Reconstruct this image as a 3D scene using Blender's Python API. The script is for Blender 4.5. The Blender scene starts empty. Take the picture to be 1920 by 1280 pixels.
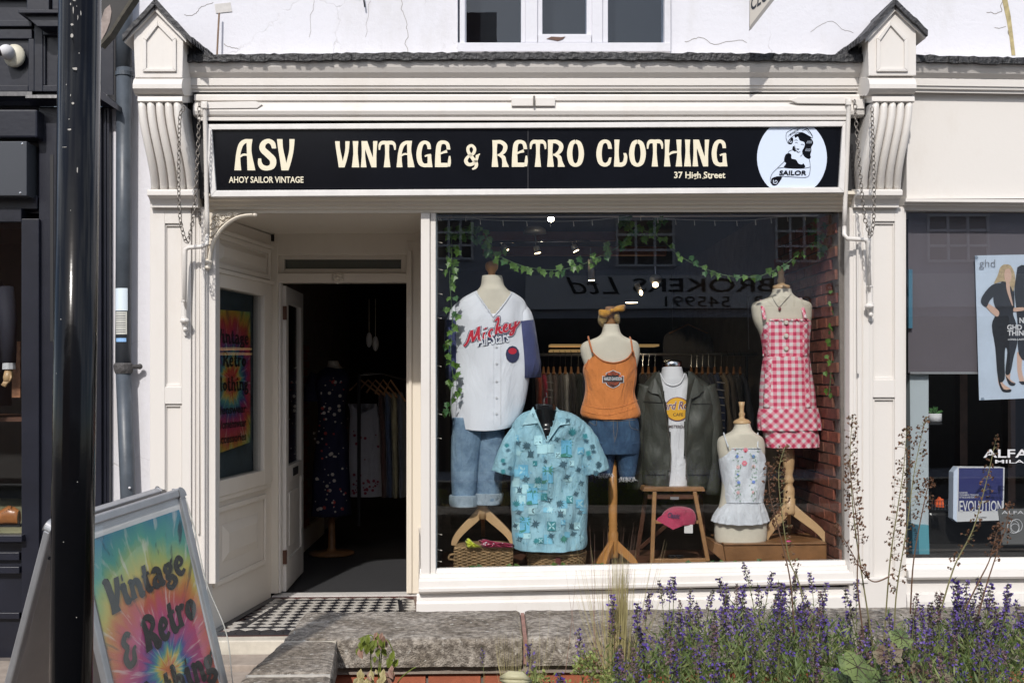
import bpy, math, random
from mathutils import Vector, Matrix, noise
R = math.radians
sc = bpy.context.scene
COL = sc.collection
rnd = random.Random(7)

# ------------------------------------------------------------------ camera
CAM = Vector((0.0, -7.33, 1.70))
FPX = 2200.0
cd = bpy.data.cameras.new('camera'); cam = bpy.data.objects.new('camera', cd); COL.objects.link(cam)
cd.sensor_width = 36.0; cd.lens = 36.0 * FPX / 1920.0; cd.clip_start = 0.05; cd.clip_end = 400
ROT = Matrix.Rotation(R(-0.8), 4, 'Z') @ Matrix.Rotation(R(90 + 1.7), 4, 'X') @ Matrix.Rotation(R(-0.35), 4, 'Z')
cam.matrix_world = Matrix.Translation(CAM) @ ROT
sc.camera = cam
R3 = ROT.to_3x3()

# ------------------------------------------------------------------ sky, sun, exposure
SUN_EL, SUN_AZ = 40.0, 12.0          # sun stands in front of the shop, to the left of its normal
w = bpy.data.worlds.new('World'); sc.world = w; w.use_nodes = True
nt = w.node_tree; nt.nodes.clear()
out = nt.nodes.new('ShaderNodeOutputWorld'); bg = nt.nodes.new('ShaderNodeBackground')
sky = nt.nodes.new('ShaderNodeTexSky'); sky.sky_type = 'NISHITA'; sky.sun_disc = False
sky.sun_elevation = R(SUN_EL); sky.sun_rotation = R(180 + SUN_AZ); sky.dust_density = 1.5
bg.inputs['Strength'].default_value = 0.15
tc = nt.nodes.new('ShaderNodeTexCoord')
cn = nt.nodes.new('ShaderNodeTexNoise'); cn.inputs['Scale'].default_value = 4.5; cn.inputs['Detail'].default_value = 8; cn.inputs['Roughness'].default_value = 0.6
cr = nt.nodes.new('ShaderNodeValToRGB'); cr.color_ramp.elements[0].position = 0.46; cr.color_ramp.elements[1].position = 0.66
mx = nt.nodes.new('ShaderNodeMix'); mx.data_type = 'RGBA'
nt.links.new(tc.outputs['Generated'], cn.inputs['Vector']); nt.links.new(cn.outputs['Fac'], cr.inputs['Fac'])
nt.links.new(cr.outputs['Color'], mx.inputs['Factor']); nt.links.new(sky.outputs['Color'], mx.inputs['A'])
mx.inputs['B'].default_value = (7.5, 7.8, 8.2, 1)
nt.links.new(mx.outputs['Result'], bg.inputs['Color']); nt.links.new(bg.outputs['Background'], out.inputs['Surface'])
sd = bpy.data.lights.new('sun', 'SUN'); sd.energy = 3.2; sd.angle = R(0.9); sd.color = (1.0, 0.955, 0.9)
sun = bpy.data.objects.new('sun', sd); COL.objects.link(sun)
to_sun = Vector((-math.sin(R(SUN_AZ)) * math.cos(R(SUN_EL)), -math.cos(R(SUN_AZ)) * math.cos(R(SUN_EL)), math.sin(R(SUN_EL))))
sun.rotation_euler = to_sun.to_track_quat('Z', 'Y').to_euler(); sun.location = (-4, -10, 12)
vs = sc.view_settings; vs.view_transform = 'Standard'; vs.look = 'None'; vs.gamma = 1.0; vs.use_curve_mapping = False
vs.exposure = 0.12
sc.render.engine = 'CYCLES'
try:
    sc.cycles.max_bounces = 10; sc.cycles.transparent_max_bounces = 24; sc.cycles.use_denoising = True
    sc.cycles.sample_clamp_indirect = 6
except Exception: pass

# ------------------------------------------------------------------ helpers
def W(px, py, Y=0.0):
    """the point at depth Y that stands at this place of the 1920 x 1280 photograph"""
    d = R3 @ Vector(((px - 960) / FPX, (640 - py) / FPX, -1.0))
    t = (Y - CAM.y) / d.y
    return CAM + d * t
def WZ(px, py, Z):
    d = R3 @ Vector(((px - 960) / FPX, (640 - py) / FPX, -1.0))
    return CAM + d * ((Z - CAM.z) / d.z)
def SC(Y): return (Y - CAM.y) / FPX          # metres per pixel at depth Y

ORI = {}
class MB:
    def __init__(s): s.v = []; s.f = []; s.uv = None; s.fm = []
    def add(s, vs, fs, m=0):
        n = len(s.v); s.v += [tuple(v) for v in vs]; s.f += [tuple(i + n for i in f) for f in fs]; s.fm += [m] * len(fs); return s
    def hexa(s, a, b, m=0):    # a, b: four points each (front, back)
        return s.add(list(a) + list(b), [(0,1,2,3),(7,6,5,4),(0,4,5,1),(1,5,6,2),(2,6,7,3),(3,7,4,0)], m)
    def box(s, x0, x1, y0, y1, z0, z1, m=0):
        return s.hexa([(x0,y0,z0),(x1,y0,z0),(x1,y0,z1),(x0,y0,z1)], [(x0,y1,z0),(x1,y1,z0),(x1,y1,z1),(x0,y1,z1)], m)
    def quad(s, p, Y0, Y1, m=0):   # p: four pixel corners (BL, BR, TR, TL) on plane Y0, extruded straight back to Y1
        a = [W(x, y, Y0) for x, y in p]; return s.hexa(a, [(q.x, Y1, q.z) for q in a], m)
    def bar(s, x0, y0, x1, y1, Y0, Y1, m=0):
        return s.quad([(x0, y1), (x1, y1), (x1, y0), (x0, y0)], Y0, Y1, m)
    def poly(s, pts, Y0, Y1, m=0, px=True):  # polygon (pixels) extruded
        a = [W(x, y, Y0) for x, y in pts] if px else [Vector(p) for p in pts]; n = len(a)
        return s.add(a + [Vector((q.x, Y1, q.z)) for q in a], [tuple(range(n)), tuple(range(2*n-1, n-1, -1))] + [(i, i+n, (i+1)%n+n, (i+1)%n) for i in range(n)], m)
    def tube(s, path, r, k=8, m=0, caps=True, flat=1.0):
        path = [Vector(p) for p in path]; n = len(path)
        rr = r if isinstance(r, (list, tuple)) else [r] * n
        up = Vector((0, 1, 0)); vs = []
        for i, p in enumerate(path):
            t = (path[min(i+1, n-1)] - path[max(i-1, 0)]).normalized()
            a = t.cross(up)
            if a.length < 1e-3: a = t.cross(Vector((1, 0, 0)))
            a.normalize(); b = a.cross(t)
            for j in range(k):
                q = 2 * math.pi * j / k
                vs.append(p + a * (math.cos(q) * rr[i]) + b * (math.sin(q) * rr[i] * flat))
        fs = [(i*k+j, i*k+(j+1)%k, (i+1)*k+(j+1)%k, (i+1)*k+j) for i in range(n-1) for j in range(k)]
        if caps: fs += [tuple(range(k-1, -1, -1)), tuple(range((n-1)*k, n*k))]
        return s.add(vs, fs, m)
    def lathe(s, c, prof, k=20, m=0, sy=1.0):   # prof: (radius, z) from the bottom up, round the vertical axis through c
        vs = [(c[0] + r*math.cos(2*math.pi*j/k), c[1] + sy*r*math.sin(2*math.pi*j/k), z) for r, z in prof for j in range(k)]
        n = len(prof)
        fs = [(i*k+j, i*k+(j+1)%k, (i+1)*k+(j+1)%k, (i+1)*k+j) for i in range(n-1) for j in range(k)]
        fs += [tuple(range(k-1, -1, -1)), tuple(range((n-1)*k, n*k))]
        return s.add(vs, fs, m)
    def ball(s, c, rx, ry=None, rz=None, k=10, h=7, m=0):
        ry = ry or rx; rz = rz or rx
        vs = []; fs = []
        for i in range(1, h):
            t = math.pi * i / h
            for j in range(k):
                q = 2*math.pi*j/k; vs.append((c[0]+rx*math.sin(t)*math.cos(q), c[1]+ry*math.sin(t)*math.sin(q), c[2]-rz*math.cos(t)))
        n = len(vs); vs += [(c[0],c[1],c[2]-rz),(c[0],c[1],c[2]+rz)]
        fs = [(i*k+j, i*k+(j+1)%k, (i+1)*k+(j+1)%k, (i+1)*k+j) for i in range(h-2) for j in range(k)]
        fs += [(n, (j+1)%k, j) for j in range(k)] + [(n+1, (h-2)*k+j, (h-2)*k+(j+1)%k) for j in range(k)]
        return s.add(vs, fs, m)
    def molding(s, prof, x0, x1, d1=0.0, m=0, ref=None):
        """prof: (Y, py) outline; swept level from pixel x0 to x1; d1: how far (pixels) the right end is moved down"""
        n = len(prof); a = []; b = []
        for Y, py in prof:
            p = W(x0, py, Y); q = W(x1, py + d1, Y)
            if ref: p = Vector((W(x0, py, ref).x, p.y, p.z)); q = Vector((W(x1, py + d1, ref).x, q.y, q.z))
            a.append(p); b.append(q)
        return s.add(a + b, [tuple(range(n-1, -1, -1)), tuple(range(n, 2*n))] + [(i, (i+1)%n, (i+1)%n+n, i+n) for i in range(n)], m)

def setp(o, label=None, cat=None, group=None, kind=None):
    if label: o['label'] = label
    if cat: o['category'] = cat
    if group: o['group'] = group
    if kind: o['kind'] = kind
    return o
def thing(name, label, cat, loc=(0,0,0), group=None):
    o = bpy.data.objects.new(name, None); COL.objects.link(o); o.location = loc; o.empty_display_size = 0.1
    ORI[o.name] = Vector(loc); return setp(o, label, cat, group)
def part(name, mb, mats, parent=None, label=None, cat=None, group=None, kind=None, smooth=False, uv=None, bev=0, loc=None):
    if parent is not None: off = ORI[parent.name]
    else: off = Vector(loc) if loc is not None else Vector((0,0,0))
    me = bpy.data.meshes.new(name)
    me.from_pydata([(v[0]-off.x, v[1]-off.y, v[2]-off.z) for v in mb.v], [], mb.f)
    if not isinstance(mats, (list, tuple)): mats = [mats]
    for m in mats: me.materials.append(m)
    if len(mats) > 1: me.polygons.foreach_set('material_index', mb.fm)
    if smooth: me.polygons.foreach_set('use_smooth', [True] * len(me.polygons))
    u = uv or mb.uv
    if u:
        l = me.uv_layers.new(name='UVMap'); 
        for lp in me.loops: l.data[lp.index].uv = u[lp.vertex_index]
    me.validate(); me.update()
    o = bpy.data.objects.new(name, me); COL.objects.link(o)
    if parent is not None: o.parent = parent; ORI[o.name] = off
    else: o.location = off; ORI[o.name] = off
    if bev:
        b = o.modifiers.new('bevel', 'BEVEL'); b.width = bev; b.segments = 2; b.limit_method = 'ANGLE'; b.angle_limit = R(40)
    return setp(o, label, cat, group, kind)
def inst(src, name, parent, loc, rot=None, scale=None):   # loc is a world place
    o = src.copy(); o.name = name; COL.objects.link(o); o.parent = parent
    o.location = Vector(loc) - (ORI[parent.name] if parent else Vector((0,0,0)))
    if rot is not None: o.rotation_euler = rot
    if scale is not None: o.scale = scale if isinstance(scale, (tuple, list, Vector)) else (scale,)*3
    return o
def master(name, mb, mats, smooth=False):    # shared mesh only, not linked
    me = bpy.data.meshes.new(name); me.from_pydata(mb.v, [], mb.f)
    if not isinstance(mats, (list, tuple)): mats = [mats]
    for m in mats: me.materials.append(m)
    if len(mats) > 1: me.polygons.foreach_set('material_index', mb.fm)
    if smooth: me.polygons.foreach_set('use_smooth', [True] * len(me.polygons))
    me.update(); return bpy.data.objects.new(name, me)

# ------------------------------------------------------------------ materials
def mat(name, col, rough=0.6, metal=0.0, var=0.0, vscale=8.0, bump=0.0, bscale=60.0, col2=None, spec=None, sheen=0, emis=None, es=0.0, coat=0, trans=0, mix=None):
    m = bpy.data.materials.new(name); m.use_nodes = True; t = m.node_tree; N = t.nodes; L = t.links
    b = N['Principled BSDF']; c = (*col, 1)
    b.inputs['Base Color'].default_value = c; b.inputs['Roughness'].default_value = rough; b.inputs['Metallic'].default_value = metal
    if spec is not None: b.inputs['Specular IOR Level'].default_value = spec
    if sheen: b.inputs['Sheen Weight'].default_value = sheen
    if coat: b.inputs['Coat Weight'].default_value = coat
    if emis: b.inputs['Emission Color'].default_value = (*emis, 1); b.inputs['Emission Strength'].default_value = es
    tcn = N.new('ShaderNodeTexCoord')
    if var or col2:
        n = N.new('ShaderNodeTexNoise'); n.inputs['Scale'].default_value = vscale; n.inputs['Detail'].default_value = 8; n.inputs['Roughness'].default_value = 0.65
        L.new(tcn.outputs['Object'], n.inputs['Vector'])
        r = N.new('ShaderNodeValToRGB'); lo, hi = mix or (0.35, 0.68)
        r.color_ramp.elements[0].position = lo; r.color_ramp.elements[1].position = hi
        c2 = col2 or tuple(x * (1 - var) for x in col)
        r.color_ramp.elements[0].color = (*c2, 1); r.color_ramp.elements[1].color = c
        L.new(n.outputs['Fac'], r.inputs['Fac']); L.new(r.outputs['Color'], b.inputs['Base Color'])
    if bump:
        n2 = N.new('ShaderNodeTexNoise'); n2.inputs['Scale'].default_value = bscale; n2.inputs['Detail'].default_value = 6
        L.new(tcn.outputs['Object'], n2.inputs['Vector'])
        bp = N.new('ShaderNodeBump'); bp.inputs['Strength'].default_value = bump; bp.inputs['Distance'].default_value = 0.01
        L.new(n2.outputs['Fac'], bp.inputs['Height']); L.new(bp.outputs['Normal'], b.inputs['Normal'])
    if trans:
        tr = N.new('ShaderNodeBsdfTranslucent'); tr.inputs['Color'].default_value = c
        ms = N.new('ShaderNodeMixShader'); ms.inputs[0].default_value = trans
        o = N['Material Output']; L.new(b.outputs[0], ms.inputs[1]); L.new(tr.outputs[0], ms.inputs[2]); L.new(ms.outputs[0], o.inputs['Surface'])
    return m
def paint(name, col, dirt=(0.45,0.38,0.30), amt=0.5, rough=0.42, crack=0.0, spots=0.0):
    """old gloss paint: brush relief, grime in blotches and streaks, a few chips"""
    m = bpy.data.materials.new(name); m.use_nodes = True; t = m.node_tree; N = t.nodes; L = t.links; b = N['Principled BSDF']
    b.inputs['Roughness'].default_value = rough
    tcn = N.new('ShaderNodeTexCoord')
    def noise_(scale, detail, sx=1, sy=1, sz=1):
        mp = N.new('ShaderNodeMapping'); mp.inputs['Scale'].default_value = (sx, sy, sz); L.new(tcn.outputs['Object'], mp.inputs['Vector'])
        n = N.new('ShaderNodeTexNoise'); n.inputs['Scale'].default_value = scale; n.inputs['Detail'].default_value = detail; n.inputs['Roughness'].default_value = 0.7
        L.new(mp.outputs['Vector'], n.inputs['Vector']); return n
    def ramp(src, p0, p1, c0, c1):
        r = N.new('ShaderNodeValToRGB'); e = r.color_ramp.elements; e[0].position = p0; e[1].position = p1; e[0].color = c0; e[1].color = c1
        L.new(src, r.inputs['Fac']); return r
    a = noise_(2.3, 10, 1, 1, 0.35); ra = ramp(a.outputs['Fac'], 0.52, 0.78, (0,0,0,1), (amt,)*3 + (1,))
    m1 = N.new('ShaderNodeMix'); m1.data_type = 'RGBA'; m1.inputs['A'].default_value = (*col, 1)
    m1.inputs['B'].default_value = tuple(c*0.55 + d*0.45 for c, d in zip(col, dirt)) + (1,); L.new(ra.outputs['Color'], m1.inputs['Factor'])
    s = noise_(95, 3); rs = ramp(s.outputs['Fac'], 0.73, 0.77, (0,0,0,1), (0.55,)*3 + (1,))
    m2 = N.new('ShaderNodeMix'); m2.data_type = 'RGBA'; L.new(m1.outputs['Result'], m2.inputs['A']); m2.inputs['B'].default_value = (*dirt, 1); L.new(rs.outputs['Color'], m2.inputs['Factor'])
    last = m2; hb = None
    n3 = noise_(28, 6, 1, 1, 1)
    hgt = n3.outputs['Fac']
    if crack:
        ds = noise_(1.6, 5); mp = N.new('ShaderNodeMix'); mp.data_type = 'RGBA'; mp.inputs['Factor'].default_value = 0.28
        L.new(tcn.outputs['Object'], mp.inputs['A']); L.new(ds.outputs['Color'], mp.inputs['B'])
        v = N.new('ShaderNodeTexVoronoi'); v.feature = 'DISTANCE_TO_EDGE'; v.inputs['Scale'].default_value = 1.9; L.new(mp.outputs['Result'], v.inputs['Vector'])
        rc = ramp(v.outputs['Distance'], 0.0, 0.007, (1,1,1,1), (0,0,0,1))
        msk = noise_(1.1, 3); rm = ramp(msk.outputs['Fac'], 0.5, 0.62, (0,0,0,1), (1,1,1,1))
        mu = N.new('ShaderNodeMath'); mu.operation = 'MULTIPLY'; L.new(rc.outputs['Color'], mu.inputs[0]); L.new(rm.outputs['Color'], mu.inputs[1])
        mk = N.new('ShaderNodeMath'); mk.operation = 'MULTIPLY'; mk.inputs[1].default_value = crack; L.new(mu.outputs[0], mk.inputs[0])
        m3 = N.new('ShaderNodeMix'); m3.data_type = 'RGBA'; L.new(last.outputs['Result'], m3.inputs['A']); m3.inputs['B'].default_value = (0.3,0.28,0.26,1); L.new(mk.outputs[0], m3.inputs['Factor']); last = m3
        sb = N.new('ShaderNodeMath'); sb.operation = 'SUBTRACT'; L.new(hgt, sb.inputs[0]); L.new(mu.outputs[0], sb.inputs[1]); hgt = sb.outputs[0]
    L.new(last.outputs['Result'], b.inputs['Base Color'])
    bp = N.new('ShaderNodeBump'); bp.inputs['Strength'].default_value = 0.28 if crack else 0.16; bp.inputs['Distance'].default_value = 0.012 if crack else 0.006
    L.new(hgt, bp.inputs['Height']); L.new(bp.outputs['Normal'], b.inputs['Normal'])
    return m
def glass(name, tint=(1,1,1), strength=1.0):
    m = bpy.data.materials.new(name); m.use_nodes = True; t = m.node_tree; N = t.nodes; L = t.links; N.remove(N['Principled BSDF'])
    tr = N.new('ShaderNodeBsdfTransparent'); tr.inputs['Color'].default_value = (*tint, 1)
    gl = N.new('ShaderNodeBsdfGlossy'); gl.inputs['Roughness'].default_value = 0.0
    fr = N.new('ShaderNodeFresnel'); gm = N.new('ShaderNodeNewGeometry'); io = N.new('ShaderNodeMapRange')   # same mirror share on both faces of the pane
    io.inputs['To Min'].default_value = 1.52; io.inputs['To Max'].default_value = 1/1.52; L.new(gm.outputs['Backfacing'], io.inputs['Value']); L.new(io.outputs['Result'], fr.inputs['IOR'])
    mu = N.new('ShaderNodeMath'); mu.operation = 'MULTIPLY'; mu.inputs[1].default_value = strength; mu.use_clamp = True; L.new(fr.outputs[0], mu.inputs[0])
    # slight waviness of old plate glass
    tcn = N.new('ShaderNodeTexCoord'); nn = N.new('ShaderNodeTexNoise'); nn.inputs['Scale'].default_value = 1.2; nn.inputs['Detail'].default_value = 1
    bp = N.new('ShaderNodeBump'); bp.inputs['Strength'].default_value = 0.02; bp.inputs['Distance'].default_value = 0.02
    L.new(tcn.outputs['Object'], nn.inputs['Vector']); L.new(nn.outputs['Fac'], bp.inputs['Height']); L.new(bp.outputs['Normal'], gl.inputs['Normal'])
    ms = N.new('ShaderNodeMixShader'); L.new(mu.outputs[0], ms.inputs[0]); L.new(tr.outputs[0], ms.inputs[1]); L.new(gl.outputs[0], ms.inputs[2])
    L.new(ms.outputs[0], N['Material Output'].inputs['Surface']); return m

M = {}
M['wall'] = paint('painted_render', (0.64, 0.64, 0.685), dirt=(0.38,0.36,0.31), amt=0.75, rough=0.75, crack=0.75)
M['white'] = paint('white_gloss', (0.665, 0.635, 0.60), amt=0.7)
M['cream'] = paint('cream_bounce_gloss', (0.70, 0.64, 0.545), amt=0.45)  # cream paint on shaded parts, its warmth standing in for pavement bounce light
M['grey_white'] = paint('grey_white_gloss', (0.68, 0.62, 0.54), amt=0.5)
M['lead'] = mat('lead_flashing', (0.03,0.03,0.034), 0.5, var=0.8, vscale=40, bump=1.0, bscale=45, mix=(0.4,0.62))
M['slate'] = mat('slate', (0.04,0.04,0.046), 0.55, var=0.7, vscale=18, bump=0.8, bscale=40)
M['black_sign'] = mat('sign_black', (0.004,0.0045,0.007), 0.18, var=0.3, vscale=3, spec=0.3)
M['sign_cream'] = mat('sign_cream', (0.74,0.68,0.52), 0.4)
M['sign_white'] = mat('sign_white', (0.60,0.68,0.82), 0.4)
M['alu'] = mat('aluminium', (0.44,0.44,0.45), 0.38, 0.6, var=0.15, vscale=12)
M['alu_white'] = mat('white_aluminium', (0.72,0.70,0.68), 0.4, 0.0, var=0.12, vscale=9)
M['black'] = mat('black', (0.012,0.012,0.014), 0.5)
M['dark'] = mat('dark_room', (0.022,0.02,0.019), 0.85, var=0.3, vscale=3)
M['navy_paint'] = mat('navy_paint', (0.015,0.0165,0.027), 0.32, var=0.4, vscale=2.5, bump=0.08, bscale=30)
M['pole_black'] = mat('pole_black', (0.005,0.005,0.006), 0.13, var=0.2, vscale=6, bump=0.04, bscale=22, spec=0.28)
M['chip'] = mat('bare_chips', (0.45,0.43,0.40), 0.8)
M['pipe'] = mat('grey_pipe', (0.075,0.09,0.11), 0.42, var=0.3, vscale=10, bump=0.1, bscale=30)
M['chain'] = mat('chain_steel', (0.30,0.27,0.24), 0.45, 0.8, var=0.5, vscale=30)
M['glass'] = glass('shop_glass', (0.97,0.98,0.98), 1.5)
M['glass2'] = glass('upper_glass', (0.75,0.8,0.85), 1.0)
M['acrylic'] = glass('acrylic', (0.8,0.82,0.84), 1.2)
M['brick'] = [mat('brick_%d' % i, c, 0.85, var=0.45, vscale=22, bump=0.6, bscale=70) for i, c in enumerate([(0.27,0.075,0.045),(0.33,0.10,0.055),(0.22,0.065,0.045),(0.30,0.12,0.075)])]
M['mortar'] = mat('mortar', (0.20,0.17,0.15), 0.9, var=0.3, bump=0.5)
M['terracotta'] = mat('terracotta', (0.42,0.12,0.06), 0.8, var=0.3, vscale=14, bump=0.2)
M['tile_black'] = mat('tile_black', (0.025,0.025,0.032), 0.35, var=0.4, vscale=30)
M['tile_white'] = mat('tile_white', (0.62,0.59,0.54), 0.4, var=0.3, vscale=18)
M['tile_brown'] = mat('tile_brown', (0.09,0.035,0.03), 0.4, var=0.3)
M['step'] = mat('stone_step', (0.60,0.55,0.46), 0.7, var=0.25, vscale=7, bump=0.15)
M['paving'] = mat('paving', (0.36,0.30,0.25), 0.85, var=0.3, vscale=9, bump=0.3)
M['asphalt'] = mat('asphalt', (0.10,0.10,0.10), 0.9, var=0.3, vscale=20, bump=0.5, bscale=120)
M['wood_light'] = mat('beech', (0.58,0.38,0.20), 0.4, var=0.18, vscale=7)
M['wood_orange'] = mat('orange_pine', (0.50,0.235,0.07), 0.35, var=0.22, vscale=7)
M['wood_brown'] = mat('brown_wood', (0.32,0.16,0.07), 0.45, var=0.4, vscale=9)
M['wood_dark'] = mat('dark_wood', (0.12,0.05,0.028), 0.5, var=0.4, vscale=9)
M['calico'] = mat('calico', (0.64,0.59,0.49), 0.9, var=0.06, vscale=30, bump=0.15, bscale=300)
M['body_white'] = mat('body_white', (0.60,0.60,0.62), 0.85)
M['body_black'] = mat('body_black', (0.012,0.012,0.013), 0.22)
M['chrome'] = mat('chrome', (0.7,0.7,0.7), 0.12, 1.0)
M['steel_wire'] = mat('steel_wire', (0.5,0.5,0.5), 0.3, 0.9)
M['soil'] = mat('soil', (0.07,0.05,0.035), 0.95, var=0.5, vscale=20, bump=1.0, bscale=60)
def emit(name, col, s):
    return mat(name, (0.8,0.8,0.8), 0.5, emis=col, es=s)
M['bulb'] = emit('lit_bulb', (1.0,0.86,0.62), 60)
M['spot'] = emit('lit_spot', (1.0,0.74,0.42), 16)

# text as flat outlines
def text2d(s, bold=0.0, shear=0.0, res=3):
    c = bpy.data.curves.new('txt', 'FONT'); c.body = s; c.offset = bold; c.shear = shear; c.resolution_u = res
    o = bpy.data.objects.new('txt', c); me = bpy.data.meshes.new_from_object(o)
    v = [(p.co.x, p.co.y) for p in me.vertices]; f = [tuple(p.vertices) for p in me.polygons]
    bpy.data.objects.remove(o); bpy.data.curves.remove(c); bpy.data.meshes.remove(me)
    xs = [p[0] for p in v]; ys = [p[1] for p in v]; x0, x1, y0, y1 = min(xs), max(xs), min(ys), max(ys)
    return [((x-x0)/(x1-x0), (y-y0)/(y1-y0)) for x, y in v], f
def crom(pts, n=6):
    if len(pts) < 3: return pts
    out_ = []
    P = [pts[0]] + list(pts) + [pts[-1]]
    for i in range(1, len(P)-2):
        for k in range(n):
            t = k / n; p0, p1, p2, p3 = P[i-1], P[i], P[i+1], P[i+2]
            out_.append(tuple(0.5*((2*b)+(-a+c)*t+(2*a-5*b+4*c-d)*t*t+(-a+3*b-3*c+d)*t**3) for a, b, c, d in zip(p0, p1, p2, p3)))
    out_.append(tuple(pts[-1])); return out_
def stroke2d(strokes, n=6):
    """variable width strokes -> (u, v, layer) verts and faces"""
    V = []; F = []
    for li, st in enumerate(strokes):
        pts = crom(st, n); k = len(V)
        for i, (x, y, w_) in enumerate(pts):
            a = pts[max(i-1,0)]; b = pts[min(i+1,len(pts)-1)]; dx, dy = b[0]-a[0], b[1]-a[1]; l = math.hypot(dx, dy) or 1
            nx, ny = -dy/l, dx/l
            if len(st) == 2 or (i in (0, len(pts)-1) and abs(dy) > abs(dx)): nx, ny = (math.copysign(1, nx or 1), 0) if abs(dy) > abs(dx) else (0, math.copysign(1, ny or 1))
            V += [(x+nx*w_/2, y+ny*w_/2, li), (x-nx*w_/2, y-ny*w_/2, li)]
        F += [(k+2*i, k+2*i+1, k+2*i+3, k+2*i+2) for i in range(len(pts)-1)]
    return V, F
def flat(mb, v, f, fn, m=0):
    """flat print: fn maps (u, v) to a point; an optional third value layers the strokes"""
    mb.add([fn(*p) for p in v], f, m); return mb
def pxrect(x0, y0, x1, y1, Y, dy_right=0.0, lay=0.00025):   # u,v in 0..1 -> rectangle of pixels on plane Y
    def fn(u, v, l=0):
        px = x0 + (x1-x0)*u; p = W(px, y1 + (y0-y1)*v + dy_right*u, Y - l*lay); return p
    return fn
# ================================================================== SETTING
def struct(name, mb, m, **k): return part(name, mb, m, kind='structure', **k)
struct('street', MB().box(-60, 60, -60, -3.9, -0.30, -0.12), M['asphalt'])
struct('pavement', MB().box(-60, 60, -3.9, 8, -0.30, -0.012), M['mortar'])
# kerb of the street
kb = MB()
for i in range(-9, 10): kb.box(i*0.915+0.004, (i+1)*0.915-0.004, -4.04, -3.9, -0.25, 0.004)
struct('kerb', kb, M['paving'])
# paving slabs (those beside the step can be seen, each a piece of its own)
pav = bpy.data.objects['pavement']
n_s = 0
for r_, (y0, y1) in enumerate([(-0.75,-0.13),(-1.22,-0.76),(-1.68,-1.23),(-2.14,-1.69),(-2.60,-2.15),(-3.06,-2.61),(-3.5,-3.07)]):
    x = -3.2 + (r_ % 2) * 0.21
    while x < -0.99:
        x1 = x + 0.42 if r_ % 3 else x + 0.46
        part('paving_slab', MB().box(x+0.004, min(x1-0.004, 3.0), y0, y1, -0.05, rnd.uniform(-0.002, 0.003)), M['paving'], pav, bev=0.004)
        x = x1

# opposite side of the street: it is what the panes reflect
opp = thing('street_building', 'pale terrace across the street, seen mirrored in the shop window', 'building', (0, -12, 0))
M['opp_wall'] = mat('opposite_render', (0.42,0.43,0.50), 0.8, var=0.15, vscale=1.5)
M['opp_sign'] = mat('opposite_sign', (0.66,0.66,0.70), 0.5)
M['opp_dark'] = mat('opposite_glass', (0.02,0.022,0.028), 0.15)
M['opp_brown'] = mat('opposite_brick', (0.20,0.09,0.06), 0.8, var=0.3)
part('wall', MB().box(-2.1, 9.5, -13.2, -12.0, 0, 6.7), M['opp_wall'], opp)
part('wall', MB().box(-9.5, -2.13, -13.2, -12.05, 0, 5.6), M['opp_brown'], opp)
part('roof', MB().add([(-9.6,-11.9,6.7),(9.6,-11.9,6.7),(9.6,-13.2,7.6),(-9.6,-13.2,7.6),(-9.6,-14,6.7),(9.6,-14,6.7)], [(0,1,2,3),(3,2,5,4),(0,4,5,1)]), M['slate'], opp)
part('chimney', MB().box(-0.75, 0.05, -13.2, -12.7, 6.7, 8.0), M['opp_brown'], opp)
def RX(px, py, Yv=12.0):   # a place in the mirror image behind the glass -> the real place across the street
    p = W(px, py, Yv); return Vector((p.x, -p.y, p.z))
sb = MB(); a = RX(985, 580); b = RX(2100, 512); sb.box(a.x, b.x, -12.0, -11.9, a.z, b.z); part('sign_panel', sb, M['opp_sign'], opp)
# window openings of the opposite house, each its own
for (x0, y0, x1, y1) in [(1157, 412, 1262, 498), (1455, 405, 1533, 490), (820, 412, 885, 486), (1740, 405, 1850, 490)]:
    a = RX(x0, y1); b = RX(x1, y0)
    wn = part('window', MB().box(a.x, b.x, -12.02, -11.985, a.z, b.z), M['opp_dark'], opp)
    fm = MB()
    for i in range(4):
        xx = a.x + (b.x-a.x)*i/3; fm.box(xx-0.02, xx+0.02, -11.984, -11.95, a.z, b.z)
    for i in range(4):
        zz = a.z + (b.z-a.z)*i/3; fm.box(a.x-0.03, b.x+0.03, -11.95, -11.93, zz-0.02, zz+0.02)
    part('frame', fm, M['opp_sign'], wn)
part('shop_glass', MB().box(-2.0, 8.5, -12.01, -11.97, 0.15, 2.65), M['opp_dark'], opp)
# mirrored lettering: written the right way round on the far side of the street
def opp_text(s, px0, py0, px1, py1, sh=0, bold=0):
    v, f = text2d(s, bold, sh); mb = MB()
    def fn(u, vv):   # px1 is the mirrored left edge of the word
        p = RX(px0 + (px1-px0)*(1-u) , py1 + (py0-py1)*vv); return Vector((p.x, -11.885, p.z))
    # seen from the shop the word runs towards -x
    flat(mb, v, f, fn); part('lettering', mb, M['black'], opp)
opp_text('Insurance', 1545, 522, 1700, 556, 0.3)
opp_text('BROKERS', 1185, 522, 1448, 548, 0, 0.01)
opp_text('Ltd', 1060, 520, 1160, 552, 0.3)
opp_text('01823   545991', 1245, 556, 1518, 576)

# ================================================================== THE SHOP BUILDING
shop = thing('shop_building', 'white rendered building with the cream vintage clothing shopfront and cornice', 'building', (0, 0.2, 0))
YW = 0.05
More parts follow.
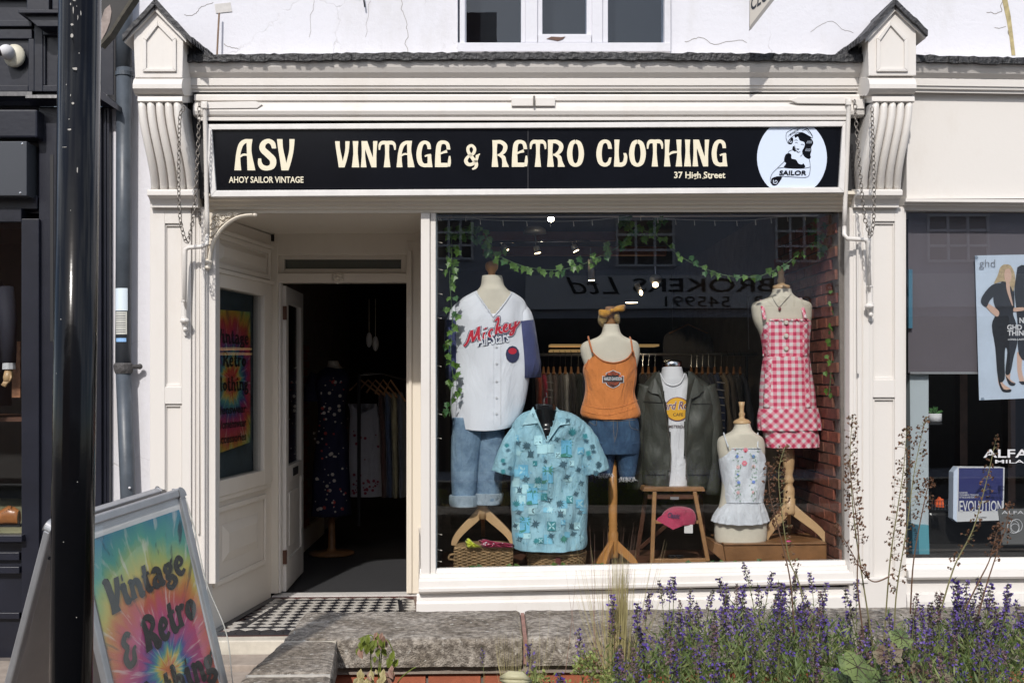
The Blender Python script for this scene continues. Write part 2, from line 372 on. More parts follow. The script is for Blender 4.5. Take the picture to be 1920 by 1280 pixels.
# upper wall, in pieces round the window
wl = MB()
def wallbox(mb, x0, y0, x1, y1, Y0=YW, Y1=0.40): mb.bar(x0, y0, x1, y1, Y0, Y1)
m1 = MB(); wallbox(m1, 200, -600, 858, 112); part('upper_wall', m1, M['wall'], shop)
m1 = MB(); wallbox(m1, 1258, -600, 2250, 112); part('upper_wall', m1, M['wall'], shop)
m1 = MB(); wallbox(m1, 858, -600, 1258, -240); part('upper_wall', m1, M['wall'], shop)
m1 = MB(); wallbox(m1, 858, 96, 1258, 112); part('upper_wall', m1, M['wall'], shop)
m1 = MB(); m1.bar(205, 112, 300, 1260, YW, 0.40); part('wall', m1, M['wall'], shop, label='white render strip behind the drainpipe')
for q in ((300, 112, 420, 398), (1600, 112, 1735, 398)): part('wall', MB().bar(*q, 0.052, 0.39), M['wall'], shop)
# peeling cracks and scars in the render: raised flakes with depth
scar_ = mat('scar', (0.60,0.58,0.56), 0.9, var=0.2, vscale=20); scar2_ = mat('scar_yellow', (0.50,0.42,0.22), 0.9, var=0.5, vscale=20)
part('render_scar', MB().poly([(405,25),(435,22),(432,5),(402,8)], YW-0.006, YW+0.01), scar_, shop)
part('render_scar', MB().poly([(1878,-5),(1888,40),(1893,70),(1897,104),(1904,104),(1900,70),(1895,30),(1888,-5)], YW-0.003, YW+0.01), scar2_, shop)
def crack(pts, w_=1.2):
    mb = MB(); w_ *= 0.55; rr = random.Random(len(pts)*7 + int(pts[0][0]))
    for lv in range(3):
        q = [pts[0]]
        for a, b in zip(pts, pts[1:]):
            d = math.hypot(b[0]-a[0], b[1]-a[1])*0.16; q += [((a[0]+b[0])/2 + rr.uniform(-d,d), (a[1]+b[1])/2 + rr.uniform(-d,d)), b]
        pts = q
    for (x0,y0),(x1,y1) in zip(pts, pts[1:]):
        d = math.hypot(x1-x0,y1-y0) or 1; nx, ny = -(y1-y0)/d*w_, (x1-x0)/d*w_
        mb.poly([(x0+nx,y0+ny),(x0-nx,y0-ny),(x1-nx,y1-ny),(x1+nx,y1+ny)], YW-0.0015, YW+0.004)
    return mb
M['crack'] = mat('crack', (0.22,0.20,0.18), 0.9)
for pts, w_ in [([(345,28),(365,26),(378,12),(400,5)],0.7), ([(752,0),(758,30),(763,55),(764,100)],0.7), ([(420,82),(432,88),(447,92)],0.8), ([(588,-5),(580,70)],0.4), ([(1284,78),(1310,70),(1340,84),(1400,80)],0.7), ([(1893,50),(1898,80),(1899,104)],2.0), ([(1850,24),(1878,22),(1880,0)],1.0), ([(1865,52),(1886,50)],0.8), ([(695,2),(685,70)],0.3), ([(1520,60),(1560,40),(1600,62)],0.5)]:
    part('crack', crack(pts, w_), M['crack'], shop)
# rusty cable stub, and a small one above the window
part('cable', MB().tube([W(411,25,-0.0), W(409,60,-0.01), W(407,103,-0.02)], 0.006), mat('rust', (0.25,0.17,0.12), 0.9, var=0.4), shop)
part('cable', MB().tube([W(681,-8,0.02), W(684,14,0.02)], 0.005), M['black'], shop)

# ---- upper window
uw = thing('sash_window', 'white painted three light window above the shop cornice with peeling frame', 'window', W(1057, 96, 0.0))
fr = MB(); F0, F1 = 0.02, 0.14
fr.bar(862, -240, 872, 96, 0.0, F1); fr.bar(1246, -240, 1258, 96, 0.0, F1); fr.bar(858, 80, 1258, 97, -0.015, F1)
fr.bar(868, -240, 874, 80, F0, F1)
for (x0, x1) in [(977, 985), (1008, 1017), (1100, 1110), (1130, 1140)]: fr.bar(x0, -240, x1, 80, F0 + 0.003, F1)
fr.bar(985, -240, 1008, 80, 0.005, F1); fr.bar(1110, -240, 1130, 80, 0.005, F1)
part('frame', fr, M['wall'], uw, bev=0.004)
ca = MB(); ca.bar(1009, 64, 1109, 80, 0.0, 0.1); part('casement_rail', ca, M['wall'], uw, bev=0.004)
rot = MB(); rot.poly([(1025,73),(1034,69),(1052,70),(1060,69),(1055,74),(1046,77),(1036,75)], -0.0045, 0.005); part('rotten_patch', rot, M['wood_dark'], uw)
for (x0, x1, y1) in [(873, 978, 80), (1016, 1101, 66), (1139, 1247, 80)]:
    part('pane', MB().bar(x0, -240, x1, y1, 0.06, 0.066), M['glass2'], uw)
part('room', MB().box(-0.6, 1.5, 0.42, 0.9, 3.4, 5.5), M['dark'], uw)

# ---- cornice over each shop, with lead on top
def cornice(x0, x1, sag=0.0):
    ld = MB(); n = max(6, int((x1-x0)/9)); rr = random.Random(3)
    top = []; bot = []
    for i in range(n+1):
        x = x0 + (x1-x0)*i/n; t = (x-x0)/(x1-x0)
        bow = -5*(1-(2*t-1)**2) if x1 < 1700 else 9*t
        top.append((x, 103 + bow + rr.uniform(-1.5,1.5))); bot.append((x, 115.5 + bow*0.9 + rr.uniform(-1.2,1.8)))
    for i in range(n):
        ld.quad([bot[i], bot[i+1], top[i+1], top[i]], -0.255 - rr.uniform(0, 0.012), 0.06)
    part('lead_flashing', ld, M['lead'], shop)
    part('cornice', MB().molding([(Y*0.56 if Y < 0 else Y, q) for Y, q in [(-0.41,114),(-0.412,119),(-0.40,126),(-0.37,136),(-0.33,143),(-0.31,146),(-0.315,148),(-0.315,160),(-0.30,161),(-0.295,166),(-0.27,168),(-0.265,173),(-0.1,174),(0.06,174),(0.06,114)]], x0+4, x1-2, 9*sag, ref=-0.3), M['cream'] if False else M['white'], shop)
cornice(343, 1632); cornice(1716, 2100, 0.6)
# fixed beam that holds the awning
def fascia_back(x0, x1):
    part('fascia', MB().bar(x0, 172, x1, 372, -0.10, 0.06), M['black'], shop)  # black paints in the shadow gap between awning box and sign
fascia_back(352, 1622)
part('fascia', MB().bar(1700, 172, 2100, 372, -0.10, 0.06), M['white'], shop, label='plain cream fascia board of the salon')
# entablature under the sign: fillets in steps, over doorway and window
part('entablature', MB().molding([(-0.17,361),(-0.17,367),(-0.14,370),(-0.135,374),(-0.10,378),(-0.095,384),(-0.07,386),(-0.065,392),(-0.045,394),(-0.04,400),(0.06,400),(0.06,361)], 388, 1600, -3, ref=-0.1), M['cream'], shop)
part('entablature', MB().molding([(-0.14,372),(-0.14,378),(-0.11,380),(-0.105,384),(-0.07,386),(-0.06,394),(-0.04,395),(0.06,397),(0.06,372)], 1694, 2100, 3, ref=-0.1), M['white'], shop)

# ---- consoles (carved brackets), gable blocks and pilasters
def console(dx, side, wpx=88, tag_='left'):
    # dx: pixel x of the left edge of the scroll at its foot; the gable stands forward
    x0, x1 = (250, 345) if side < 0 else (1627, 1718)
    ax = 290 if side < 0 else 1679
    top = -2
    YB = -0.36
    c = MB()
    c.poly([(x0+3,146),(x0,62),(ax,top+8),(x1-1,62),(x1-3,146)] if side < 0 else [(x0+2,142),(x0,62),(ax,top+8),(x1,60),(x1,142)], YB, 0.06)
    part('gable_block', c, M['white'], shop, label='pointed block above the %s console' % tag_, bev=0.004)
    # recessed pointed panel with raised moulding
    g = MB(); mid = (x0+x1)/2
    o_ = [(x0+17,134),(x0+17,72),(mid-2,38),(x1-15,72),(x1-15,134)]; i_ = [(x0+24,128),(x0+24,76),(mid-2,48),(x1-22,76),(x1-22,128)]
    for k in range(5):
        a, b, c2, d = o_[k], o_[(k+1)%5], i_[(k+1)%5], i_[k]
        g.poly([a, b, c2, d], YB-0.014, YB+0.002)
    part('gable_moulding', g, M['white'], shop, bev=0.003)
    # roof slabs of slate
    L0 = (x0-21, 66) if side < 0 else (x0-56, 100); R0 = (x1+54, 103) if side < 0 else (x1+22, 58)
    for (e, s_) in ((L0, -1), (R0, 1)):
        far = (s_ == 1 and side < 0) or (s_ == -1 and side > 0)
        sm = MB(); th = 11
        nseg = 9
        P0 = (ax + (1 if s_ < 0 else -1), top); P1 = e
        Pm = (x1+8, 66) if (far and side < 0) else (x0-8, 66)
        pts = [P0, Pm, P1] if far else [P0, P1]
        rr = random.Random(5)
        fine = []
        for (q0, q1) in zip(pts, pts[1:]):
            for i in range(nseg): fine.append((q0[0]+(q1[0]-q0[0])*i/nseg, q0[1]+(q1[1]-q0[1])*i/nseg))
        fine.append(pts[-1])
        jit = [rr.uniform(-1.3, 1.3) for _ in fine]
        for i in range(len(fine)-1):
            a, b = fine[i], fine[i+1]
            sm.poly([(a[0],a[1]+jit[i]-2),(b[0],b[1]+jit[i+1]-2),(b[0],b[1]+th-2+jit[i+1]),(a[0],a[1]+th-2+jit[i])], (YB-0.05) if not (far and i >= nseg) else YB-0.05+0.035*(i-nseg), YW)
        part('slate_edge', sm, M['slate'], shop)
        # white verge board under the slate
        if not far or True:
            vb = MB(); q0 = (P0[0], P0[1]+9); q1 = (pts[1][0]+ (-s_)*4, pts[1][1]+5)
            vb.poly([q0, q1, (q1[0], q1[1]+9), (q0[0], q0[1]+12)], YB-0.022, 0.0); part('verge_board', vb, M['white'], shop)
    # side gap of the far slope closed with dark slate boards
    sg = MB()
    if side < 0: sg.poly([(x1-1,62),(x1+52,104),(x1-1,104)], YB+0.12, 0.0)
    else: sg.poly([(x0+1,62),(x0-54,104),(x0+1,104)], YB+0.12, 0.0)
    part('slate_cheek', sg, M['slate'], shop)
    # pulvinated cushion and shelf
    part('cushion', MB().molding([(-0.34,146),(-0.37,150),(-0.385,158),(-0.385,166),(-0.36,174),(-0.33,179),(-0.32,180),(0,180),(0,146)], x0+1, x1-2, ref=YB), M['white'], shop, smooth=False, bev=0.002)
    part('shelf', MB().molding([(-0.34,180),(-0.345,190),(-0.325,193),(0,193),(0,180)], x0+8, x1-3, ref=-0.34), M['white'], shop, bev=0.002)
    # fluted scroll: reeds bend from the top front to the foot
    xa, xb = ((258, 341), (282, 366)) if side < 0 else ((1634, 1712), (1611, 1690))
    prof = []
    for i in range(19):
        t = i/18; py = 193 + (356-193)*t
        Y = -0.315 + 0.03*math.sin(t*math.pi*0.9) * (-1) + 0.16*(t**1.5)
        prof.append((t, py, Y))
    sc_ = MB(); base = []
    for (t, py, Y) in prof:
        s1 = t*t*(3-2*t)
        l = xa[0] + (xb[0]-xa[0])*s1; r = xa[1] + (xb[1]-xa[1])*s1
        base.append([W(l, py, Y), W(r, py, Y)])
    vs = []
    for a, b in base: vs += [a + Vector((0,0.012,0)), b + Vector((0,0.012,0)), Vector((b.x, 0.06, b.z)), Vector((a.x, 0.06, a.z))]
    fs = [(i*4+j, i*4+(j+1)%4, (i+1)*4+(j+1)%4, (i+1)*4+j) for i in range(len(base)-1) for j in range(4)] + [(0,3,2,1), tuple(len(vs)-4+k for k in range(4))]
    part('console', MB().add(vs, fs), M['white'], shop, label='fluted scroll console, %s of the sign' % tag_)
    for k in range(5):
        path = []; rr = []
        for a, b in base:
            path.append(a + (b-a)*((k+0.5)/5) + Vector((0,0.006,0))); rr.append((b-a).length/10.4)
        part('reed', MB().tube(path, rr, 8, flat=1.15), M['white'], shop, smooth=True)
    # cap under it
    part('capital', MB().molding([(-0.20,355),(-0.215,357),(-0.215,366),(-0.20,368),(-0.17,373),(-0.15,383),(-0.15,389),(-0.13,390),(0,390),(0,355)], xb[0]-5, xb[1]+1, ref=-0.2), M['white'], shop, bev=0.002)
console(0, -1, tag_='left'); console(0, 1, tag_='right')
def pilaster(x0, x1, rx0, rx1, tops, tag_, bead, ybot=1250, coljit=0):
    s_ = MB(); s_.bar(x0, 388, x1, ybot, -0.085, 0.06); part('pilaster', s_, M['white'], shop, label='%s panelled pilaster' % tag_, bev=0.003)
    mm = M['white']
    f = MB(); a, b = -0.112, -0.0846
    f.bar(x0+1, 390, rx0, ybot, a, b); f.bar(rx1, 390, bead[0], ybot, a, b)
    f.bar(rx0, 390, rx1, tops[0], a+0.001, b); f.bar(rx0, tops[1], rx1, tops[2], a+0.001, b)
    part('stile', f, mm, shop, bev=0.003)
    # small moulding round each recess
    g = MB()
    for (t0, t1) in ((tops[0], tops[1]), (tops[2], 1225)):
        for (q0, q1, q2, q3) in ((rx0, t0, rx0+3, t1), (rx1-3, t0, rx1, t1), (rx0+3, t0, rx1-3, t0+5), (rx0+3, t1-5, rx1-3, t1)): g.bar(q0, q1, q2, q3, -0.098, -0.0852)
    part('panel_moulding', g, mm, shop, bev=0.002)
    for i, (q0, q1, yy) in enumerate(bead[1]):
        part('bead', MB().bar(q0, 392, q1, ybot, yy, -0.02), mm, shop, bev=0.006)
pilaster(281, 388, 309, 341, (419, 725, 757), 'left', (358, [(360,366,-0.10),(368,374,-0.07),(377,384,-0.11)]))
pilaster(1592, 1696, 1637, 1678, (415, 712, 745), 'right', (1692, []))
for (q0, q1, yy) in [(1592,1598,-0.10),(1600,1606,-0.12),(1608,1616,-0.125),(1618,1632,-0.12)]:
    part('bead', MB().bar(q0, 402, q1, 1250, yy, -0.02), M['white'], shop, bev=0.006)
# chipped groove across the right plinth
part('plinth_block', MB().bar(1620, 1083, 1700, 1142, -0.125, 0), M['white'], shop, bev=0.003)

# ---- shop window frame, sill and stall board
def ring(mb, x0, y0, x1, y1, w_, Y0, Y1, dl=0):
    mb.bar(x0, y0, x0+w_, y1, Y0, Y1); mb.bar(x1-w_, y0, x1, y1+dl, Y0, Y1)
part('window_post', MB().bar(789, 399, 806, 1100, -0.05, 0.05), M['white'], shop, bev=0.004)
part('window_post', MB().bar(807, 399, 817, 1078, -0.035, 0.03), M['white'], shop, bev=0.003)
part('window_sill', MB().molding([(0.05,1064),(-0.01,1066),(-0.02,1074),(-0.055,1076),(-0.06,1083),(-0.10,1085),(-0.115,1090),(-0.12,1101),(-0.135,1104),(-0.135,1109),(-0.10,1112),(0.05,1112)], 786, 1622, -17, ref=-0.08), M['white'], shop)
part('stall_board', MB().molding([(-0.075,1112),(-0.08,1117),(-0.085,1124),(-0.10,1127),(-0.105,1131),(-0.12,1133),(-0.125,1155),(-0.125,1240),(0.05,1240),(0.05,1112)], 781, 1622, -13, ref=-0.1), M['white'], shop)
part('window_pane', MB().quad([(816,1076),(1595,1057),(1595,397),(816,397)], 0.0, 0.008), M['glass'], shop, label='large plate glass pane of the display window')
# metal bead round the glass
bd = MB(); bd.bar(815, 398, 819, 1074, -0.012, 0.012); bd.bar(1589, 398, 1593, 1058, -0.012, 0.012); part('glazing_bead', bd, mat('bead_metal', (0.25,0.3,0.33), 0.4), shop)

# ---- entrance recess
XL0, XL1, YD = W(392, 800, 0.0).x, W(508, 800, 1.15).x, 1.15
XR0, XR1 = W(797, 800, 0.0).x, W(789, 800, 1.15).x
ZF = 0.128; ZC = W(500, 399, 0.0).z
ce = MB().add([(XL0-0.1,0.05,ZC),(XR0+0.1,0.05,ZC),(XR1+0.1,YD+0.1,ZC+0.01),(XL1-0.1,YD+0.1,ZC+0.01),(XL0-0.1,0.05,ZC+0.05),(XR0+0.1,0.05,ZC+0.05),(XR1+0.1,YD+0.1,ZC+0.05),(XL1-0.1,YD+0.1,ZC+0.05)], [(3,2,1,0),(4,5,6,7),(0,1,5,4),(1,2,6,5),(2,3,7,6),(3,0,4,7)])
part('porch_ceiling', ce, M['cream'], shop)
# left side of the recess: a fixed panelled side
def side_pt(s, z, off=0.0):   # s 0 front .. 1 door; off: out of the wall into the recess
    return Vector((XL0 + (XL1-XL0)*s + off, 0.02 + (YD-0.02)*s - off*0.1, z))
def sidebox(mb, s0, s1, z0, z1, o0, o1):
    return mb.hexa([side_pt(s0,z0,o1), side_pt(s1,z0,o1), side_pt(s1,z1,o1), side_pt(s0,z1,o1)], [side_pt(s0,z0,o0), side_pt(s1,z0,o0), side_pt(s1,z1,o0), side_pt(s0,z1,o0)])
def ZS(py): return CAM.z + (704 - py) * 7.45/FPX       # heights on the front edge of that side
part('corner_post', MB().bar(385, 399, 404, 1094, -0.055, 0.05), M['white'], shop, bev=0.003)
part('side_wall', sidebox(MB(), 0, 1, -0.01, ZS(925), -0.05, 0.0), M['grey_white'], shop)
part('side_wall', sidebox(MB(), 0, 1, ZS(508), ZC, -0.05, 0.001), M['grey_white'], shop)
sf = MB(); gz0, gz1 = ZS(895), ZS(534); gs0, gs1 = 0.08, 0.80
sidebox(sf, 0.0, gs0, ZS(925), ZS(508), -0.05, 0.03); sidebox(sf, gs1, 0.93, ZS(925), ZS(508), -0.05, 0.03)
sidebox(sf, gs0, gs1, ZS(925), gz0, -0.05, 0.0295); sidebox(sf, gs0, gs1, gz1, ZS(508), -0.05, 0.0295); sidebox(sf, 0.93, 1.0, ZS(925), ZS(508), -0.05, 0.012)
part('side_window_frame', sf, M['grey_white'], shop, bev=0.004)
part('side_pane', sidebox(MB(), gs0, gs1, gz0, gz1, 0.0, 0.006), M['glass'], shop)
part('side_backing', sidebox(MB(), gs0-0.02, gs1+0.02, gz0-0.02, gz1+0.02, -0.09, -0.055), mat('blue_backing', (0.07,0.10,0.12), 0.7, var=0.3), shop)
def panel(z0, z1, s0, s1, step=0.012):
    f = MB(); t = 0.035; ts = 0.03
    for (a, b, c, d) in ((s0, s0+ts, z0, z1), (s1-ts, s1, z0, z1), (s0+ts, s1-ts, z0, z0+t), (s0+ts, s1-ts, z1-t, z1)): sidebox(f, a, b, c, d, 0.0, 0.02)
    part('panel_frame', f, M['grey_white'], shop, bev=0.006)
    a0, a1, b0, b1 = s0+0.13, s1-0.12, z0+0.13, z1-0.12
    c0, c1, d0, d1 = s0+0.20, s1-0.18, z0+0.19, z1-0.18
    if z1 - z0 < 0.4: a0, a1, b0, b1 = s0+0.07, s1-0.06, z0+0.05, z1-0.05; c0, c1, d0, d1 = s0+0.11, s1-0.10, z0+0.08, z1-0.08
    A = [side_pt(a0,b0,0.001), side_pt(a1,b0,0.001), side_pt(a1,b1,0.001), side_pt(a0,b1,0.001)]; B = [side_pt(c0,d0,0.022), side_pt(c1,d0,0.022), side_pt(c1,d1,0.022), side_pt(c0,d1,0.022)]
    part('raised_panel', MB().hexa(B, A), M['grey_white'], shop)
panel(ZS(1090), ZS(945), 0.04, 0.88); panel(ZS(498), ZS(432), 0.04, 0.95)
part('side_skirting', sidebox(MB(), 0.03, 1.0, -0.01, ZS(1175), 0.0, 0.03), M['grey_white'], shop, bev=0.006)
for q in ((0.0, 0.95, ZS(935), ZS(925), 0.0, 0.02), (0, 0.97, ZS(508), ZS(500), 0, 0.04), (0, 0.97, ZS(432), ZS(424), 0, 0.03)): part('side_rail', sidebox(MB(), *q), M['grey_white'], shop, bev=0.004)
# right splay of the recess
def rs(mb, t0, t1, z0, z1, o=0.0, th=0.05):
    f = lambda t, z, q: Vector((XR0 + (XR1-XR0)*t - q, 0.05 + (YD-0.05)*t, z))
    return mb.hexa([f(t0,z0,o), f(t1,z0,o), f(t1,z1,o), f(t0,z1,o)], [f(t0,z0,-th), f(t1,z0,-th), f(t1,z1,-th), f(t0,z1,-th)])
part('side_wall', rs(MB(), 0, 1, 0.0, ZC, 0.0, 0.03), M['white'], shop)
bb = MB(); rs(bb, 0.0, 1.0, 0.05, 0.40, 0.02, 0.0); rs(bb, 0.55, 1.0, 0.40, 0.62, 0.018, 0.0); part('splay_base', bb, M['white'], shop, bev=0.006)
# door frame
zt = W(640, 530, YD).z; zh = W(640, 452, YD).z
df = MB()
def D(x0, y0, x1, y1, Y0, Y1): df.bar(x0, y0, x1, y1, Y0, Y1)
part('door_post', MB().bar(500, 452, 521, 1112, YD, YD+0.14), M['cream'], shop, bev=0.004)
part('door_post', MB().bar(762, 452, 790, 1112, YD, YD+0.14), M['cream'], shop, bev=0.004)
part('door_post', MB().bar(522, 529, 526, 1111, YD+0.02, YD+0.12), M['white'], shop, bev=0.003)
part('door_post', MB().bar(766, 470, 772, 1112, YD-0.02, YD), M['cream'], shop, bev=0.003)
part('door_head', MB().bar(519, 512, 764, 529, YD+0.012, YD+0.14), M['cream'], shop, bev=0.004)
part('door_head', MB().bar(514, 434, 800, 477, YD+0.004, YD+0.14), M['cream'], shop, bev=0.004)
tr = MB()
for q in ((521,477,533,512),(752,477,762,512),(533,477,752,486),(533,504,752,512)): tr.bar(*q, YD+0.05, YD+0.13)
part('transom_frame', tr, M['cream'], shop, bev=0.003)
part('transom_pane', MB().bar(532, 485, 753, 505, YD+0.10, YD+0.106), mat('dull_glass', (0.13,0.14,0.11), 0.25), shop)
rz = MB(); c = W(633, 521, YD-0.002)
for k in range(8):
    q = 2*math.pi*k/8; rz.ball((c.x+0.026*math.cos(q), c.y, c.z+0.026*math.sin(q)), 0.014, 0.016, 0.014, 8, 5)
rz.ball(c, 0.017, 0.026, 0.017, 10, 6); rz.ball((c.x, c.y+0.006, c.z), 0.044, 0.012, 0.044, 16, 5)
part('rosette', rz, M['cream'], shop, smooth=True)
# threshold and step
part('threshold', MB().box(XL1+0.01, XR1-0.01, YD-0.02, YD+0.12, 0.0, ZF+0.012), M['alu_white'], shop)
# tile floor of the porch -----------------------------------------------------
fl_ = MB().add([(XL0,-0.05,0.0),(XR0+0.03,-0.05,0.0),(XR1,YD,0.0),(XL1,YD,0.0),(XL0,-0.05,ZF-0.004),(XR0+0.03,-0.05,ZF-0.004),(XR1,YD,ZF-0.004),(XL1,YD,ZF-0.004)], [(4,5,6,7),(0,1,5,4),(1,2,6,5),(2,3,7,6),(3,0,4,7)])
porch = part('porch_floor', fl_, M['tile_brown'], None, kind='structure', loc=(0,0,0))
ts = 0.098                                   # diagonal of a diamond tile
tb = MB().add([(0,-ts*0.49,0.004),(ts*0.49,0,0.004),(0,ts*0.49,0.004),(-ts*0.49,0,0.004),(0,-ts*0.49,-0.006),(ts*0.49,0,-0.006),(0,ts*0.49,-0.006),(-ts*0.49,0,-0.006)], [(0,1,2,3),(4,5,1,0),(5,6,2,1),(6,7,3,2),(7,4,0,3)])
mtb = master('tile', tb, M['tile_black']); mtw = master('tile', tb, M['tile_white'])
def xl(y): return XL0 + (XL1-XL0)*(y+0.05)/(YD+0.05)
def xr(y): return XR0 + 0.03 + (XR1-XR0-0.03)*(y+0.05)/(YD+0.05)
nt_ = 0
ny = int((YD+0.05)/ts)
for j in range(2*ny):
    y = -0.05 + 0.03 + ts*0.5 + j*ts/2
    if y > YD-0.06: break
    i = 0
    xs = xl(0.5) - 0.2 + (ts/2 if j % 2 else 0)
    while xs < xr(y)-0.05:
        dl = xs - xl(y); dr = xr(y) - xs
        if dl > 0.065 and dr > 0.06:
            # a brown line runs round inside the outer course
            inner = min(dl-0.065, dr-0.06, y+0.05-0.03, YD-0.03-y)
            if nt_ < 640:
                inst(mtb if (j % 2 == 0) else mtw, 'tile', porch, (xs, y, ZF)); nt_ += 1
        xs += ts
# border strips of dark tiles
bs = []
def strip(p, q, w_, m_):
    p = Vector(p); q = Vector(q); n = max(1, round((q-p).length/0.14)); d = (q-p)/n; nn = Vector((-d.y, d.x, 0)).normalized()*w_/2
    for k in range(n):
        a = p + d*k + d.normalized()*0.0015; b = p + d*(k+1) - d.normalized()*0.0015
        mb = MB().add([a-nn, b-nn, b+nn, a+nn] + [v + Vector((0,0,0.012)) for v in (a-nn, b-nn, b+nn, a+nn)], [(4,5,6,7),(0,1,5,4),(1,2,6,5),(2,3,7,6),(3,0,4,7)])
        part('border_tile', mb, m_, porch)
zb = ZF-0.0055
strip((xl(0)+0.02,-0.03,zb), (xr(0)-0.01,-0.03,zb), 0.045, M['tile_black'])
strip((xl(0)+0.022,-0.0,zb), (xl(YD)+0.022,YD-0.06,zb), 0.045, M['tile_black'])
strip((xr(0)-0.03,0,zb), (xr(YD)-0.03,YD-0.06,zb), 0.05, M['tile_brown'])
strip((xl(YD)+0.0,YD-0.04,zb), (xr(YD)-0.0,YD-0.04,zb), 0.04, M['tile_brown'])
zi = ZF-0.0048
for (p, q) in (((xl(.12)+0.16,0.12,zi),(xr(.12)-0.16,0.12,zi)), ((xl(.12)+0.16,0.14,zi),(xl(.98)+0.16,0.98,zi)), ((xr(.12)-0.16,0.14,zi),(xr(.98)-0.16,0.98,zi)), ((xl(.98)+0.16,1.0,zi),(xr(.98)-0.16,1.0,zi))):
    strip(p, q, 0.03, M['tile_black'])
part('step', MB().box(XL0-0.0, XR0+0.05, -0.17, -0.051, -0.01, ZF-0.012), M['step'], porch, bev=0.008)
part('step', MB().box(XL0-0.03, XR0+0.05, -0.44, -0.172, -0.01, 0.035), M['paving'], porch, bev=0.006)

# ---- door leaf, opened inwards
dr = thing('shop_door', 'open white door leaf with glass, hinged at the left of the dark doorway', 'door', (W(527,1110,YD+0.1).x, YD+0.1, ZF))
hx, hy = W(531,1108,YD+0.12).x, YD+0.12
ang = R(91)       # opened
dv = Vector((math.cos(ang), math.sin(ang), 0)); nv = Vector((-dv.y, dv.x, 0))
def db(mb, a0, a1, z0, z1, t0=-0.022, t1=0.022):
    f = lambda a, z, t: Vector((hx, hy, z)) + dv*a + nv*t
    return mb.hexa([f(a0,z0,t0), f(a1,z0,t0), f(a1,z1,t0), f(a0,z1,t0)], [f(a0,z0,t1), f(a1,z0,t1), f(a1,z1,t1), f(a0,z1,t1)])
zt2 = zt-0.01; z0_ = ZF+0.02
fm = MB(); db(fm, 0, 0.11, z0_, zt2); db(fm, 0.75, 0.86, z0_, zt2); db(fm, 0.11, 0.75, z0_, z0_+0.22, -0.021, 0.021); db(fm, 0.11, 0.75, z0_+0.78, z0_+0.9, -0.021, 0.021); db(fm, 0.11, 0.75, zt2-0.12, zt2, -0.021, 0.021)
part('door_frame', fm, M['white'], dr, bev=0.003)
part('door_panel', db(MB(), 0.10, 0.76, z0_+0.2, z0_+0.8, -0.008, 0.008), M['white'], dr); part('door_panel', db(MB(), 0.2, 0.66, z0_+0.3, z0_+0.7, -0.016, 0.016), M['white'], dr, bev=0.005)
part('door_pane', db(MB(), 0.10, 0.76, z0_+0.89, zt2-0.11, -0.003, 0.003), M['glass'], dr)
part('letter_plate', db(MB(), 0.32, 0.56, z0_+0.81, z0_+0.87, -0.026, -0.02), M['black'], dr)
for zz in (z0_+0.2, zt2-0.25): part('hinge', db(MB(), -0.012, 0.012, zz, zz+0.1, -0.026, 0.026), M['wood_dark'], dr)

# ---- corbel in the left corner of the recess
co = MB(); Yc = -0.075
arc = [(392,500),(394,480),(398,462),(406,443),(418,427),(434,414),(452,406),(474,403)]
co.tube([W(x, y, Yc) for x, y in crom(arc, 4)], 0.012, 8, flat=2.0)
co.poly([(386,400),(452,399),(434,408),(416,420),(404,436),(397,452),(390,470),(386,470)], Yc+0.015, Yc+0.03)
for (x, y, r_) in [(404,411,9),(418,408,7),(398,424,7),(411,420,6),(396,440,5),(430,404,5),(394,455,4),(442,403,4)]:
    q = W(x, y, Yc+0.01); 
    co.tube([q + Vector((math.cos(a_/8*6.28)*r_*0.0033*(1-a_/14), -0.006, math.sin(a_/8*6.28)*r_*0.0033*(1-a_/14))) for a_ in range(11)], 0.0055, 6)
    co.ball(q, 0.009, 0.012, 0.009, 8, 5)
q = W(390, 492, Yc); co.ball(q, 0.028, 0.03, 0.022, 10, 6); co.ball(q + Vector((0,-0.01,-0.03)), 0.022, 0.022, 0.018, 10, 6); co.ball(W(478,403,Yc), 0.018, 0.02, 0.014, 10, 6)
cb = part('corbel', co, M['cream'], shop, smooth=False, label='scrolled corbel bracket in the doorway corner')

# ---- projecting sign at the top
ps = thing('hanging_sign', 'edge of a grey framed hanging sign with dark lettering at the top', 'sign', W(1430, 0, -0.55))
def psq(mb, pts, Y0, Y1): return mb.poly(pts, Y0, Y1)
part('board', psq(MB(), [(1407,-60),(1500,-60),(1452,0),(1411,52),(1406,50)], -0.55, -0.53), mat('sign_stone', (0.45,0.42,0.38), 0.6), ps)
e = MB(); e.poly([(1452,0),(1411,52),(1406,56),(1408,47),(1447,-4)], -0.556, -0.525); e.poly([(1500,-62),(1452,0),(1447,-4),(1494,-64)], -0.556, -0.525)
part('frame', e, mat('sign_edge', (0.22,0.21,0.2), 0.6), ps)
v, f = text2d('CLO', 0.02); lt = MB()
flat(lt, v, f, lambda u, v_, l=0: W(1407 + 33*u + 2*v_, 22 - 6*u - 28*v_ - 18*u*0.9, -0.5525)); part('lettering', lt, M['opp_dark'], ps)

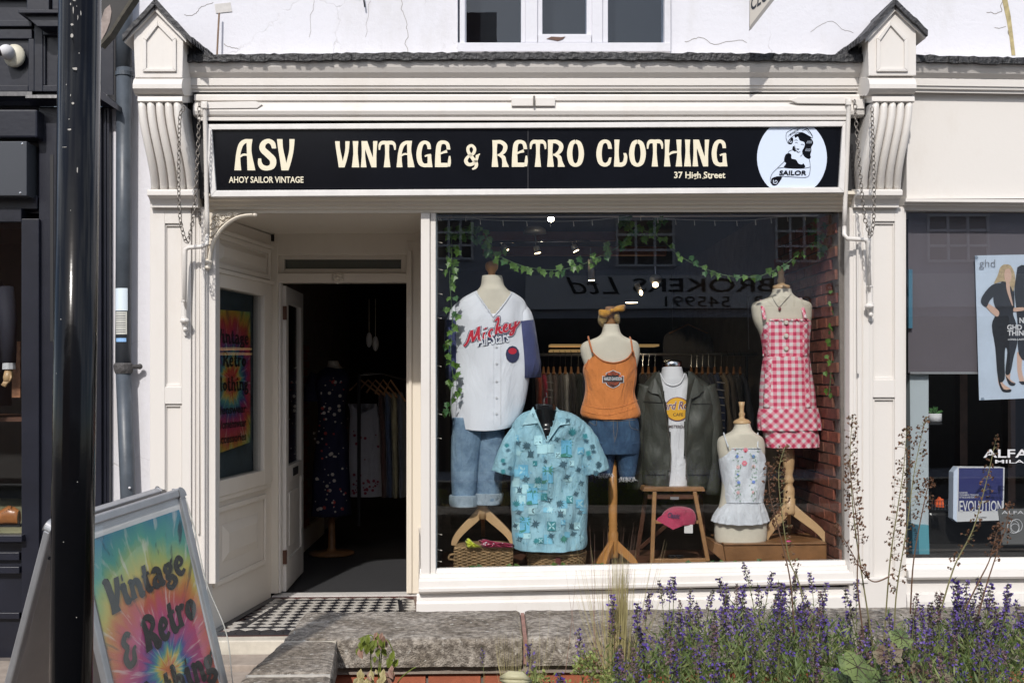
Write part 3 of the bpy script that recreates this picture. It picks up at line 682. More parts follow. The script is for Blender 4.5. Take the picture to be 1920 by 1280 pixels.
# ================================================================== INTERIOR OF THE SHOP
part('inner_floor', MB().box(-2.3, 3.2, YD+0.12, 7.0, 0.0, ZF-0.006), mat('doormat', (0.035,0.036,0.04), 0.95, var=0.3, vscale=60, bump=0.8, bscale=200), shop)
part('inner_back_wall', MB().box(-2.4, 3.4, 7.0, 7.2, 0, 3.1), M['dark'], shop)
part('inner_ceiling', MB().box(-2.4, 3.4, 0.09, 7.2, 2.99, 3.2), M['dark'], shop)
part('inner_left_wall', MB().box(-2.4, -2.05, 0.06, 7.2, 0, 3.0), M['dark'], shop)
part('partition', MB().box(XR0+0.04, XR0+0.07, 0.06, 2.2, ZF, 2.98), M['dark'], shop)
part('display_floor', MB().box(XR0+0.06, 2.14, 0.012, 0.95, 0.3, W(1200, 1066, 0.02).z-0.02), M['wood_dark'], shop)
part('inner_lintel', MB().box(XR0+0.06, 2.14, 0.03, 0.10, 2.715, 3.0), M['dark'], shop)
part('window_soffit', MB().box(XR0+0.06, 2.14, 0.10, 0.42, 2.75, 2.78), M['white'], shop)
# brick return at the right of the window; each brick its own
bw = part('brick_wall', MB().box(2.165, 2.4, 0.02, 7.0, 0, 3.0), M['mortar'], shop, label='bare red brick side wall of the window')
XBW = 2.165
bm = [master('brick', MB().box(-0.018,0,-0.1,0.1,-0.031,0.031), m_) for m_ in M['brick']]
nb = 0; k = 0; z = 0.42
while z < 2.72:
    y = 0.04 + (0.11 if k % 2 else 0)
    while y < 1.45:
        inst(rnd.choice(bm), 'brick', bw, (XBW + rnd.uniform(-0.003,0.004), y+0.1, z), rot=(rnd.uniform(-0.02,0.02), 0, rnd.uniform(-0.01,0.01))); nb += 1
        y += 0.214
    z += 0.0735; k += 1
# brick wall left inside the doorway
bw2 = part('brick_wall', MB().box(-2.05, -1.78, YD+0.9, 7.0, 0, 2.99), M['mortar'], shop, label='dark brick wall inside the doorway, left')
z = 0.35; k = 0
while z < 2.0:
    y = YD+0.95+(0.11 if k % 2 else 0)
    while y < 3.6:
        inst(rnd.choice(bm), 'brick', bw2, (-1.78+0.016, y+0.1, z)); y += 0.214
    z += 0.0735; k += 1
part('skirting', MB().box(-1.78, -1.74, YD+0.95, 4.6, ZF, 0.32), M['white'], shop)
# ================================================================== SIGN BOARD
YS = -0.175
sign = thing('shop_sign', 'long black signboard lettered ASV Vintage & Retro Clothing with a round pin-up emblem', 'sign', W(985, 365, -0.2))
part('board', MB().quad([(392,362),(1583,356),(1586,231),(390,238)], YS, -0.12), M['black_sign'], sign)
def memb(p, Y0, Y1): return MB().quad(p, Y0, Y1)
TL, TR, BR, BL = (385,233), (1589,227), (1583,361), (395,369)
tl, tr_, br, bl = (397,243), (1580,237), (1573,351), (405,357)
YF = YS-0.022
part('frame', memb([tl, tr_, TR, TL], YF, YS+0.08), M['alu_white'], sign, bev=0.003)
part('frame', memb([BL, BR, br, bl], YF, YS+0.08), M['alu_white'], sign, bev=0.003)
part('frame', memb([BL, bl, tl, TL], YF, YS+0.08), M['alu_white'], sign, bev=0.003)
part('frame', memb([br, BR, TR, tr_], YF, YS+0.08), M['alu_white'], sign, bev=0.003)
part('board_joint', MB().quad([(989.5,356),(990.5,356),(990.5,238),(989.5,238)], YS-0.0008, YS), mat('joint', (0.03,0.03,0.035), 0.5), sign)
G = {
 'V': [[(.10,1,.19),(.13,.7,.17),(.2,.35,.19),(.27,0.0,.22)], [(.52,1,.18),(.50,.65,.15),(.42,.3,.15),(.33,0.0,.13)]],
 'I': [[(.1,1,.19),(.1,.55,.15),(.1,0,.25)]],
 'N': [[(.08,1,.17),(.07,.5,.13),(.08,0,.22)], [(.12,1,.19),(.28,.55,.17),(.48,0,.19)], [(.53,1,.17),(.51,.5,.13),(.5,0,.15)]],
 'T': [[(.03,.66,.06),(.05,.84,.11),(.14,.93,.14),(.34,.93,.14),(.55,.93,.14),(.64,.84,.11),(.66,.66,.06)], [(.34,.93,.19),(.34,.5,.16),(.34,0,.27)]],
 'A': [[(.10,0,.22),(.10,.25,.17),(.12,.55,.14),(.2,.82,.15),(.33,.93,.13),(.46,.95,.1)], [(.47,1,.19),(.46,.6,.15),(.53,0,.25)], [(.12,.40,.06),(.28,.50,.07),(.46,.48,.06)]],
 'S': [[(.52,.70,.13),(.47,.87,.15),(.33,.94,.14),(.19,.85,.17),(.17,.68,.19),(.34,.5,.2),(.48,.34,.2),(.47,.15,.18),(.33,.07,.15),(.17,.1,.16),(.09,.22,.13),(.08,.38,.09)]],
 'G': [[(.50,.68,.13),(.46,.87,.14),(.32,.94,.13),(.18,.83,.17),(.11,.5,.19),(.16,.18,.18),(.3,.07,.14),(.45,.08,.14)], [(.50,.48,.14),(.51,.25,.15),(.52,0,.2)], [(.33,.41,.06),(.43,.45,.07),(.56,.46,.08)]],
 'E': [[(.54,.66,.14),(.49,.87,.14),(.34,.94,.13),(.18,.86,.18),(.13,.5,.2),(.13,.0,.24)], [(.1,.08,.16),(.35,.08,.16),(.5,.08,.16)], [(.55,.02,.1),(.57,.2,.12),(.58,.42,.06)], [(.16,.48,.07),(.32,.55,.08),(.48,.6,.12)]],
 'R': [[(.11,1,.2),(.1,.5,.16),(.11,0,.25)], [(.11,.93,.13),(.33,.93,.14),(.49,.8,.16),(.46,.6,.15),(.3,.46,.09),(.2,.45,.06)], [(.28,.45,.1),(.42,.36,.15),(.46,.2,.16),(.5,0,.26)]],
 'O': [[(.33,.94,.13),(.18,.84,.17),(.11,.5,.2),(.17,.17,.18),(.33,.06,.13),(.49,.17,.18),(.55,.5,.2),(.48,.84,.17),(.325,.94,.13)]],
 'C': [[(.52,.66,.14),(.47,.87,.14),(.33,.94,.13),(.18,.84,.17),(.11,.5,.2),(.16,.18,.18),(.31,.07,.14),(.46,.13,.13),(.53,.34,.08)]],
 'L': [[(.12,1,.2),(.11,.5,.16),(.12,.0,.24)], [(.1,.08,.16),(.32,.08,.16),(.42,.16,.15),(.46,.36,.13),(.42,.5,.1)]],
 'H': [[(.10,1,.19),(.09,.5,.15),(.1,0,.24)], [(.53,1,.19),(.54,.5,.15),(.53,0,.24)], [(.12,.40,.05),(.28,.52,.09),(.52,.54,.06)]],
 '&': [[(.60,.52,.09),(.52,.30,.13),(.36,.12,.14),(.18,.12,.15),(.10,.28,.15),(.2,.45,.12),(.4,.58,.13),(.46,.78,.13),(.34,.93,.12),(.2,.85,.13),(.2,.66,.13),(.36,.4,.15),(.52,.16,.15),(.5,-.02,.12),(.36,-.1,.07)], [(.5,.46,.09),(.68,.56,.06)]],
}
GW = {'V':.62,'I':.25,'N':.62,'T':.69,'A':.66,'S':.57,'G':.62,'E':.62,'R':.63,'O':.65,'C':.58,'L':.52,'H':.66,'&':.68}
def letter(mb, ch, x0, x1, y0, y1, Y, slope=0.0):
    v, f = stroke2d(G[ch]); gw = GW[ch]
    def fn(u, vv, l=0): return W(x0 + (x1-x0)*u/gw, y1 + (y0-y1)*vv, Y - l*0.0003)
    flat(mb, v, f, fn)
lt = MB()
for ch, a, b in [('A',440,479),('S',482,517),('V',519,553)]: letter(lt, ch, a, b, 261, 319.5, YS-0.0015)
part('lettering', lt, M['sign_cream'], sign)
lt = MB()
for ch, a, b in [('V',628,656),('I',661,675),('N',678,708),('T',710,742),('A',744,777.5),('G',780,811),('E',815,845),('R',922.6,954),('E',959,989),('T',993.6,1024),('R',1026.6,1059),('O',1062.7,1095),('C',1117.6,1147),('L',1151,1176),('O',1179,1211),('T',1213,1243),('H',1246,1279.5),('I',1284,1297),('N',1300,1330),('G',1333.6,1364)]:
    t = (a-628)/735; letter(lt, ch, a, b, 265 - 3.0*min(1,t*1.6), 314 - 2*t, YS-0.0015)
letter(lt, '&', 869, 900, 270, 313, YS-0.0015)
part('lettering', lt, M['sign_cream'], sign)
lt = MB(); v, f = text2d('AHOY SAILOR VINTAGE', 0.018); flat(lt, v, f, pxrect(429, 331, 569, 343, YS-0.0015)); part('lettering', lt, M['sign_cream'], sign)
lt = MB(); v, f = text2d('37 High Street', 0.02); flat(lt, v, f, pxrect(1264, 322, 1360, 338, YS-0.0015)); 
for (x, y) in [(1291,334),(1304,334),(1318,334),(1331,334)]: lt.quad([(x-1.5,y+1),(x+3,y+1),(x+3,y),(x-1.5,y)], YS-0.0018, YS-0.0016)
part('lettering', lt, M['sign_cream'], sign)
# round emblem
em = MB(); pts = []
for k in range(64):
    q = 2*math.pi*k/64; x = 1485 + 65.5*math.cos(q); y = 296 - 73*math.sin(q); pts.append((x, min(351.5, max(238, y))))
em.poly(pts, YS-0.0014, YS-0.0001); part('emblem', em, M['sign_white'], sign)
ink = MB(); LY = [YS-0.0020]
def Z(x, y): return (1380 + x*220/1877, 220 + y*150/1280)     # from the enlarged view of the emblem
def blob(pts, smooth=True):
    p = crom([(*q, 0) for q in pts] + [(*pts[0], 0)], 4)[:-1] if smooth else pts
    ink.poly([Z(q[0], q[1]) for q in p], LY[0], LY[0]+0.0002); LY[0] -= 0.00012
def line(pts, w_=7):
    v_, f_ = stroke2d([[(x, y, w_) for x, y in pts]], 4)
    l = LY[0]; flat(ink, v_, f_, lambda u, vv, q=0: W(*Z(u, vv), l)); LY[0] -= 0.00012
blob([(935,290),(985,265),(1080,260),(1180,330),(1225,370),(1235,420),(1205,480),(1205,540),(1190,600),(1198,640),(1170,668),(1120,650),(1080,610),(1060,540),(1090,480),(1100,420),(1075,390),(1020,370),(990,310),(950,330)])
blob([(1000,255),(1060,240),(1190,310),(1200,335),(1130,360),(1050,350),(1010,300)])
blob([(915,460),(935,470),(950,520),(965,540),(935,548),(900,510)])
blob([(775,640),(800,590),(850,575),(885,600),(890,660),(960,680),(1000,740),(1060,755),(1075,735),(1090,810),(780,812),(800,740),(770,700)])
blob([(840,370),(860,345),(905,325),(915,380),(890,430),(850,425),(835,400)])
blob([(560,1040),(570,980),(640,950),(735,955),(690,1040),(640,1090),(580,1085)])
line([(830,580),(850,545),(900,525),(960,540),(1010,560),(1025,545)]); line([(1060,540),(1065,590),(1030,625)]); line([(940,450),(950,500),(985,560),(1020,555)], 6)
line([(975,500),(990,515),(1010,505)], 14); line([(945,410),(965,400),(985,415)], 6); line([(1040,440),(1060,430),(1085,445)], 6); line([(935,375),(960,360),(985,375)], 5)
line([(1170,670),(1185,740),(1185,850),(1150,950),(1000,960),(750,945),(640,950)]); line([(780,700),(660,815),(580,900),(550,980),(555,1040),(600,1090)]); line([(660,815),(800,800),(900,815),(1090,815),(1185,795)], 6)
line([(800,330),(810,250),(880,205),(990,165),(1080,170),(1140,180),(1220,290),(1210,330),(1100,290),(1000,240),(930,290),(870,330)], 6); line([(800,330),(830,410),(870,430)], 6); line([(1100,200),(1140,185),(1190,250),(1215,300)], 5); line([(1060,215),(1120,200),(1175,260)], 5)
part('emblem_drawing', ink, M['black_sign'], sign)
wh = MB(); ink2 = ink; ink = wh; LY[0] -= 0.0003
line([(600,1000),(600,1050),(640,1060),(660,1030),(635,1010),(620,1035)], 10); line([(870,360),(855,390),(880,405),(895,380)], 8)
for k in range(5): line([(1110+k*18,545),(1118+k*18,520),(1125+k*18,500)], 4); line([(1130+k*17,420),(1140+k*17,395),(1150+k*17,375)], 4)
part('emblem_highlight', wh, M['sign_white'], sign)
lt = MB(); v, f = text2d('SAILOR', 0.03, 0.1); flat(lt, v, f, lambda u, vv, l=0: W(*Z(690+435*u, 925-75*vv+0*u), LY[0]))
v, f = text2d('AHOY', 0.02, 0.2); flat(lt, v, f, lambda u, vv, l=0: W(*Z(835+190*u+30*vv-10, 315-110*u-55*vv), LY[0])); part('lettering', lt, M['black_sign'], sign)

# ================================================================== AWNING (rolled up in its box)
aw = thing('awning', 'white painted roller awning folded into its box above the sign', 'awning', W(985, 222, -0.200))
part('awning_box', MB().molding([(-0.180,177),(-0.190,180),(-0.190,188),(-0.175,190),(-0.175,192),(-0.195,194),(-0.215,200),(-0.218,208),(-0.210,215),(-0.190,219),(-0.160,220),(-0.160,222),(-0.14,222),(-0.14,177)], 364, 1619, 0, ref=-0.190), M['white'], aw)
wb = MB(); wb.molding([(-0.190,219),(-0.202,221),(-0.202,226),(-0.180,227),(-0.180,219)], 372, 1590, -1, ref=-0.190); part('front_lath', wb, M['white'], aw)
part('catch', MB().bar(959, 183, 1000, 199, -0.232, -0.190), M['white'], aw, bev=0.004); part('catch', MB().bar(1004, 183, 1041, 199, -0.232, -0.190), M['white'], aw, bev=0.004)
part('catch_pin', MB().tube([W(1001.5,180,-0.235), W(1001.5,200,-0.235)], 0.006), M['chain'], aw)
part('strap', MB().poly([(379,192),(480,190),(492,196),(482,203),(379,204)], -0.225, -0.200), M['white'], aw, bev=0.003)
part('strap', MB().poly([(1494,182),(1594,182),(1594,195),(1496,194),(1481,188)], -0.225, -0.200), M['white'], aw, bev=0.003)
# folding arms, one each side
def arm(pts, fit, s_, tg):
    a = part('awning_arm', MB().tube(crom([tuple(p) for p in pts[:3]], 4), 0.0145 , 8), M['white'], aw, label='folded awning arm %s' % tg, smooth=True)
    part('rod', MB().tube(pts[3:], 0.014, 8), M['white'], a, smooth=True)
    f = MB(); x, y = fit; Yf = pts[-1].y
    f.tube([W(x,y-32,Yf), W(x,y-30,Yf)], 0.022, 10); f.tube([W(x,y-30,Yf), W(x,y,Yf)], 0.018, 10); f.tube([W(x,y,Yf), W(x,y+3,Yf)], 0.026, 10)
    f.ball(W(x+s_*1,y+6,Yf-0.01), 0.03, 0.028, 0.018); f.tube([W(x,y+8,Yf), W(x+1,y+22,Yf+0.02)], [0.018,0.013], 8); f.ball(W(x+2,y+22,Yf), 0.014)
    f.poly([(x-6,y+4),(x+8,y+4),(x+8,y+26),(x+5,y+34),(x,y+34),(x-4,y+24)], Yf+0.03, Yf+0.05)
    part('fitting', f, M['white'], a, smooth=False)
    hk = MB(); hk.bar(pts[0][3]-9, pts[0][4]-8, pts[0][3]+7, pts[0][4]+10, -0.240, -0.200) if False else None
    return a
def pts_(l): return [W(x, y, Y) for x, y, Y in l]
arm(pts_([(383,192,-0.240),(385,240,-0.210),(389,440,-0.150),(389,440,-0.150),(387,458,-0.21),(380,462,-0.21),(354,464,-0.2),(348,467,-0.2),(347,480,-0.19),(346,586,-0.16)]), (345,595), 1, 'at the left of the sign')
arm(pts_([(1592,186,-0.240),(1590,240,-0.210),(1583,425,-0.150),(1583,425,-0.150),(1583,440,-0.21),(1588,447,-0.21),(1616,449,-0.2),(1624,450,-0.2),(1627,458,-0.19),(1631,560,-0.16)]), (1631,568), -1, 'at the right of the sign')
bl_ = MB(); bl_.bar(377,190,388,203,-0.250,-0.225); part('knuckle', bl_, M['white'], aw, bev=0.003)
bl_ = MB(); bl_.bar(1587,184,1597,197,-0.250,-0.225); bl_.bar(1601,186,1622,204,-0.230,-0.200); part('knuckle', bl_, M['white'], aw, bev=0.003)
# second rods inside the left corner
part('stay', MB().tube([W(373,400,-0.08), W(372,1000,-0.10)], 0.007, 6), M['white'], aw); part('stay', MB().tube([W(1606,398,-0.14), W(1608,470,-0.15), W(1609,700,-0.15)], 0.007, 6), M['white'], aw)
# ---- chains
lk = MB(); n_ = 10
ring_ = []
for k in range(n_+1):
    q = 2*math.pi*k/n_; ring_.append((0.0105*math.cos(q), 0, 0.0175*math.sin(q)))
lk.tube(ring_, 0.0028, 5, caps=False); mlk = master('chain_link', lk, M['chain'], True)
def chain(px, tg, Y0):
    pts = crom([(*W(x, y, Yc_),) for x, y, Yc_ in px], 30)
    pts = [Vector(p) for p in pts]
    t = thing('chain', 'rusty steel chain hanging in a loop %s' % tg, 'chain', pts[0], group='chains hanging beside the sign')
    d = 0.0; nx_ = 0.0; k = 0
    for a, b in zip(pts, pts[1:]):
        seg = (b-a).length
        while nx_ <= d + seg:
            p = a + (b-a)*((nx_-d)/seg if seg else 0); dd = (b-a).normalized()
            ang_ = math.atan2(dd.x, dd.z)
            rotm = Matrix.Rotation(ang_, 3, 'Y') @ Matrix.Rotation(R(35 if k % 2 else -50), 3, 'Z')
            inst(mlk, 'chain_link', t, p, rot=rotm.to_euler()); nx_ += 0.0265; k += 1
        d += seg
chain([(343,205,-0.41),(337,225,-0.41),(335,330,-0.41),(337,400,-0.41),(342,432,-0.41),(350,453,-0.41),(358,432,-0.36),(364,390,-0.36),(370,300,-0.36),(373,230,-0.36),(374,196,-0.36)], 'from the left end of the awning', 0)
chain([(1603,192,-0.36),(1606,240,-0.36),(1613,330,-0.36),(1620,400,-0.36),(1626,425,-0.36),(1632,442,-0.41),(1637,422,-0.41),(1639,380,-0.41),(1638,300,-0.41),(1636,240,-0.41),(1635,205,-0.41)], 'from the right end of the awning', 0)
chain([(374,402,-0.1),(375,415,-0.1),(379,424,-0.1),(384,428,-0.1)], 'short and loose over the corbel', 0)

# ================================================================== LEFT NEIGHBOUR: the navy shopfront
nv_ = thing('navy_shopfront', 'dark navy panelled shopfront of the menswear shop next door', 'shopfront', W(100, 1250, 0.0))
NP = M['navy_paint']
def nb_(n, x0, y0, x1, y1, Y0, Y1=0.3, bev=0.004, m_=None): return part(n, MB().bar(x0, y0, x1, y1, Y0, Y1), m_ or NP, nv_, bev=bev)
nb_('fascia_board', -1100, -200, 213, 180, 0.06)
nb_('fascia_panel', -1100, 73, 53, 160, 0.075, 0.3)
# frames in relief round the sunk panels
for (a, b, c, d, Y) in [(-1100,38,60,50,0.02),(-1100,55,60,73,0.035),(53,73,64,172,0.03),(-1100,160,53,172,0.035),(64,38,80,172,0.03),(80,56,112,66,0.025),(80,66,85,160,0.04),(80,160,112,172,0.03),(190,20,213,200,-0.02),(-1100,-40,50,-6,0.0),(50,-40,92,20,0.01),(98,-40,112,18,-0.02)]: nb_('moulding', a, b, c, d, Y, 0.1)
part('hood', MB().poly([(36,21),(120,21),(120,50),(70,50)], -0.10, 0.06), NP, nv_, bev=0.004); nb_('hood_ledge', 34, 18, 120, 25, -0.14, 0.06)
part('cornice', MB().molding([(-0.06,172),(-0.065,180),(-0.03,190),(-0.01,198),(0.06,199),(0.06,172)], -1100, 60, ref=0), NP, nv_)
part('cornice', MB().molding([(-0.14,178),(-0.145,184),(-0.09,192),(-0.03,200),(0.06,200),(0.06,178)], 53, 205, ref=-0.1), NP, nv_)
part('cornice_return', MB().poly([(186,172),(192,172),(220,196),(220,206),(186,184)], -0.16, 0.05), NP, nv_)
nb_('awning_casing', -1100, 205, 70, 258, -0.10, 0.2, 0.012)
nb_('recess', -1100, 258, 75, 400, 0.06); nb_('recess', -1100, 180, 75, 258, 0.065)
part('lightbox', MB().bar(-1100, 265, 50, 367, -0.12, 0.06), mat('lightbox_face', (0.06,0.065,0.075), 0.25), nv_, bev=0.004)
bo = MB()
for (x, y) in ((42,270),(38,362),(-60,270)): bo.ball(W(x,y,-0.12), 0.008, 0.004, 0.008)
part('screw', bo, M['chrome'], nv_)
nb_('pilaster', 73, 200, 205, 1260, 0.0); nb_('pilaster_edge', 205, 20, 215, 1260, 0.07, 0.3)
nb_('groove', 94, 290, 100, 640, -0.004, 0.0, 0, M['black']); nb_('groove', 176, 200, 190, 1260, -0.03, 0.0); nb_('groove', 196, 205, 199, 1260, -0.012, 0.0)
nb_('frame_post', 40, 410, 73, 1260, -0.03); nb_('lintel', -1100, 390, 40, 416, -0.03)
nb_('lintel', -1100, 367, 70, 392, 0.0)
part('pane', MB().bar(-1100, 415, 41, 1005, 0.0, 0.008), M['glass'], nv_)
nb_('sill', -1100, 1003, 41, 1016, -0.08); nb_('stall_board', -1100, 1016, 41, 1260, 0.0); nb_('moulding', -1100, 1035, 36, 1050, -0.03, 0.0); nb_('moulding', -1100, 1062, 36, 1075, -0.05, 0.0); nb_('moulding', -1100, 1148, 36, 1160, -0.03, 0.0)
part('inner_room', MB().box(-7.5, -2.95, 1.8, 1.9, 0, 3), M['dark'], nv_); part('inner_side', MB().box(-2.72, -2.6, 0.31, 1.9, 0, 3), M['dark'], nv_); part('inner_ceiling', MB().box(-7.5, -2.6, 0.31, 1.9, 2.75, 2.9), M['dark'], nv_)
part('display_floor', MB().bar(-1100, 990, 60, 1003, 0.02, 1.8), mat('straw_mat', (0.30,0.28,0.16), 0.9, var=0.3), nv_)
part('shelf', MB().bar(-1100, 782, 55, 790, 0.5, 1.2), M['wood_dark'], nv_); part('poster', MB().bar(22, 640, 38, 745, 1.2, 1.21), mat('orange_card', (0.45,0.2,0.1), 0.6, var=0.6, vscale=12), nv_)
# dark jacket on a dress form in that window
jt = thing('menswear_mannequin', 'mannequin in a dark suit with white cuff in the left shop window', 'mannequin', W(5, 990, 0.4))
jm = MB(); jm.lathe(W(-30,700,0.5), [(0.17,W(0,760,0.5).z),(0.17,W(0,640,0.5).z),(0.19,W(0,560,0.5).z),(0.10,W(0,525,0.5).z),(0.04,W(0,515,0.5).z)], 16); part('jacket', jm, mat('suit_cloth', (0.015,0.017,0.03), 0.8), jt, smooth=True)
part('sleeve', MB().tube([W(8,540,0.4), W(16,600,0.38), W(17,680,0.36)], [0.06,0.055,0.045], 10), bpy.data.materials['suit_cloth'], jt, smooth=True)
part('cuff', MB().tube([W(17,680,0.36), W(17,692,0.36)], [0.04,0.042], 10), M['body_white'], jt); 
h = MB(); h.tube([W(17,692,0.36), W(15,708,0.35), W(12,716,0.34)], [0.026,0.033,0.02], 8)
for k in range(4): h.tube([W(10+k*3,712,0.34), W(6+k*2,719,0.33), W(3+k*2,722+k,0.33)], [0.008,0.008,0.006], 6)
h.tube([W(19,698,0.35), W(21,708,0.33), W(18,714,0.32)], [0.01,0.009,0.006], 6)
part('hand', h, M['wood_light'], jt, smooth=True)
# tan brogue shoe
sh = thing('shoe', 'tan leather lace-up brogue on the straw mat in the left window', 'shoe', W(10, 990, 0.1))
s_ = MB(); Ysh = 0.12
rows = [(36,956,985,0.032),(28,950,986,0.036),(16,947,986,0.036),(4,954,986,0.036),(-8,962,986,0.042),(-22,967,987,0.045),(-38,972,988,0.03)]
vs = []; K = 12
for (x, y0, y1, r_) in rows:
    a, b = W(x, y0, Ysh), W(x, y1, Ysh); cz = (a.z+b.z)/2; hz = (a.z-b.z)/2
    for j in range(K):
        q = 2*math.pi*j/K; vs.append((a.x, Ysh + r_*math.cos(q), cz + hz*(math.sin(q) if math.sin(q) > -0.6 else -0.75)))
s_.add(vs, [(i*K+j, i*K+(j+1)%K, (i+1)*K+(j+1)%K, (i+1)*K+j) for i in range(len(rows)-1) for j in range(K)] + [tuple(range(K)), tuple(range(len(vs)-1, len(vs)-K-1, -1))])
part('upper', s_, mat('tan_leather', (0.42,0.16,0.05), 0.3, var=0.3, vscale=20), sh, smooth=True)
so = MB(); so.poly([(36,984),(-38,986),(-40,991),(37,990)], Ysh-0.04, Ysh+0.04); part('sole', so, M['black'], sh)
la = MB()
for k in range(5): la.tube([W(12-k*4+8,953+k*2.2,Ysh-0.034), W(18-k*4+4,948+k*2.2,Ysh)], 0.002, 4)
part('lace', la, M['black'], sh)
# security camera
sec = thing('security_camera', 'cream dome security camera on the navy fascia', 'camera', W(30, 105, 0.04))
part('base', MB().ball(W(27,105,0.02), 0.068, 0.035, 0.074, 20, 10), mat('old_cream', (0.55,0.52,0.42), 0.5), sec, smooth=True)
part('dome', MB().ball(W(13,98,-0.03), 0.046, 0.06, 0.046, 18, 10), M['body_white'], sec, smooth=True)
part('lens', MB().ball(W(1,98,-0.068), 0.018, 0.02, 0.024, 12, 8), M['black'], sec, smooth=True)

# ================================================================== DRAINPIPE
dp = thing('drainpipe', 'grey cast iron drainpipe with stickers between the two shopfronts', 'drainpipe', W(235, 1250, -0.05))
Yp = -0.03
part('pipe', MB().tube([W(235,-60,Yp), W(232,128,Yp)], 0.048, 20), M['pipe'], dp, smooth=True)
part('pipe', MB().tube([W(233,128,Yp), W(231,690,Yp)], 0.0475, 20), M['pipe'], dp, smooth=True)
part('pipe', MB().tube([W(231,690,Yp), W(240,930,Yp), W(241,1262,Yp)], 0.046, 20), M['pipe'], dp, smooth=True)
part('collar', MB().tube([W(233,136,Yp), W(233,143,Yp)], 0.054, 20), M['pipe'], dp, smooth=False)
jn = MB(); jn.tube([W(231,680,Yp), W(231,684,Yp), W(232,694,Yp), W(232,700,Yp)], [0.05,0.058,0.057,0.05], 16); jn.tube([W(232,688,Yp-0.03), W(262,687,-0.0)], 0.014, 8); jn.ball(W(262,687,0.0), 0.018)
part('joint', jn, mat('old_iron', (0.09,0.085,0.085), 0.7, var=0.5, vscale=40, bump=0.8, bscale=90), dp)
def wrap(name, y0, y1, m_, a0=-62, a1=38):
    mb = MB(); n = 8; vs = []
    for yy in (y0, y1):
        c = W(232, yy, Yp)
        for k in range(n+1):
            q = R(-90 + a0 + (a1-a0)*k/n); vs.append((c.x + 0.0492*math.cos(q), c.y + 0.0492*math.sin(q), c.z))
    mb.add(vs, [(k+n+1, k+n+2, k+1, k) for k in range(n)]); return part(name, mb, m_, dp)
wrap('sticker', 541, 583, mat('pale_sticker', (0.66,0.75,0.82), 0.5), -70, 45); wrap('sticker', 585, 627, mat('label_paper', (0.55,0.55,0.5), 0.6), -66, 40); wrap('sticker', 634, 641, mat('blue_tape', (0.25,0.45,0.75), 0.5), -66, 35)
tl_ = MB()
for k in range(9):
    c = W(232, 588.5+k*4.3, Yp); n = 6; vs = []
    for dz in (0.0035, -0.0035 if k % 3 else -0.0015):
        for j in range(n+1):
            q = R(-90 - 58 + 88*j/n); vs.append((c.x + 0.0496*math.cos(q), c.y + 0.0496*math.sin(q), c.z + dz))
    tl_.add(vs, [(j+n+1, j+n+2, j+1, j) for j in range(n)])
part('sticker_print', tl_, mat('print_grey', (0.22,0.22,0.22), 0.7), dp)
for (x, y) in ((243,914),): part('screw', MB().ball(W(x,y,-0.078), 0.008), M['body_white'], dp)

# ================================================================== BLACK POST in the foreground
po = thing('lamp_post', 'glossy black street post in the foreground with bird-marked paint', 'post', (-1.235, -4.0, 0))
Pp = Vector((W(150, 0, -4.03).x, -4.03, 0))
xb, xt = W(133, 1280, -4.03), W(150, 0, -4.03)
dirp = (xt - xb)
p0 = xb + dirp * ((0.0 - xb.z)/dirp.z); p1 = xb + dirp * ((2.9 - xb.z)/dirp.z)  # unseen top cut short so the post's shadow misses the facade
part('shaft', MB().tube([p0, p1], 0.0575, 40), M['pole_black'], po, smooth=True)
part('base', MB().lathe((p0.x,p0.y), [(0.1,-0.1),(0.1,0.35),(0.07,0.42),(0.05,0.43)], 20), M['pole_black'], po, smooth=False)
ch_ = MB(); rr = random.Random(4)
def onpole(px, py, rr_=0.0579):
    c = p0 + (p1-p0)*((W(px,py,-4.03).z - p0.z)/(p1.z-p0.z)); dx = max(-0.9, min(0.9, (W(px,py,-4.06).x - c.x)/0.0575))
    return Vector((c.x + dx*rr_, c.y - math.sqrt(1-dx*dx)*rr_, c.z))
for (px, py, w_, h_) in [(142,78,3,5),(147,139,5,3),(142,58,3,2),(143,203,3,3),(137,251,4,2),(151,325,1,6),(127,283,6,0.8),(139,188,0.8,3),(131,168,1,1),(150,24,1,1),(141,8,1.2,5),(144,30,0.8,8),(152,44,0.7,7),(157,36,0.8,6),(139,20,1,3),(146,14,3,1),(136,232,1.2,1),(154,110,1,1),(120,600,1,1.2),(139,400,0.8,1),(110,700,0.8,0.8),(150,900,0.8,1),(126,1010,1,1),(148,1150,1,1)]:
    n = 7; vs = [onpole(px + w_*math.cos(2*math.pi*k/n)*rr.uniform(0.6,1.2), py + h_*math.sin(2*math.pi*k/n)*rr.uniform(0.6,1.2)) for k in range(n)]
    ch_.add(vs, [tuple(range(n-1,-1,-1))])
part('droppings', ch_, M['chip'], po, kind='stuff')
# a hanging sign bracket behind the top of the post
hb = thing('sign_bracket', 'dark hanging board with a pale worn edge behind the top of the black post', 'sign', W(215, 0, -3.0))
part('board', MB().poly([(186,-60),(300,-60),(245,0),(222,36),(190,84),(184,86)], -3.0, -2.97), mat('old_board', (0.03,0.028,0.028), 0.6, var=0.4), hb)
part('worn_patch', MB().poly([(190,76),(189,40),(196,18),(206,9),(209,22),(206,42),(199,60)], -3.003, -3.0), mat('worn', (0.40,0.33,0.30), 0.8, var=0.4, vscale=30), hb)
part('edge', MB().poly([(188,86),(186,80),(204,60),(222,32),(246,-6),(254,-6),(228,32),(208,64)], -3.02, -2.97), mat('mossy', (0.10,0.09,0.07), 0.8, var=0.5, vscale=30), hb)

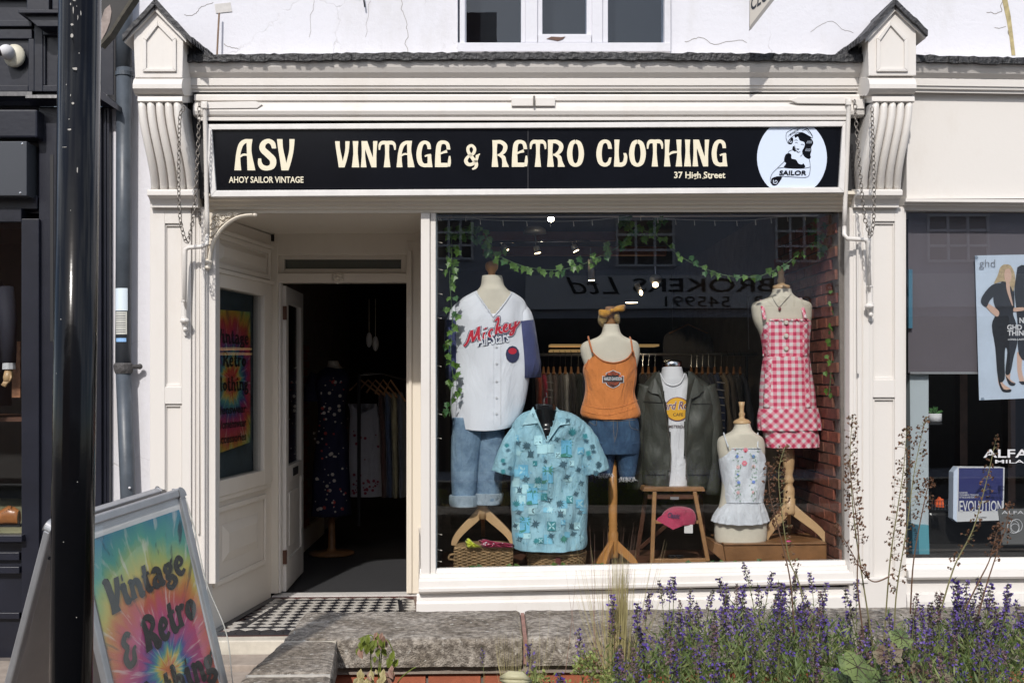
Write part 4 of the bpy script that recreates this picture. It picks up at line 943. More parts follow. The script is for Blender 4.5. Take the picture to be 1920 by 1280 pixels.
# ================================================================== RIGHT NEIGHBOUR: the hair salon window
sa = thing('salon_window', 'salon shop window at the right with a half drawn grey roller blind', 'shop window', W(1800, 1250, 0.0))
part('window_post', MB().bar(1690, 395, 1699, 1080, -0.07, 0.05), M['white'], sa, bev=0.003)
part('pane', MB().quad([(1699,1046),(2200,1040),(2200,396),(1699,396)], 0.0, 0.008), M['glass'], sa)
part('sill', MB().molding([(0.05,1044),(-0.01,1046),(-0.02,1056),(-0.06,1058),(-0.07,1066),(-0.11,1070),(-0.12,1082),(-0.11,1086),(0.05,1086)], 1700, 2200, -4, ref=-0.08), M['white'], sa)
part('stall_board', MB().molding([(-0.07,1086),(-0.08,1110),(-0.10,1114),(-0.11,1128),(-0.11,1240),(0.05,1240),(0.05,1086)], 1700, 2200, -3, ref=-0.1), M['white'], sa)
part('roller_blind', MB().bar(1703, 396, 2200, 699, 0.06, 0.064), mat('blind_cloth', (0.115,0.10,0.115), 0.9, var=0.1, vscale=3, bump=0.05), sa)
part('blind_rail', MB().bar(1707, 697, 2200, 701, 0.055, 0.068), M['alu'], sa)
part('side_panel', MB().quad([(1709,1048),(1741,1048),(1741,702),(1706,702)], 0.10, 0.55), mat('pale_panel', (0.42,0.47,0.50), 0.5), sa)
part('blue_strip', MB().bar(1704, 505, 1711, 615, 0.03, 0.05), mat('blue_strip', (0.05,0.16,0.24), 0.5), sa)
part('inner_room', MB().box(2.4, 6, 2.9, 3.0, 0, 3), mat('brown_dark', (0.035,0.025,0.018), 0.8, var=0.4, vscale=2), sa)
part('inner_ceiling', MB().box(2.41, 6, 0.1, 3.0, 2.8, 2.9), M['dark'], sa); part('inner_side', MB().box(5.2, 5.3, 0.1, 3.0, 0, 3), M['dark'], sa)
part('counter', MB().bar(1741, 960, 2200, 1040, 0.5, 1.4), mat('black_counter', (0.015,0.014,0.014), 0.3), sa, bev=0.02)
part('floor', MB().bar(1703, 1040, 2200, 1056, 0.015, 2.9), M['dark'], sa)
for x in (1800, 1890): part('inner_post', MB().bar(x, 700, x+14, 960, 1.2, 1.3), M['wood_dark'], sa)
# lettering on the pane
lt = MB(); v, f = text2d('ALFAPARF', 0.015); flat(lt, v, f, pxrect(1844, 842, 2010, 857.5, -0.0015)); v, f = text2d('MILANO', 0.01); flat(lt, v, f, pxrect(1866, 861.5, 1960, 868, -0.0015))
part('lettering', lt, M['body_white'], sa)
# poster
pt = thing('salon_poster', 'pale blue hair poster of two women in black leather hung over the blind', 'poster', W(1900, 750, 0.03))
part('paper', MB().quad([(1836,750),(1990,744),(1986,476),(1828,479)], 0.030, 0.0325), mat('poster_blue', (0.52,0.60,0.72), 0.5, var=0.12, vscale=6), pt)
PK = mat('poster_black', (0.025,0.027,0.035), 0.4, var=0.4, vscale=30); SKN = mat('poster_skin', (0.55,0.36,0.28), 0.6); BLD = mat('poster_blond', (0.50,0.38,0.22), 0.6, var=0.4, vscale=60)
def PZ(x, y): return (1780 + x*140/527, 440 + y*340/1280)
pl = [0.0292]
def pblob(n, pts, m_):
    p = crom([(*q, 0) for q in pts] + [(*pts[0], 0)], 3)[:-1]
    part(n, MB().poly([PZ(q[0], q[1]) for q in p], pl[0], pl[0]+0.0003), m_, pt); pl[0] -= 0.0004
pblob('printed_leg', [(340,990),(360,990),(380,1050),(430,1085),(430,1105),(385,1105),(350,1060)], SKN); pblob('printed_leg', [(395,960),(430,970),(430,1020),(465,1045),(450,1060),(405,1030)], SKN); pblob('printed_leg', [(478,830),(515,830),(510,950),(530,1040),(500,1040),(480,960)], SKN)
pblob('printed_shoe', [(345,1020),(352,1025),(385,1090),(435,1090),(430,1110),(380,1108),(358,1075)], PK); pblob('printed_shoe', [(395,990),(410,1010),(440,1040),(468,1048),(455,1065),(420,1055)], PK); pblob('printed_shoe', [(490,1035),(535,1035),(540,1055),(510,1055)], PK)
pblob('printed_figure', [(370,330),(420,340),(455,380),(460,520),(450,560),(475,640),(480,760),(455,860),(430,975),(395,975),(410,830),(395,800),(390,900),(390,1020),(345,1020),(325,800),(300,640),(325,570),(330,530),(310,440)], PK)
pblob('printed_figure', [(480,230),(527,215),(560,300),(560,840),(490,840),(480,600),(460,400),(470,300)], PK)
pblob('printed_arm', [(265,480),(300,500),(350,540),(345,575),(320,570),(260,510)], SKN); pblob('printed_sleeve', [(375,340),(390,380),(340,410),(285,465),(262,510),(225,480),(235,430),(300,355)], PK)
pblob('printed_hair', [(385,210),(430,215),(460,270),(465,330),(450,400),(430,360),(390,330),(350,335),(315,345),(340,290),(360,230)], BLD); pblob('printed_face', [(395,245),(425,240),(440,290),(425,335),(395,325),(388,280)], SKN); pblob('printed_chest', [(400,330),(425,340),(430,400),(450,500),(435,480),(405,390)], SKN)
pblob('printed_hand', [(455,515),(520,512),(545,525),(520,535),(455,542)], SKN)
lt = MB(); v, f = text2d('ghd', -0.01); flat(lt, v, f, lambda u, vv, l=0: W(*PZ(212+112*u, 245-70*vv), pl[0])); part('lettering', lt, mat('thin_grey', (0.16,0.17,0.2), 0.6), pt)
lt = MB()
for s_, a in (('NEW', (495,625,600,585)), ('GHD', (408,672,512,634)), ('THIN', (410,712,525,675)), ('LONG-LASTING', (414,745,560,732))):
    v, f = text2d(s_, 0.03); flat(lt, v, f, lambda u, vv, l=0: W(*PZ(a[0]+(a[2]-a[0])*u, a[1]+(a[3]-a[1])*vv), pl[0]-0.0004))
part('lettering', lt, M['body_white'], pt)
for (x, y) in ((190,160),(235,1160)): part('sucker', MB().ball(W(*PZ(x,y),0.02), 0.012, 0.01, 0.012), M['acrylic'], pt)
# small things on the salon sill
cp = thing('potted_plant', 'small succulent in a white pot on the salon ledge', 'potted plant', W(1753, 790, 0.3))
part('pot', MB().lathe(W(1753,790,0.3), [(0.026,W(1753,790,0.3).z),(0.043,W(1753,789,0.3).z),(0.043,W(1753,775,0.3).z),(0.038,W(1753,775,0.3).z)], 18), M['body_white'], cp, smooth=True)
sl = MB(); c = W(1753,776,0.3)
for k in range(22):
    q = rnd.uniform(0,6.28); e = rnd.uniform(0.3,1.3); d = Vector((math.cos(q)*math.cos(e), math.sin(q)*math.cos(e), math.sin(e))); sl.tube([c, c + d*0.03, c + d*0.055], [0.004,0.006,0.001], 5)
part('leaves', sl, mat('succulent', (0.06,0.16,0.05), 0.5), cp, kind='stuff')
part('shelf', MB().bar(1742, 791, 1766, 796, 0.2, 0.5), M['black'], sa)
bk = thing('product_box', 'large white and navy box printed EVOLUTION on the salon counter', 'box', W(1835, 977, 0.35))
part('carton', MB().quad([(1794,978),(1882,975),(1884,876),(1796,875)], 0.3, 0.38), M['body_white'], bk, bev=0.002); part('carton_side', MB().quad([(1787,972),(1794,978),(1796,875),(1788,885)], 0.3, 0.38), M['sign_white'], bk)
part('navy_panel', MB().quad([(1797,958),(1880,957),(1881,877),(1798,877)], 0.2985, 0.30), mat('navy_print', (0.03,0.035,0.14), 0.45), bk)
lt = MB(); v, f = text2d('EVOLUTION', 0.012); flat(lt, v, f, pxrect(1799, 938, 1880, 959, 0.2970)); 
for i, s_ in enumerate(('ELEVATED', 'COLOR REMOVAL TECHNOLOGY', 'IN THE DO AND DON\'T')): v, f = text2d(s_, 0.01); flat(lt, v, f, pxrect(1799, 921.5+i*4.3, 1799+(15,36,30)[i], 925+i*4.3, 0.2970))
part('lettering', lt, M['body_white'], bk)
lt = MB(); v, f = text2d('ALFAPARF', 0.01); flat(lt, v, f, pxrect(1832, 968, 1850, 971, 0.2985)); part('lettering', lt, M['black'], bk)
ob = thing('orange_tag', 'bright orange toy basket figure on the salon ledge', 'ornament', W(1762, 955, 0.3))
part('card', MB().poly([(1755,950),(1756,938),(1760,936),(1763,931),(1766,936),(1769,935),(1770,951)], 0.3, 0.33), mat('orange_felt', (0.75,0.12,0.03), 0.7), ob)
wt = MB()
for k in range(6): wt.tube([W(1748+k*6,955,0.29), W(1748+k*6,938,0.29)], 0.0016, 4)
for y in (938, 947, 955): wt.tube([W(1748,y,0.29), W(1779,y,0.29)], 0.0016, 4)
part('wire_basket', wt, M['chrome'], ob)
db_ = thing('hair_product_box', 'small dark teal carton standing in the corner of the salon window', 'box', W(1728, 1047, 0.08))
part('carton', MB().quad([(1724,1048),(1743,1046),(1741,984),(1722,984)], 0.05, 0.13), mat('teal_dark', (0.02,0.06,0.08), 0.3, col2=(0.1,0.3,0.36), vscale=9, mix=(0.6,0.35)), db_); part('carton_side', MB().quad([(1711,1042),(1724,1048),(1722,984),(1711,981)], 0.05, 0.12), mat('teal_side', (0.04,0.12,0.17), 0.3), db_)
br_ = MB(); v, f = text2d('ghd', 0.0); flat(br_, v, f, lambda u, vv, l=0: W(1713 + 7*vv, 990 + 22*u, 0.0485)); part('lettering', br_, M['black'], db_)
ac = thing('acrylic_sign', 'clear acrylic stand with a looped circle emblem, partly out of frame', 'sign', W(1900, 1020, 0.12))
part('plate', MB().quad([(1880,1020),(2010,1018),(2008,953),(1871,953)], 0.10, 0.106), mat('smoked', (0.12,0.12,0.12), 0.1), ac)
cc = MB()
for (x, y, r_) in ((1900,987,11),(1906,985,11),(1903,990,8)): cc.tube([W(x+r_*math.cos(k/16*6.283), y+r_*1.1*math.sin(k/16*6.283), 0.096) for k in range(17)], 0.0018, 5)
v, f = text2d('ALFAPARF', 0.0); flat(cc, v, f, pxrect(1878, 957, 1960, 963, 0.0985)); part('emblem', cc, M['body_white'], ac)
# ================================================================== CLOTHES AND FORMS IN THE WINDOW
def interp_rows(rows, n):
    """rows: (py, xl, xr) or (py, xl, xr, depth factor)"""
    rows = [(*r, 1.0) if len(r) == 3 else r for r in rows]
    P = crom([tuple(map(float, r)) for r in rows], max(2, n // max(1, len(rows)-1)))
    return P
def body(rows, Y, depth, seg=56, n=48, wr=0.0, wf=(9, 5), ex=2.3, cut=None, seed=0, close=(True, True), hem=0.0, pleat=0.0, pleat_from=0.0, lean=0.0):
    """cloth or form turned round an upright axis. Returns (MB, front) where front(px,py) gives a place on its front"""
    R_ = interp_rows(rows, n); m = SC(Y); vs = []; info = []; sd = seed*3.7
    N_ = len(R_)
    for i, (py, xl_, xr_, df) in enumerate(R_):
        c = W((xl_+xr_)/2, py, Y); rx = (xr_-xl_)/2*m; ry = min(depth, rx*1.1)*df; t = i/(N_-1)
        info.append((c.z, c.x, rx, ry))
        for j in range(seg):
            q = 2*math.pi*j/seg; cx, sx = math.cos(q), math.sin(q)
            e = 2/ex
            ux = math.copysign(abs(cx)**e, cx); uy = math.copysign(abs(sx)**e, sx)
            p = Vector((c.x + rx*ux, Y + ry*uy + lean*t, c.z))
            if wr:
                a = noise.noise(Vector((p.x*wf[0]+sd, p.z*wf[1], q*0.6+sd))) + 0.5*noise.noise(Vector((p.x*wf[0]*2.3+sd, p.z*wf[1]*2.0, sd)))
                k = 1 + wr*a*(0.35+0.65*min(1, t*2.5)); p.x = c.x + (p.x-c.x)*(1+(k-1)*0.45); p.y = Y + (p.y-Y)*(1+(k-1)*2.2)
            if pleat and t > pleat_from:
                k = 1 + pleat*math.sin(q*17+sd)*((t-pleat_from)/(1-pleat_from)); p.x = c.x + (p.x-c.x)*(1+(k-1)*0.5); p.y = Y + (p.y-Y)*k
            if hem: p.z += -hem*m*(1-abs(ux)**2.2)*max(0, (t-0.8)/0.2) 
            vs.append(p)
    fs = []
    inside = None
    if cut: poly = [W(x, y, Y) for x, y in cut]
    for i in range(N_-1):
        for j in range(seg):
            j1 = (j+1) % seg; ids = (i*seg+j, i*seg+j1, (i+1)*seg+j1, (i+1)*seg+j)
            if cut and math.sin(2*math.pi*(j+0.5)/seg) < 0:
                cx = sum(vs[k].x for k in ids)/4; cz = sum(vs[k].z for k in ids)/4; hit = False; n = len(poly)
                # seen from the camera: bring to plane Y
                yy = sum(vs[k].y for k in ids)/4; tt = (Y-CAM.y)/(yy-CAM.y); cx = CAM.x+(cx-CAM.x)*tt; cz = CAM.z+(cz-CAM.z)*tt
                for k in range(n):
                    a, b = poly[k], poly[(k+1)%n]
                    if (a.z > cz) != (b.z > cz) and cx < (b.x-a.x)*(cz-a.z)/(b.z-a.z)+a.x: hit = not hit
                if hit: continue
            fs.append(ids[::-1])
    if close[0]: fs.append(tuple(range(seg)))
    if close[1]: fs.append(tuple(range(N_*seg-1, (N_-1)*seg-1, -1)))
    mb = MB().add(vs, fs)
    mb.uv = [((v.x - info[len(info)//2][1]), v.z) for v in vs]
    lo = [sum(vs[i*seg+j].z for j in range(seg))/seg for i in range(N_)]
    def front(px, py, off=0.003, clampx=0.97):
        off = off + 0.0015
        # follow the sight line to the cloth
        p = W(px, py, Y - depth*0.8)
        for _ in range(3):
            z, x = p.z, p.x; k = 0
            while k < N_-2 and lo[k+1] > z: k += 1
            f_ = max(0, min(1, (lo[k]-z)/((lo[k]-lo[k+1]) or 1)))
            best = None
            # interpolate on the two rings, front half
            ys = []
            for kk in (k, k+1):
                ring_ = [vs[kk*seg+j] for j in range(seg//2, seg+1 if False else seg)] + [vs[kk*seg]]
                y_ = ring_[0].y
                for a, b in zip(ring_, ring_[1:]):
                    if (a.x-x)*(b.x-x) <= 0 and abs(b.x-a.x) > 1e-9: y_ = a.y + (b.y-a.y)*(x-a.x)/(b.x-a.x)
                ys.append(y_)
            y = ys[0]*(1-f_)+ys[1]*f_; p = W(px, py, y - off)
        return p
    return mb, front
def dense(v, f, step=0.12):
    """cut a flat outline fine enough to bend with the cloth"""
    import bmesh
    b = bmesh.new(); vv = [b.verts.new((p[0], p[1], 0)) for p in v]
    for q in f: b.faces.new([vv[i] for i in q])
    bmesh.ops.triangulate(b, faces=b.faces[:])
    for _ in range(5):
        es = [e for e in b.edges if e.calc_length() > step]
        if not es: break
        bmesh.ops.subdivide_edges(b, edges=es, cuts=1); bmesh.ops.triangulate(b, faces=[q for q in b.faces if len(q.verts) > 3])
    b.verts.index_update(); V = [(p.co.x, p.co.y) for p in b.verts]; F = [tuple(p.index for p in q.verts) for q in b.faces]; b.free(); return V, F
def fprint(mb, v, f, front, x0, y0, x1, y1, off=0.004, dy=0.0, m=0):
    if len(f) == 1: v, f = dense(v, f)
    mb.add([front(x0+(x1-x0)*p[0], y1+(y0-y1)*p[1]+dy*p[0], off + (p[2]*0.0002 if len(p) > 2 else 0)) for p in v], f, m)
def curve_on(mb, pts, front, r=0.0015, off=0.003, k=5, m=0):
    mb.tube([front(x, y, off) for x, y in pts], r, k, m); return mb
def solidify(o, th=0.003):
    s = o.modifiers.new('thickness', 'SOLIDIFY'); s.thickness = th; s.offset = -1; return o
# ---------------- fabrics
def folds(m, strength=0.55, scale=5.0, dist=0.05):
    t = m.node_tree; N = t.nodes; L = t.links; b = N['Principled BSDF']
    tcn = N.new('ShaderNodeTexCoord'); mp = N.new('ShaderNodeMapping'); mp.inputs['Scale'].default_value = (1.6, 1.6, 0.7); mp.inputs['Rotation'].default_value = (0.2, 0.35, 0)
    n = N.new('ShaderNodeTexNoise'); n.inputs['Scale'].default_value = scale; n.inputs['Detail'].default_value = 4; n.inputs['Distortion'].default_value = 1.4; n.inputs['Roughness'].default_value = 0.55
    L.new(tcn.outputs['Object'], mp.inputs['Vector']); L.new(mp.outputs['Vector'], n.inputs['Vector'])
    bp = N.new('ShaderNodeBump'); bp.inputs['Strength'].default_value = strength; bp.inputs['Distance'].default_value = dist; L.new(n.outputs['Fac'], bp.inputs['Height'])
    old = b.inputs['Normal'].links
    if old: L.new(old[0].from_socket, bp.inputs['Normal'])
    L.new(bp.outputs['Normal'], b.inputs['Normal'])
def cloth(name, col, rough=0.85, var=0.12, vscale=25, weave=0.25, bscale=500, sheen=0.2, **k):
    m = mat(name, col, rough, var=var, vscale=vscale, bump=weave, bscale=bscale, sheen=sheen, **k); folds(m); return m
def denim(name, col, pale, mixr=(0.35,0.7)):
    m = mat(name, pale, 0.9, col2=col, vscale=9, bump=0.4, bscale=350, mix=mixr); folds(m, 0.5, 8); return m
def gingham(name, diag=False, size=0.023):
    m = bpy.data.materials.new(name); m.use_nodes = True; t = m.node_tree; N = t.nodes; L = t.links; b = N['Principled BSDF']; b.inputs['Roughness'].default_value = 0.9
    uv = N.new('ShaderNodeUVMap'); mp = N.new('ShaderNodeMapping'); mp.inputs['Rotation'].default_value = (0,0,R(45) if diag else 0); mp.inputs['Scale'].default_value = (1/size/2,)*3
    L.new(uv.outputs[0], mp.inputs[0]); sp = N.new('ShaderNodeSeparateXYZ'); L.new(mp.outputs[0], sp.inputs[0])
    def band(o):
        f = N.new('ShaderNodeMath'); f.operation = 'FRACT'; L.new(o, f.inputs[0]); g = N.new('ShaderNodeMath'); g.operation = 'GREATER_THAN'; g.inputs[1].default_value = 0.5; L.new(f.outputs[0], g.inputs[0]); return g.outputs[0]
    a = N.new('ShaderNodeMath'); a.operation = 'ADD'; L.new(band(sp.outputs[0]), a.inputs[0]); L.new(band(sp.outputs[1]), a.inputs[1])
    h = N.new('ShaderNodeMath'); h.operation = 'MULTIPLY'; h.inputs[1].default_value = 0.5; L.new(a.outputs[0], h.inputs[0])
    r = N.new('ShaderNodeValToRGB'); folds(m, 0.4, 6); r.color_ramp.interpolation = 'CONSTANT'; e = r.color_ramp.elements; e[0].color = (0.72,0.66,0.66,1); e[1].position = 0.4; e[1].color = (0.74,0.29,0.36,1); n = e.new(0.9); n.color = (0.58,0.05,0.12,1)
    L.new(h.outputs[0], r.inputs[0]); L.new(r.outputs[0], b.inputs['Base Color']); return m

# ---------------- a timber tripod: hub and curved legs
def cabriole(mb, hub, foot, w0=0.032, w1=0.018, yaw=0.0, rise=1.0):
    """curved wooden leg from hub place to foot place"""
    a, b = Vector(hub), Vector(foot); d = b-a; pts = []
    n = 12; side = Vector((-d.y, d.x, 0)).normalized() if Vector((d.x,d.y,0)).length > 1e-4 else Vector((0,1,0))
    for i in range(n+1):
        t = i/n; s_ = t + 0.16*math.sin(math.pi*t)*rise*(1 if t < 2 else 0); zz = 1-(1-t)**1.0
        x = a.x + d.x*(1.08*t**0.85 if t < 1 else 1.0) if False else a.x + d.x*(math.sin(t*math.pi/2)**0.8*0.45 + 0.55*t*t*(3-2*t))
        y = a.y + d.y*(math.sin(t*math.pi/2)**0.8*0.45 + 0.55*t*t*(3-2*t)); z = a.z + d.z*t
        pts.append((Vector((x, y, z)), w0 + (w1-w0)*t))
    vs = []; th = 0.013
    for i, (p, w_) in enumerate(pts):
        t = (pts[min(i+1, n)][0] - pts[max(i-1, 0)][0]).normalized(); nn = side.cross(t).normalized()*w_
        vs += [p - side*th - nn, p + side*th - nn, p + side*th + nn, p - side*th + nn]
    mb.add(vs, [(i*4+j, i*4+(j+1)%4, (i+1)*4+(j+1)%4, (i+1)*4+j) for i in range(n) for j in range(4)] + [(3,2,1,0), tuple(n*4+k for k in range(4))]); return mb

# ================= 1 the mannequin in the baseball jersey
Y1 = 0.34; m1_ = SC(Y1)
FLOORZ = W(1200, 1066, 0.02).z - 0.018
mq = thing('dress_form', 'calico dress form with ball knob and pale curved legs, under the baseball jersey', 'mannequin', W(915, 1026, Y1))
kp = MB(); c = W(922, 520, Y1); kp.lathe(c, [(0.055,c.z-0.02),(0.053,c.z),(0.026,c.z+0.006),(0.024,c.z+0.02),(0.022,c.z+0.03),(0.04,c.z+0.055),(0.044,c.z+0.075),(0.036,c.z+0.098),(0.015,c.z+0.108)], 20)
part('neck_knob', kp, M['wood_orange'], mq, smooth=True)
tb_, _f = body([(517,904,941),(524,903,943),(536,901,946),(546,893,955),(556,882,968),(566,872,978),(590,868,984),(650,872,980),(720,872,975),(790,872,970)], Y1, 0.105, n=40)
part('torso', tb_, M['calico'], mq, smooth=True)
st = MB(); c = W(905, 945, Y1); st.lathe(c, [(0.03,W(905,972,Y1).z),(0.034,c.z),(0.02,c.z+0.05),(0.02,W(915,790,Y1).z)], 14); part('pole', st, M['wood_light'], mq, smooth=True)
hub = W(905, 955, Y1)
for (fx, fy, YY) in ((851,1022,Y1-0.02),(962,1020,Y1-0.05),(906,1005,Y1+0.3)):
    f_ = W(fx, fy, YY); f_.z = max(f_.z, FLOORZ+0.2) if False else f_.z
    part('leg', cabriole(MB(), hub, f_), M['wood_light'] if YY < Y1+0.1 else M['wood_brown'], mq, bev=0.004)
JW = mat('jersey_white', (0.74,0.76,0.82), 0.8, var=0.03, vscale=25, sheen=0.1); folds(JW, 0.3, 3.5); NV = cloth('jersey_navy', (0.045,0.055,0.15))
je = thing('baseball_jersey', 'white baseball jersey with navy sleeves and red script lettering across the chest', 'jersey', W(920, 800, Y1))
jr, jf = body([(545,893,955),(551,881,967),(560,866,980),(572,855,987),(590,849,990),(640,848,992),(700,847,992),(750,845,986),(785,849,975),(797,852,966)], Y1, 0.13, seg=96, n=90, wr=0.07, wf=(6,2.2), cut=[(890,535),(896,552),(925,593),(961,548),(965,535)], close=(False, False), hem=9, seed=1)
solidify(part('jersey_body', jr, JW, je, smooth=True))
tr_b = MB(); curve_on(tr_b, crom([(892,549),(905,566),(925,594)], 6), jf, 0.004); curve_on(tr_b, crom([(925,594),(945,570),(960,548)], 6), jf, 0.004); part('neck_binding', tr_b, JW, je)
for (pts, rads, lab) in (([(872,572,Y1+0.02),(858,590,Y1+0.01),(850,618,Y1)], [0.045,0.055,0.058], 0), ([(968,572,Y1+0.02),(981,592,Y1+0.01),(987,620,Y1)], [0.045,0.056,0.060], 1)):
    part('sleeve_top', MB().tube([W(*p) for p in crom(pts, 5)], [rads[0]+(rads[2]-rads[0])*min(1, i/5) for i in range(11)], 18, flat=1.25), JW, je, smooth=True)
ls = MB().tube([W(*p) for p in [(851,600,Y1),(850,640,Y1),(850,680,Y1),(851,712,Y1)]], [0.057,0.057,0.054,0.05], 20, caps=False, flat=1.25); solidify(part('sleeve_end', ls, NV, je, smooth=True))
rs_ = MB().tube([W(*p) for p in [(983,602,Y1),(988,640,Y1),(993,680,Y1),(994,708,Y1)]], [0.062,0.067,0.071,0.07], 20, caps=False, flat=1.25); solidify(part('sleeve_end', rs_, NV, je, smooth=True))
pk = MB(); curve_on(pk, [(925.5,y) for y in range(596,799,6)], jf, 0.0022, 0.001); part('placket_seam', pk, JW, je)
pk = MB(); curve_on(pk, [(939,y) for y in range(640,799,6)], jf, 0.0012, 0.0008); part('stitching', pk, mat('stitch', (0.5,0.5,0.52), 0.8), je)
for y in (581,650,681,714,745,775):
    c = jf(931 if y > 600 else 925, y if y > 600 else 600, 0.003); part('button', MB().tube([c, c + Vector((0,-0.004,0))], 0.0065, 12), M['body_white'], je)
# red script with navy edge
RED = mat('felt_red', (0.52,0.02,0.045), 0.8); NAVY = mat('felt_navy', (0.03,0.035,0.09), 0.8)
SCR = {  # strokes in a 0..10 x 0..3 field
 'M': [[(.0,.1,.3),(.5,.55,.32),(1.05,1.9,.34),(1.25,2.3,.3)], [(1.25,2.3,.34),(1.3,1.3,.32),(1.4,.35,.28)], [(1.4,.35,.28),(2.0,1.5,.34),(2.35,2.5,.34)], [(2.35,2.5,.34),(2.3,1.3,.32),(2.45,.35,.3),(2.85,.3,.2)]],
 'i': [[(3.2,1.3,.3),(3.1,.6,.3),(3.25,.3,.24),(3.6,.45,.16)], [(3.35,1.75,.3),(3.42,1.98,.3)]],
 'c': [[(4.55,1.2,.24),(4.25,1.35,.24),(3.95,.9,.32),(4.05,.4,.28),(4.4,.25,.22),(4.75,.5,.16)]],
 'k': [[(5.0,2.5,.28),(5.35,2.95,.24),(5.45,2.5,.26),(5.15,1.3,.32),(5.05,.35,.3)], [(5.1,.8,.2),(5.5,1.25,.24),(5.75,1.2,.2),(5.5,.9,.2),(5.75,.4,.3),(6.1,.3,.18)]],
 'e': [[(6.2,.8,.18),(6.65,1.0,.2),(6.75,1.3,.22),(6.45,1.4,.24),(6.25,.9,.32),(6.35,.4,.26),(6.7,.25,.22),(7.05,.5,.16)]],
 'y': [[(7.25,1.35,.3),(7.2,.7,.3),(7.45,.35,.24),(7.85,.7,.22)], [(8.15,1.4,.3),(8.0,.5,.3),(7.75,-.4,.26),(7.35,-.55,.24),(7.3,-.2,.2),(7.8,.15,.2),(8.5,.8,.22),(8.75,1.2,.2)]],
}
def scr(mb, grow, off):
    for ch, ss in SCR.items():
        v_, f_ = stroke2d([[(x, y, w_+grow) for x, y, w_ in s_] for s_ in ss], 5)
        mb.add([jf(870 + u*11.9 + 0*vv, 650 - u*3.9 - vv*11.5, off + l*0.00012) for u, vv, l in v_], f_)
a_ = MB(); scr(a_, 0.46, 0.0035); part('script_edge', a_, NAVY, je)
a_ = MB(); scr(a_, 0.24, 0.0048); part('script_edge', a_, JW, je)
a_ = MB(); scr(a_, 0.10, 0.0060); part('script_lettering', a_, RED, je)
a_ = MB()
for g_, o_, mm_ in ((0.10, 0.0042, 0), (0.015, 0.0066, 1)):
    v, f = text2d('All-Stars', g_); fprint(a_, v, f, jf, 895, 629, 955, 650, o_, -9, mm_)
part('lettering', a_, [NAVY, JW], je)
# the jersey also carries a small embroidered batter; only its coloured patch is kept, as a plain badge
a_ = MB(); v = [(0.5+0.5*math.cos(k/12*6.283), 0.5+0.5*math.sin(k/12*6.283)) for k in range(12)]
fprint(a_, v, [tuple(range(12))], jf, 948, 648, 974, 680, 0.0035, 0, 0); fprint(a_, v, [tuple(range(12))], jf, 953, 652, 969, 664, 0.0042, 0, 1)
part('plain_badge', a_, [NAVY, RED], je)
# jeans below
jn_ = thing('jeans', 'pale washed blue jeans with rolled cuffs under the baseball jersey', 'jeans', W(895, 945, Y1))
DL = denim('denim_pale', (0.10,0.17,0.27), (0.26,0.38,0.50)); DLi = denim('denim_inside', (0.25,0.32,0.38), (0.36,0.43,0.5))
lg, _ = body([(782,848,905),(830,846,903),(880,846,898),(920,847,894),(940,847,892)], Y1-0.02, 0.085, n=30, wr=0.09, wf=(7,4), seed=3); part('leg', lg, DL, jn_, smooth=True)
lg, _ = body([(782,890,945),(830,893,947),(880,893,944),(920,891,940),(938,890,938)], Y1+0.01, 0.085, n=30, wr=0.09, wf=(7,4), seed=5); part('leg', lg, DL, jn_, smooth=True)
for (q, YY) in (([(927,844,893),(929,842,897),(940,842,898),(948,845,896),(949,850,890)], Y1-0.02), ([(923,887,941),(925,885,944),(936,886,943),(944,888,940),(945,894,936)], Y1+0.01)):
    cf, _ = body(q, YY, 0.095, n=14, wr=0.05, wf=(12,10), seed=8); part('cuff', cf, DLi, jn_, smooth=True)

# ================= 2 the blue tropical shirt
Y2 = 0.20
hk = thing('torso_form', 'black hanging torso form with a glossy neck inside the blue tropical shirt', 'mannequin', W(1030, 1040, Y2))
t2, _ = body([(757,1004,1040),(762,1004,1041),(780,1007,1041),(795,1008,1043),(806,1000,1052),(818,985,1068),(835,975,1080),(900,975,1080),(1015,985,1075)], Y2, 0.085, n=40); part('torso', t2, M['body_black'], hk, smooth=True)
part('hook', MB().tube(crom([W(1021,757,Y2), W(1021,748,Y2), W(1026,742,Y2), W(1024,735,Y2)], 4), 0.003, 6), M['chrome'], hk)
part('rod', MB().tube([W(1032,1010,Y2), W(1032,1036,Y2)], 0.006, 8), M['chrome'], hk); c = W(1032, 1037, Y2+0.03)
part('base_disc', MB().lathe(c, [(0.105,c.z-0.006),(0.108,c.z-0.003),(0.10,c.z+0.004),(0.03,c.z+0.008)], 30), M['body_black'], hk, smooth=True)
HB = mat('tropical_cotton', (0.36,0.60,0.69), 0.9, col2=(0.25,0.47,0.58), vscale=14, bump=0.5, bscale=260, mix=(0.3,0.7))
folds(HB, 0.6, 7)
hs = thing('tropical_shirt', 'light blue short sleeved shirt printed with palm trees, turtles and leaves', 'shirt', W(1030, 1030, Y2))
sh_, hf = body([(769,993,1052),(774,980,1070),(782,970,1086),(792,963,1095),(806,959,1102),(840,957,1103),(900,958,1103),(960,960,1102),(1000,960,1101),(1018,962,1099),(1026,964,1097)], Y2, 0.14, seg=96, n=90, wr=0.12, wf=(11,6), cut=[(990,755),(997,768),(1025,829),(1046,766),(1050,755)], close=(False, False), hem=3, seed=2)
solidify(part('shirt_body', sh_, HB, hs, smooth=True))
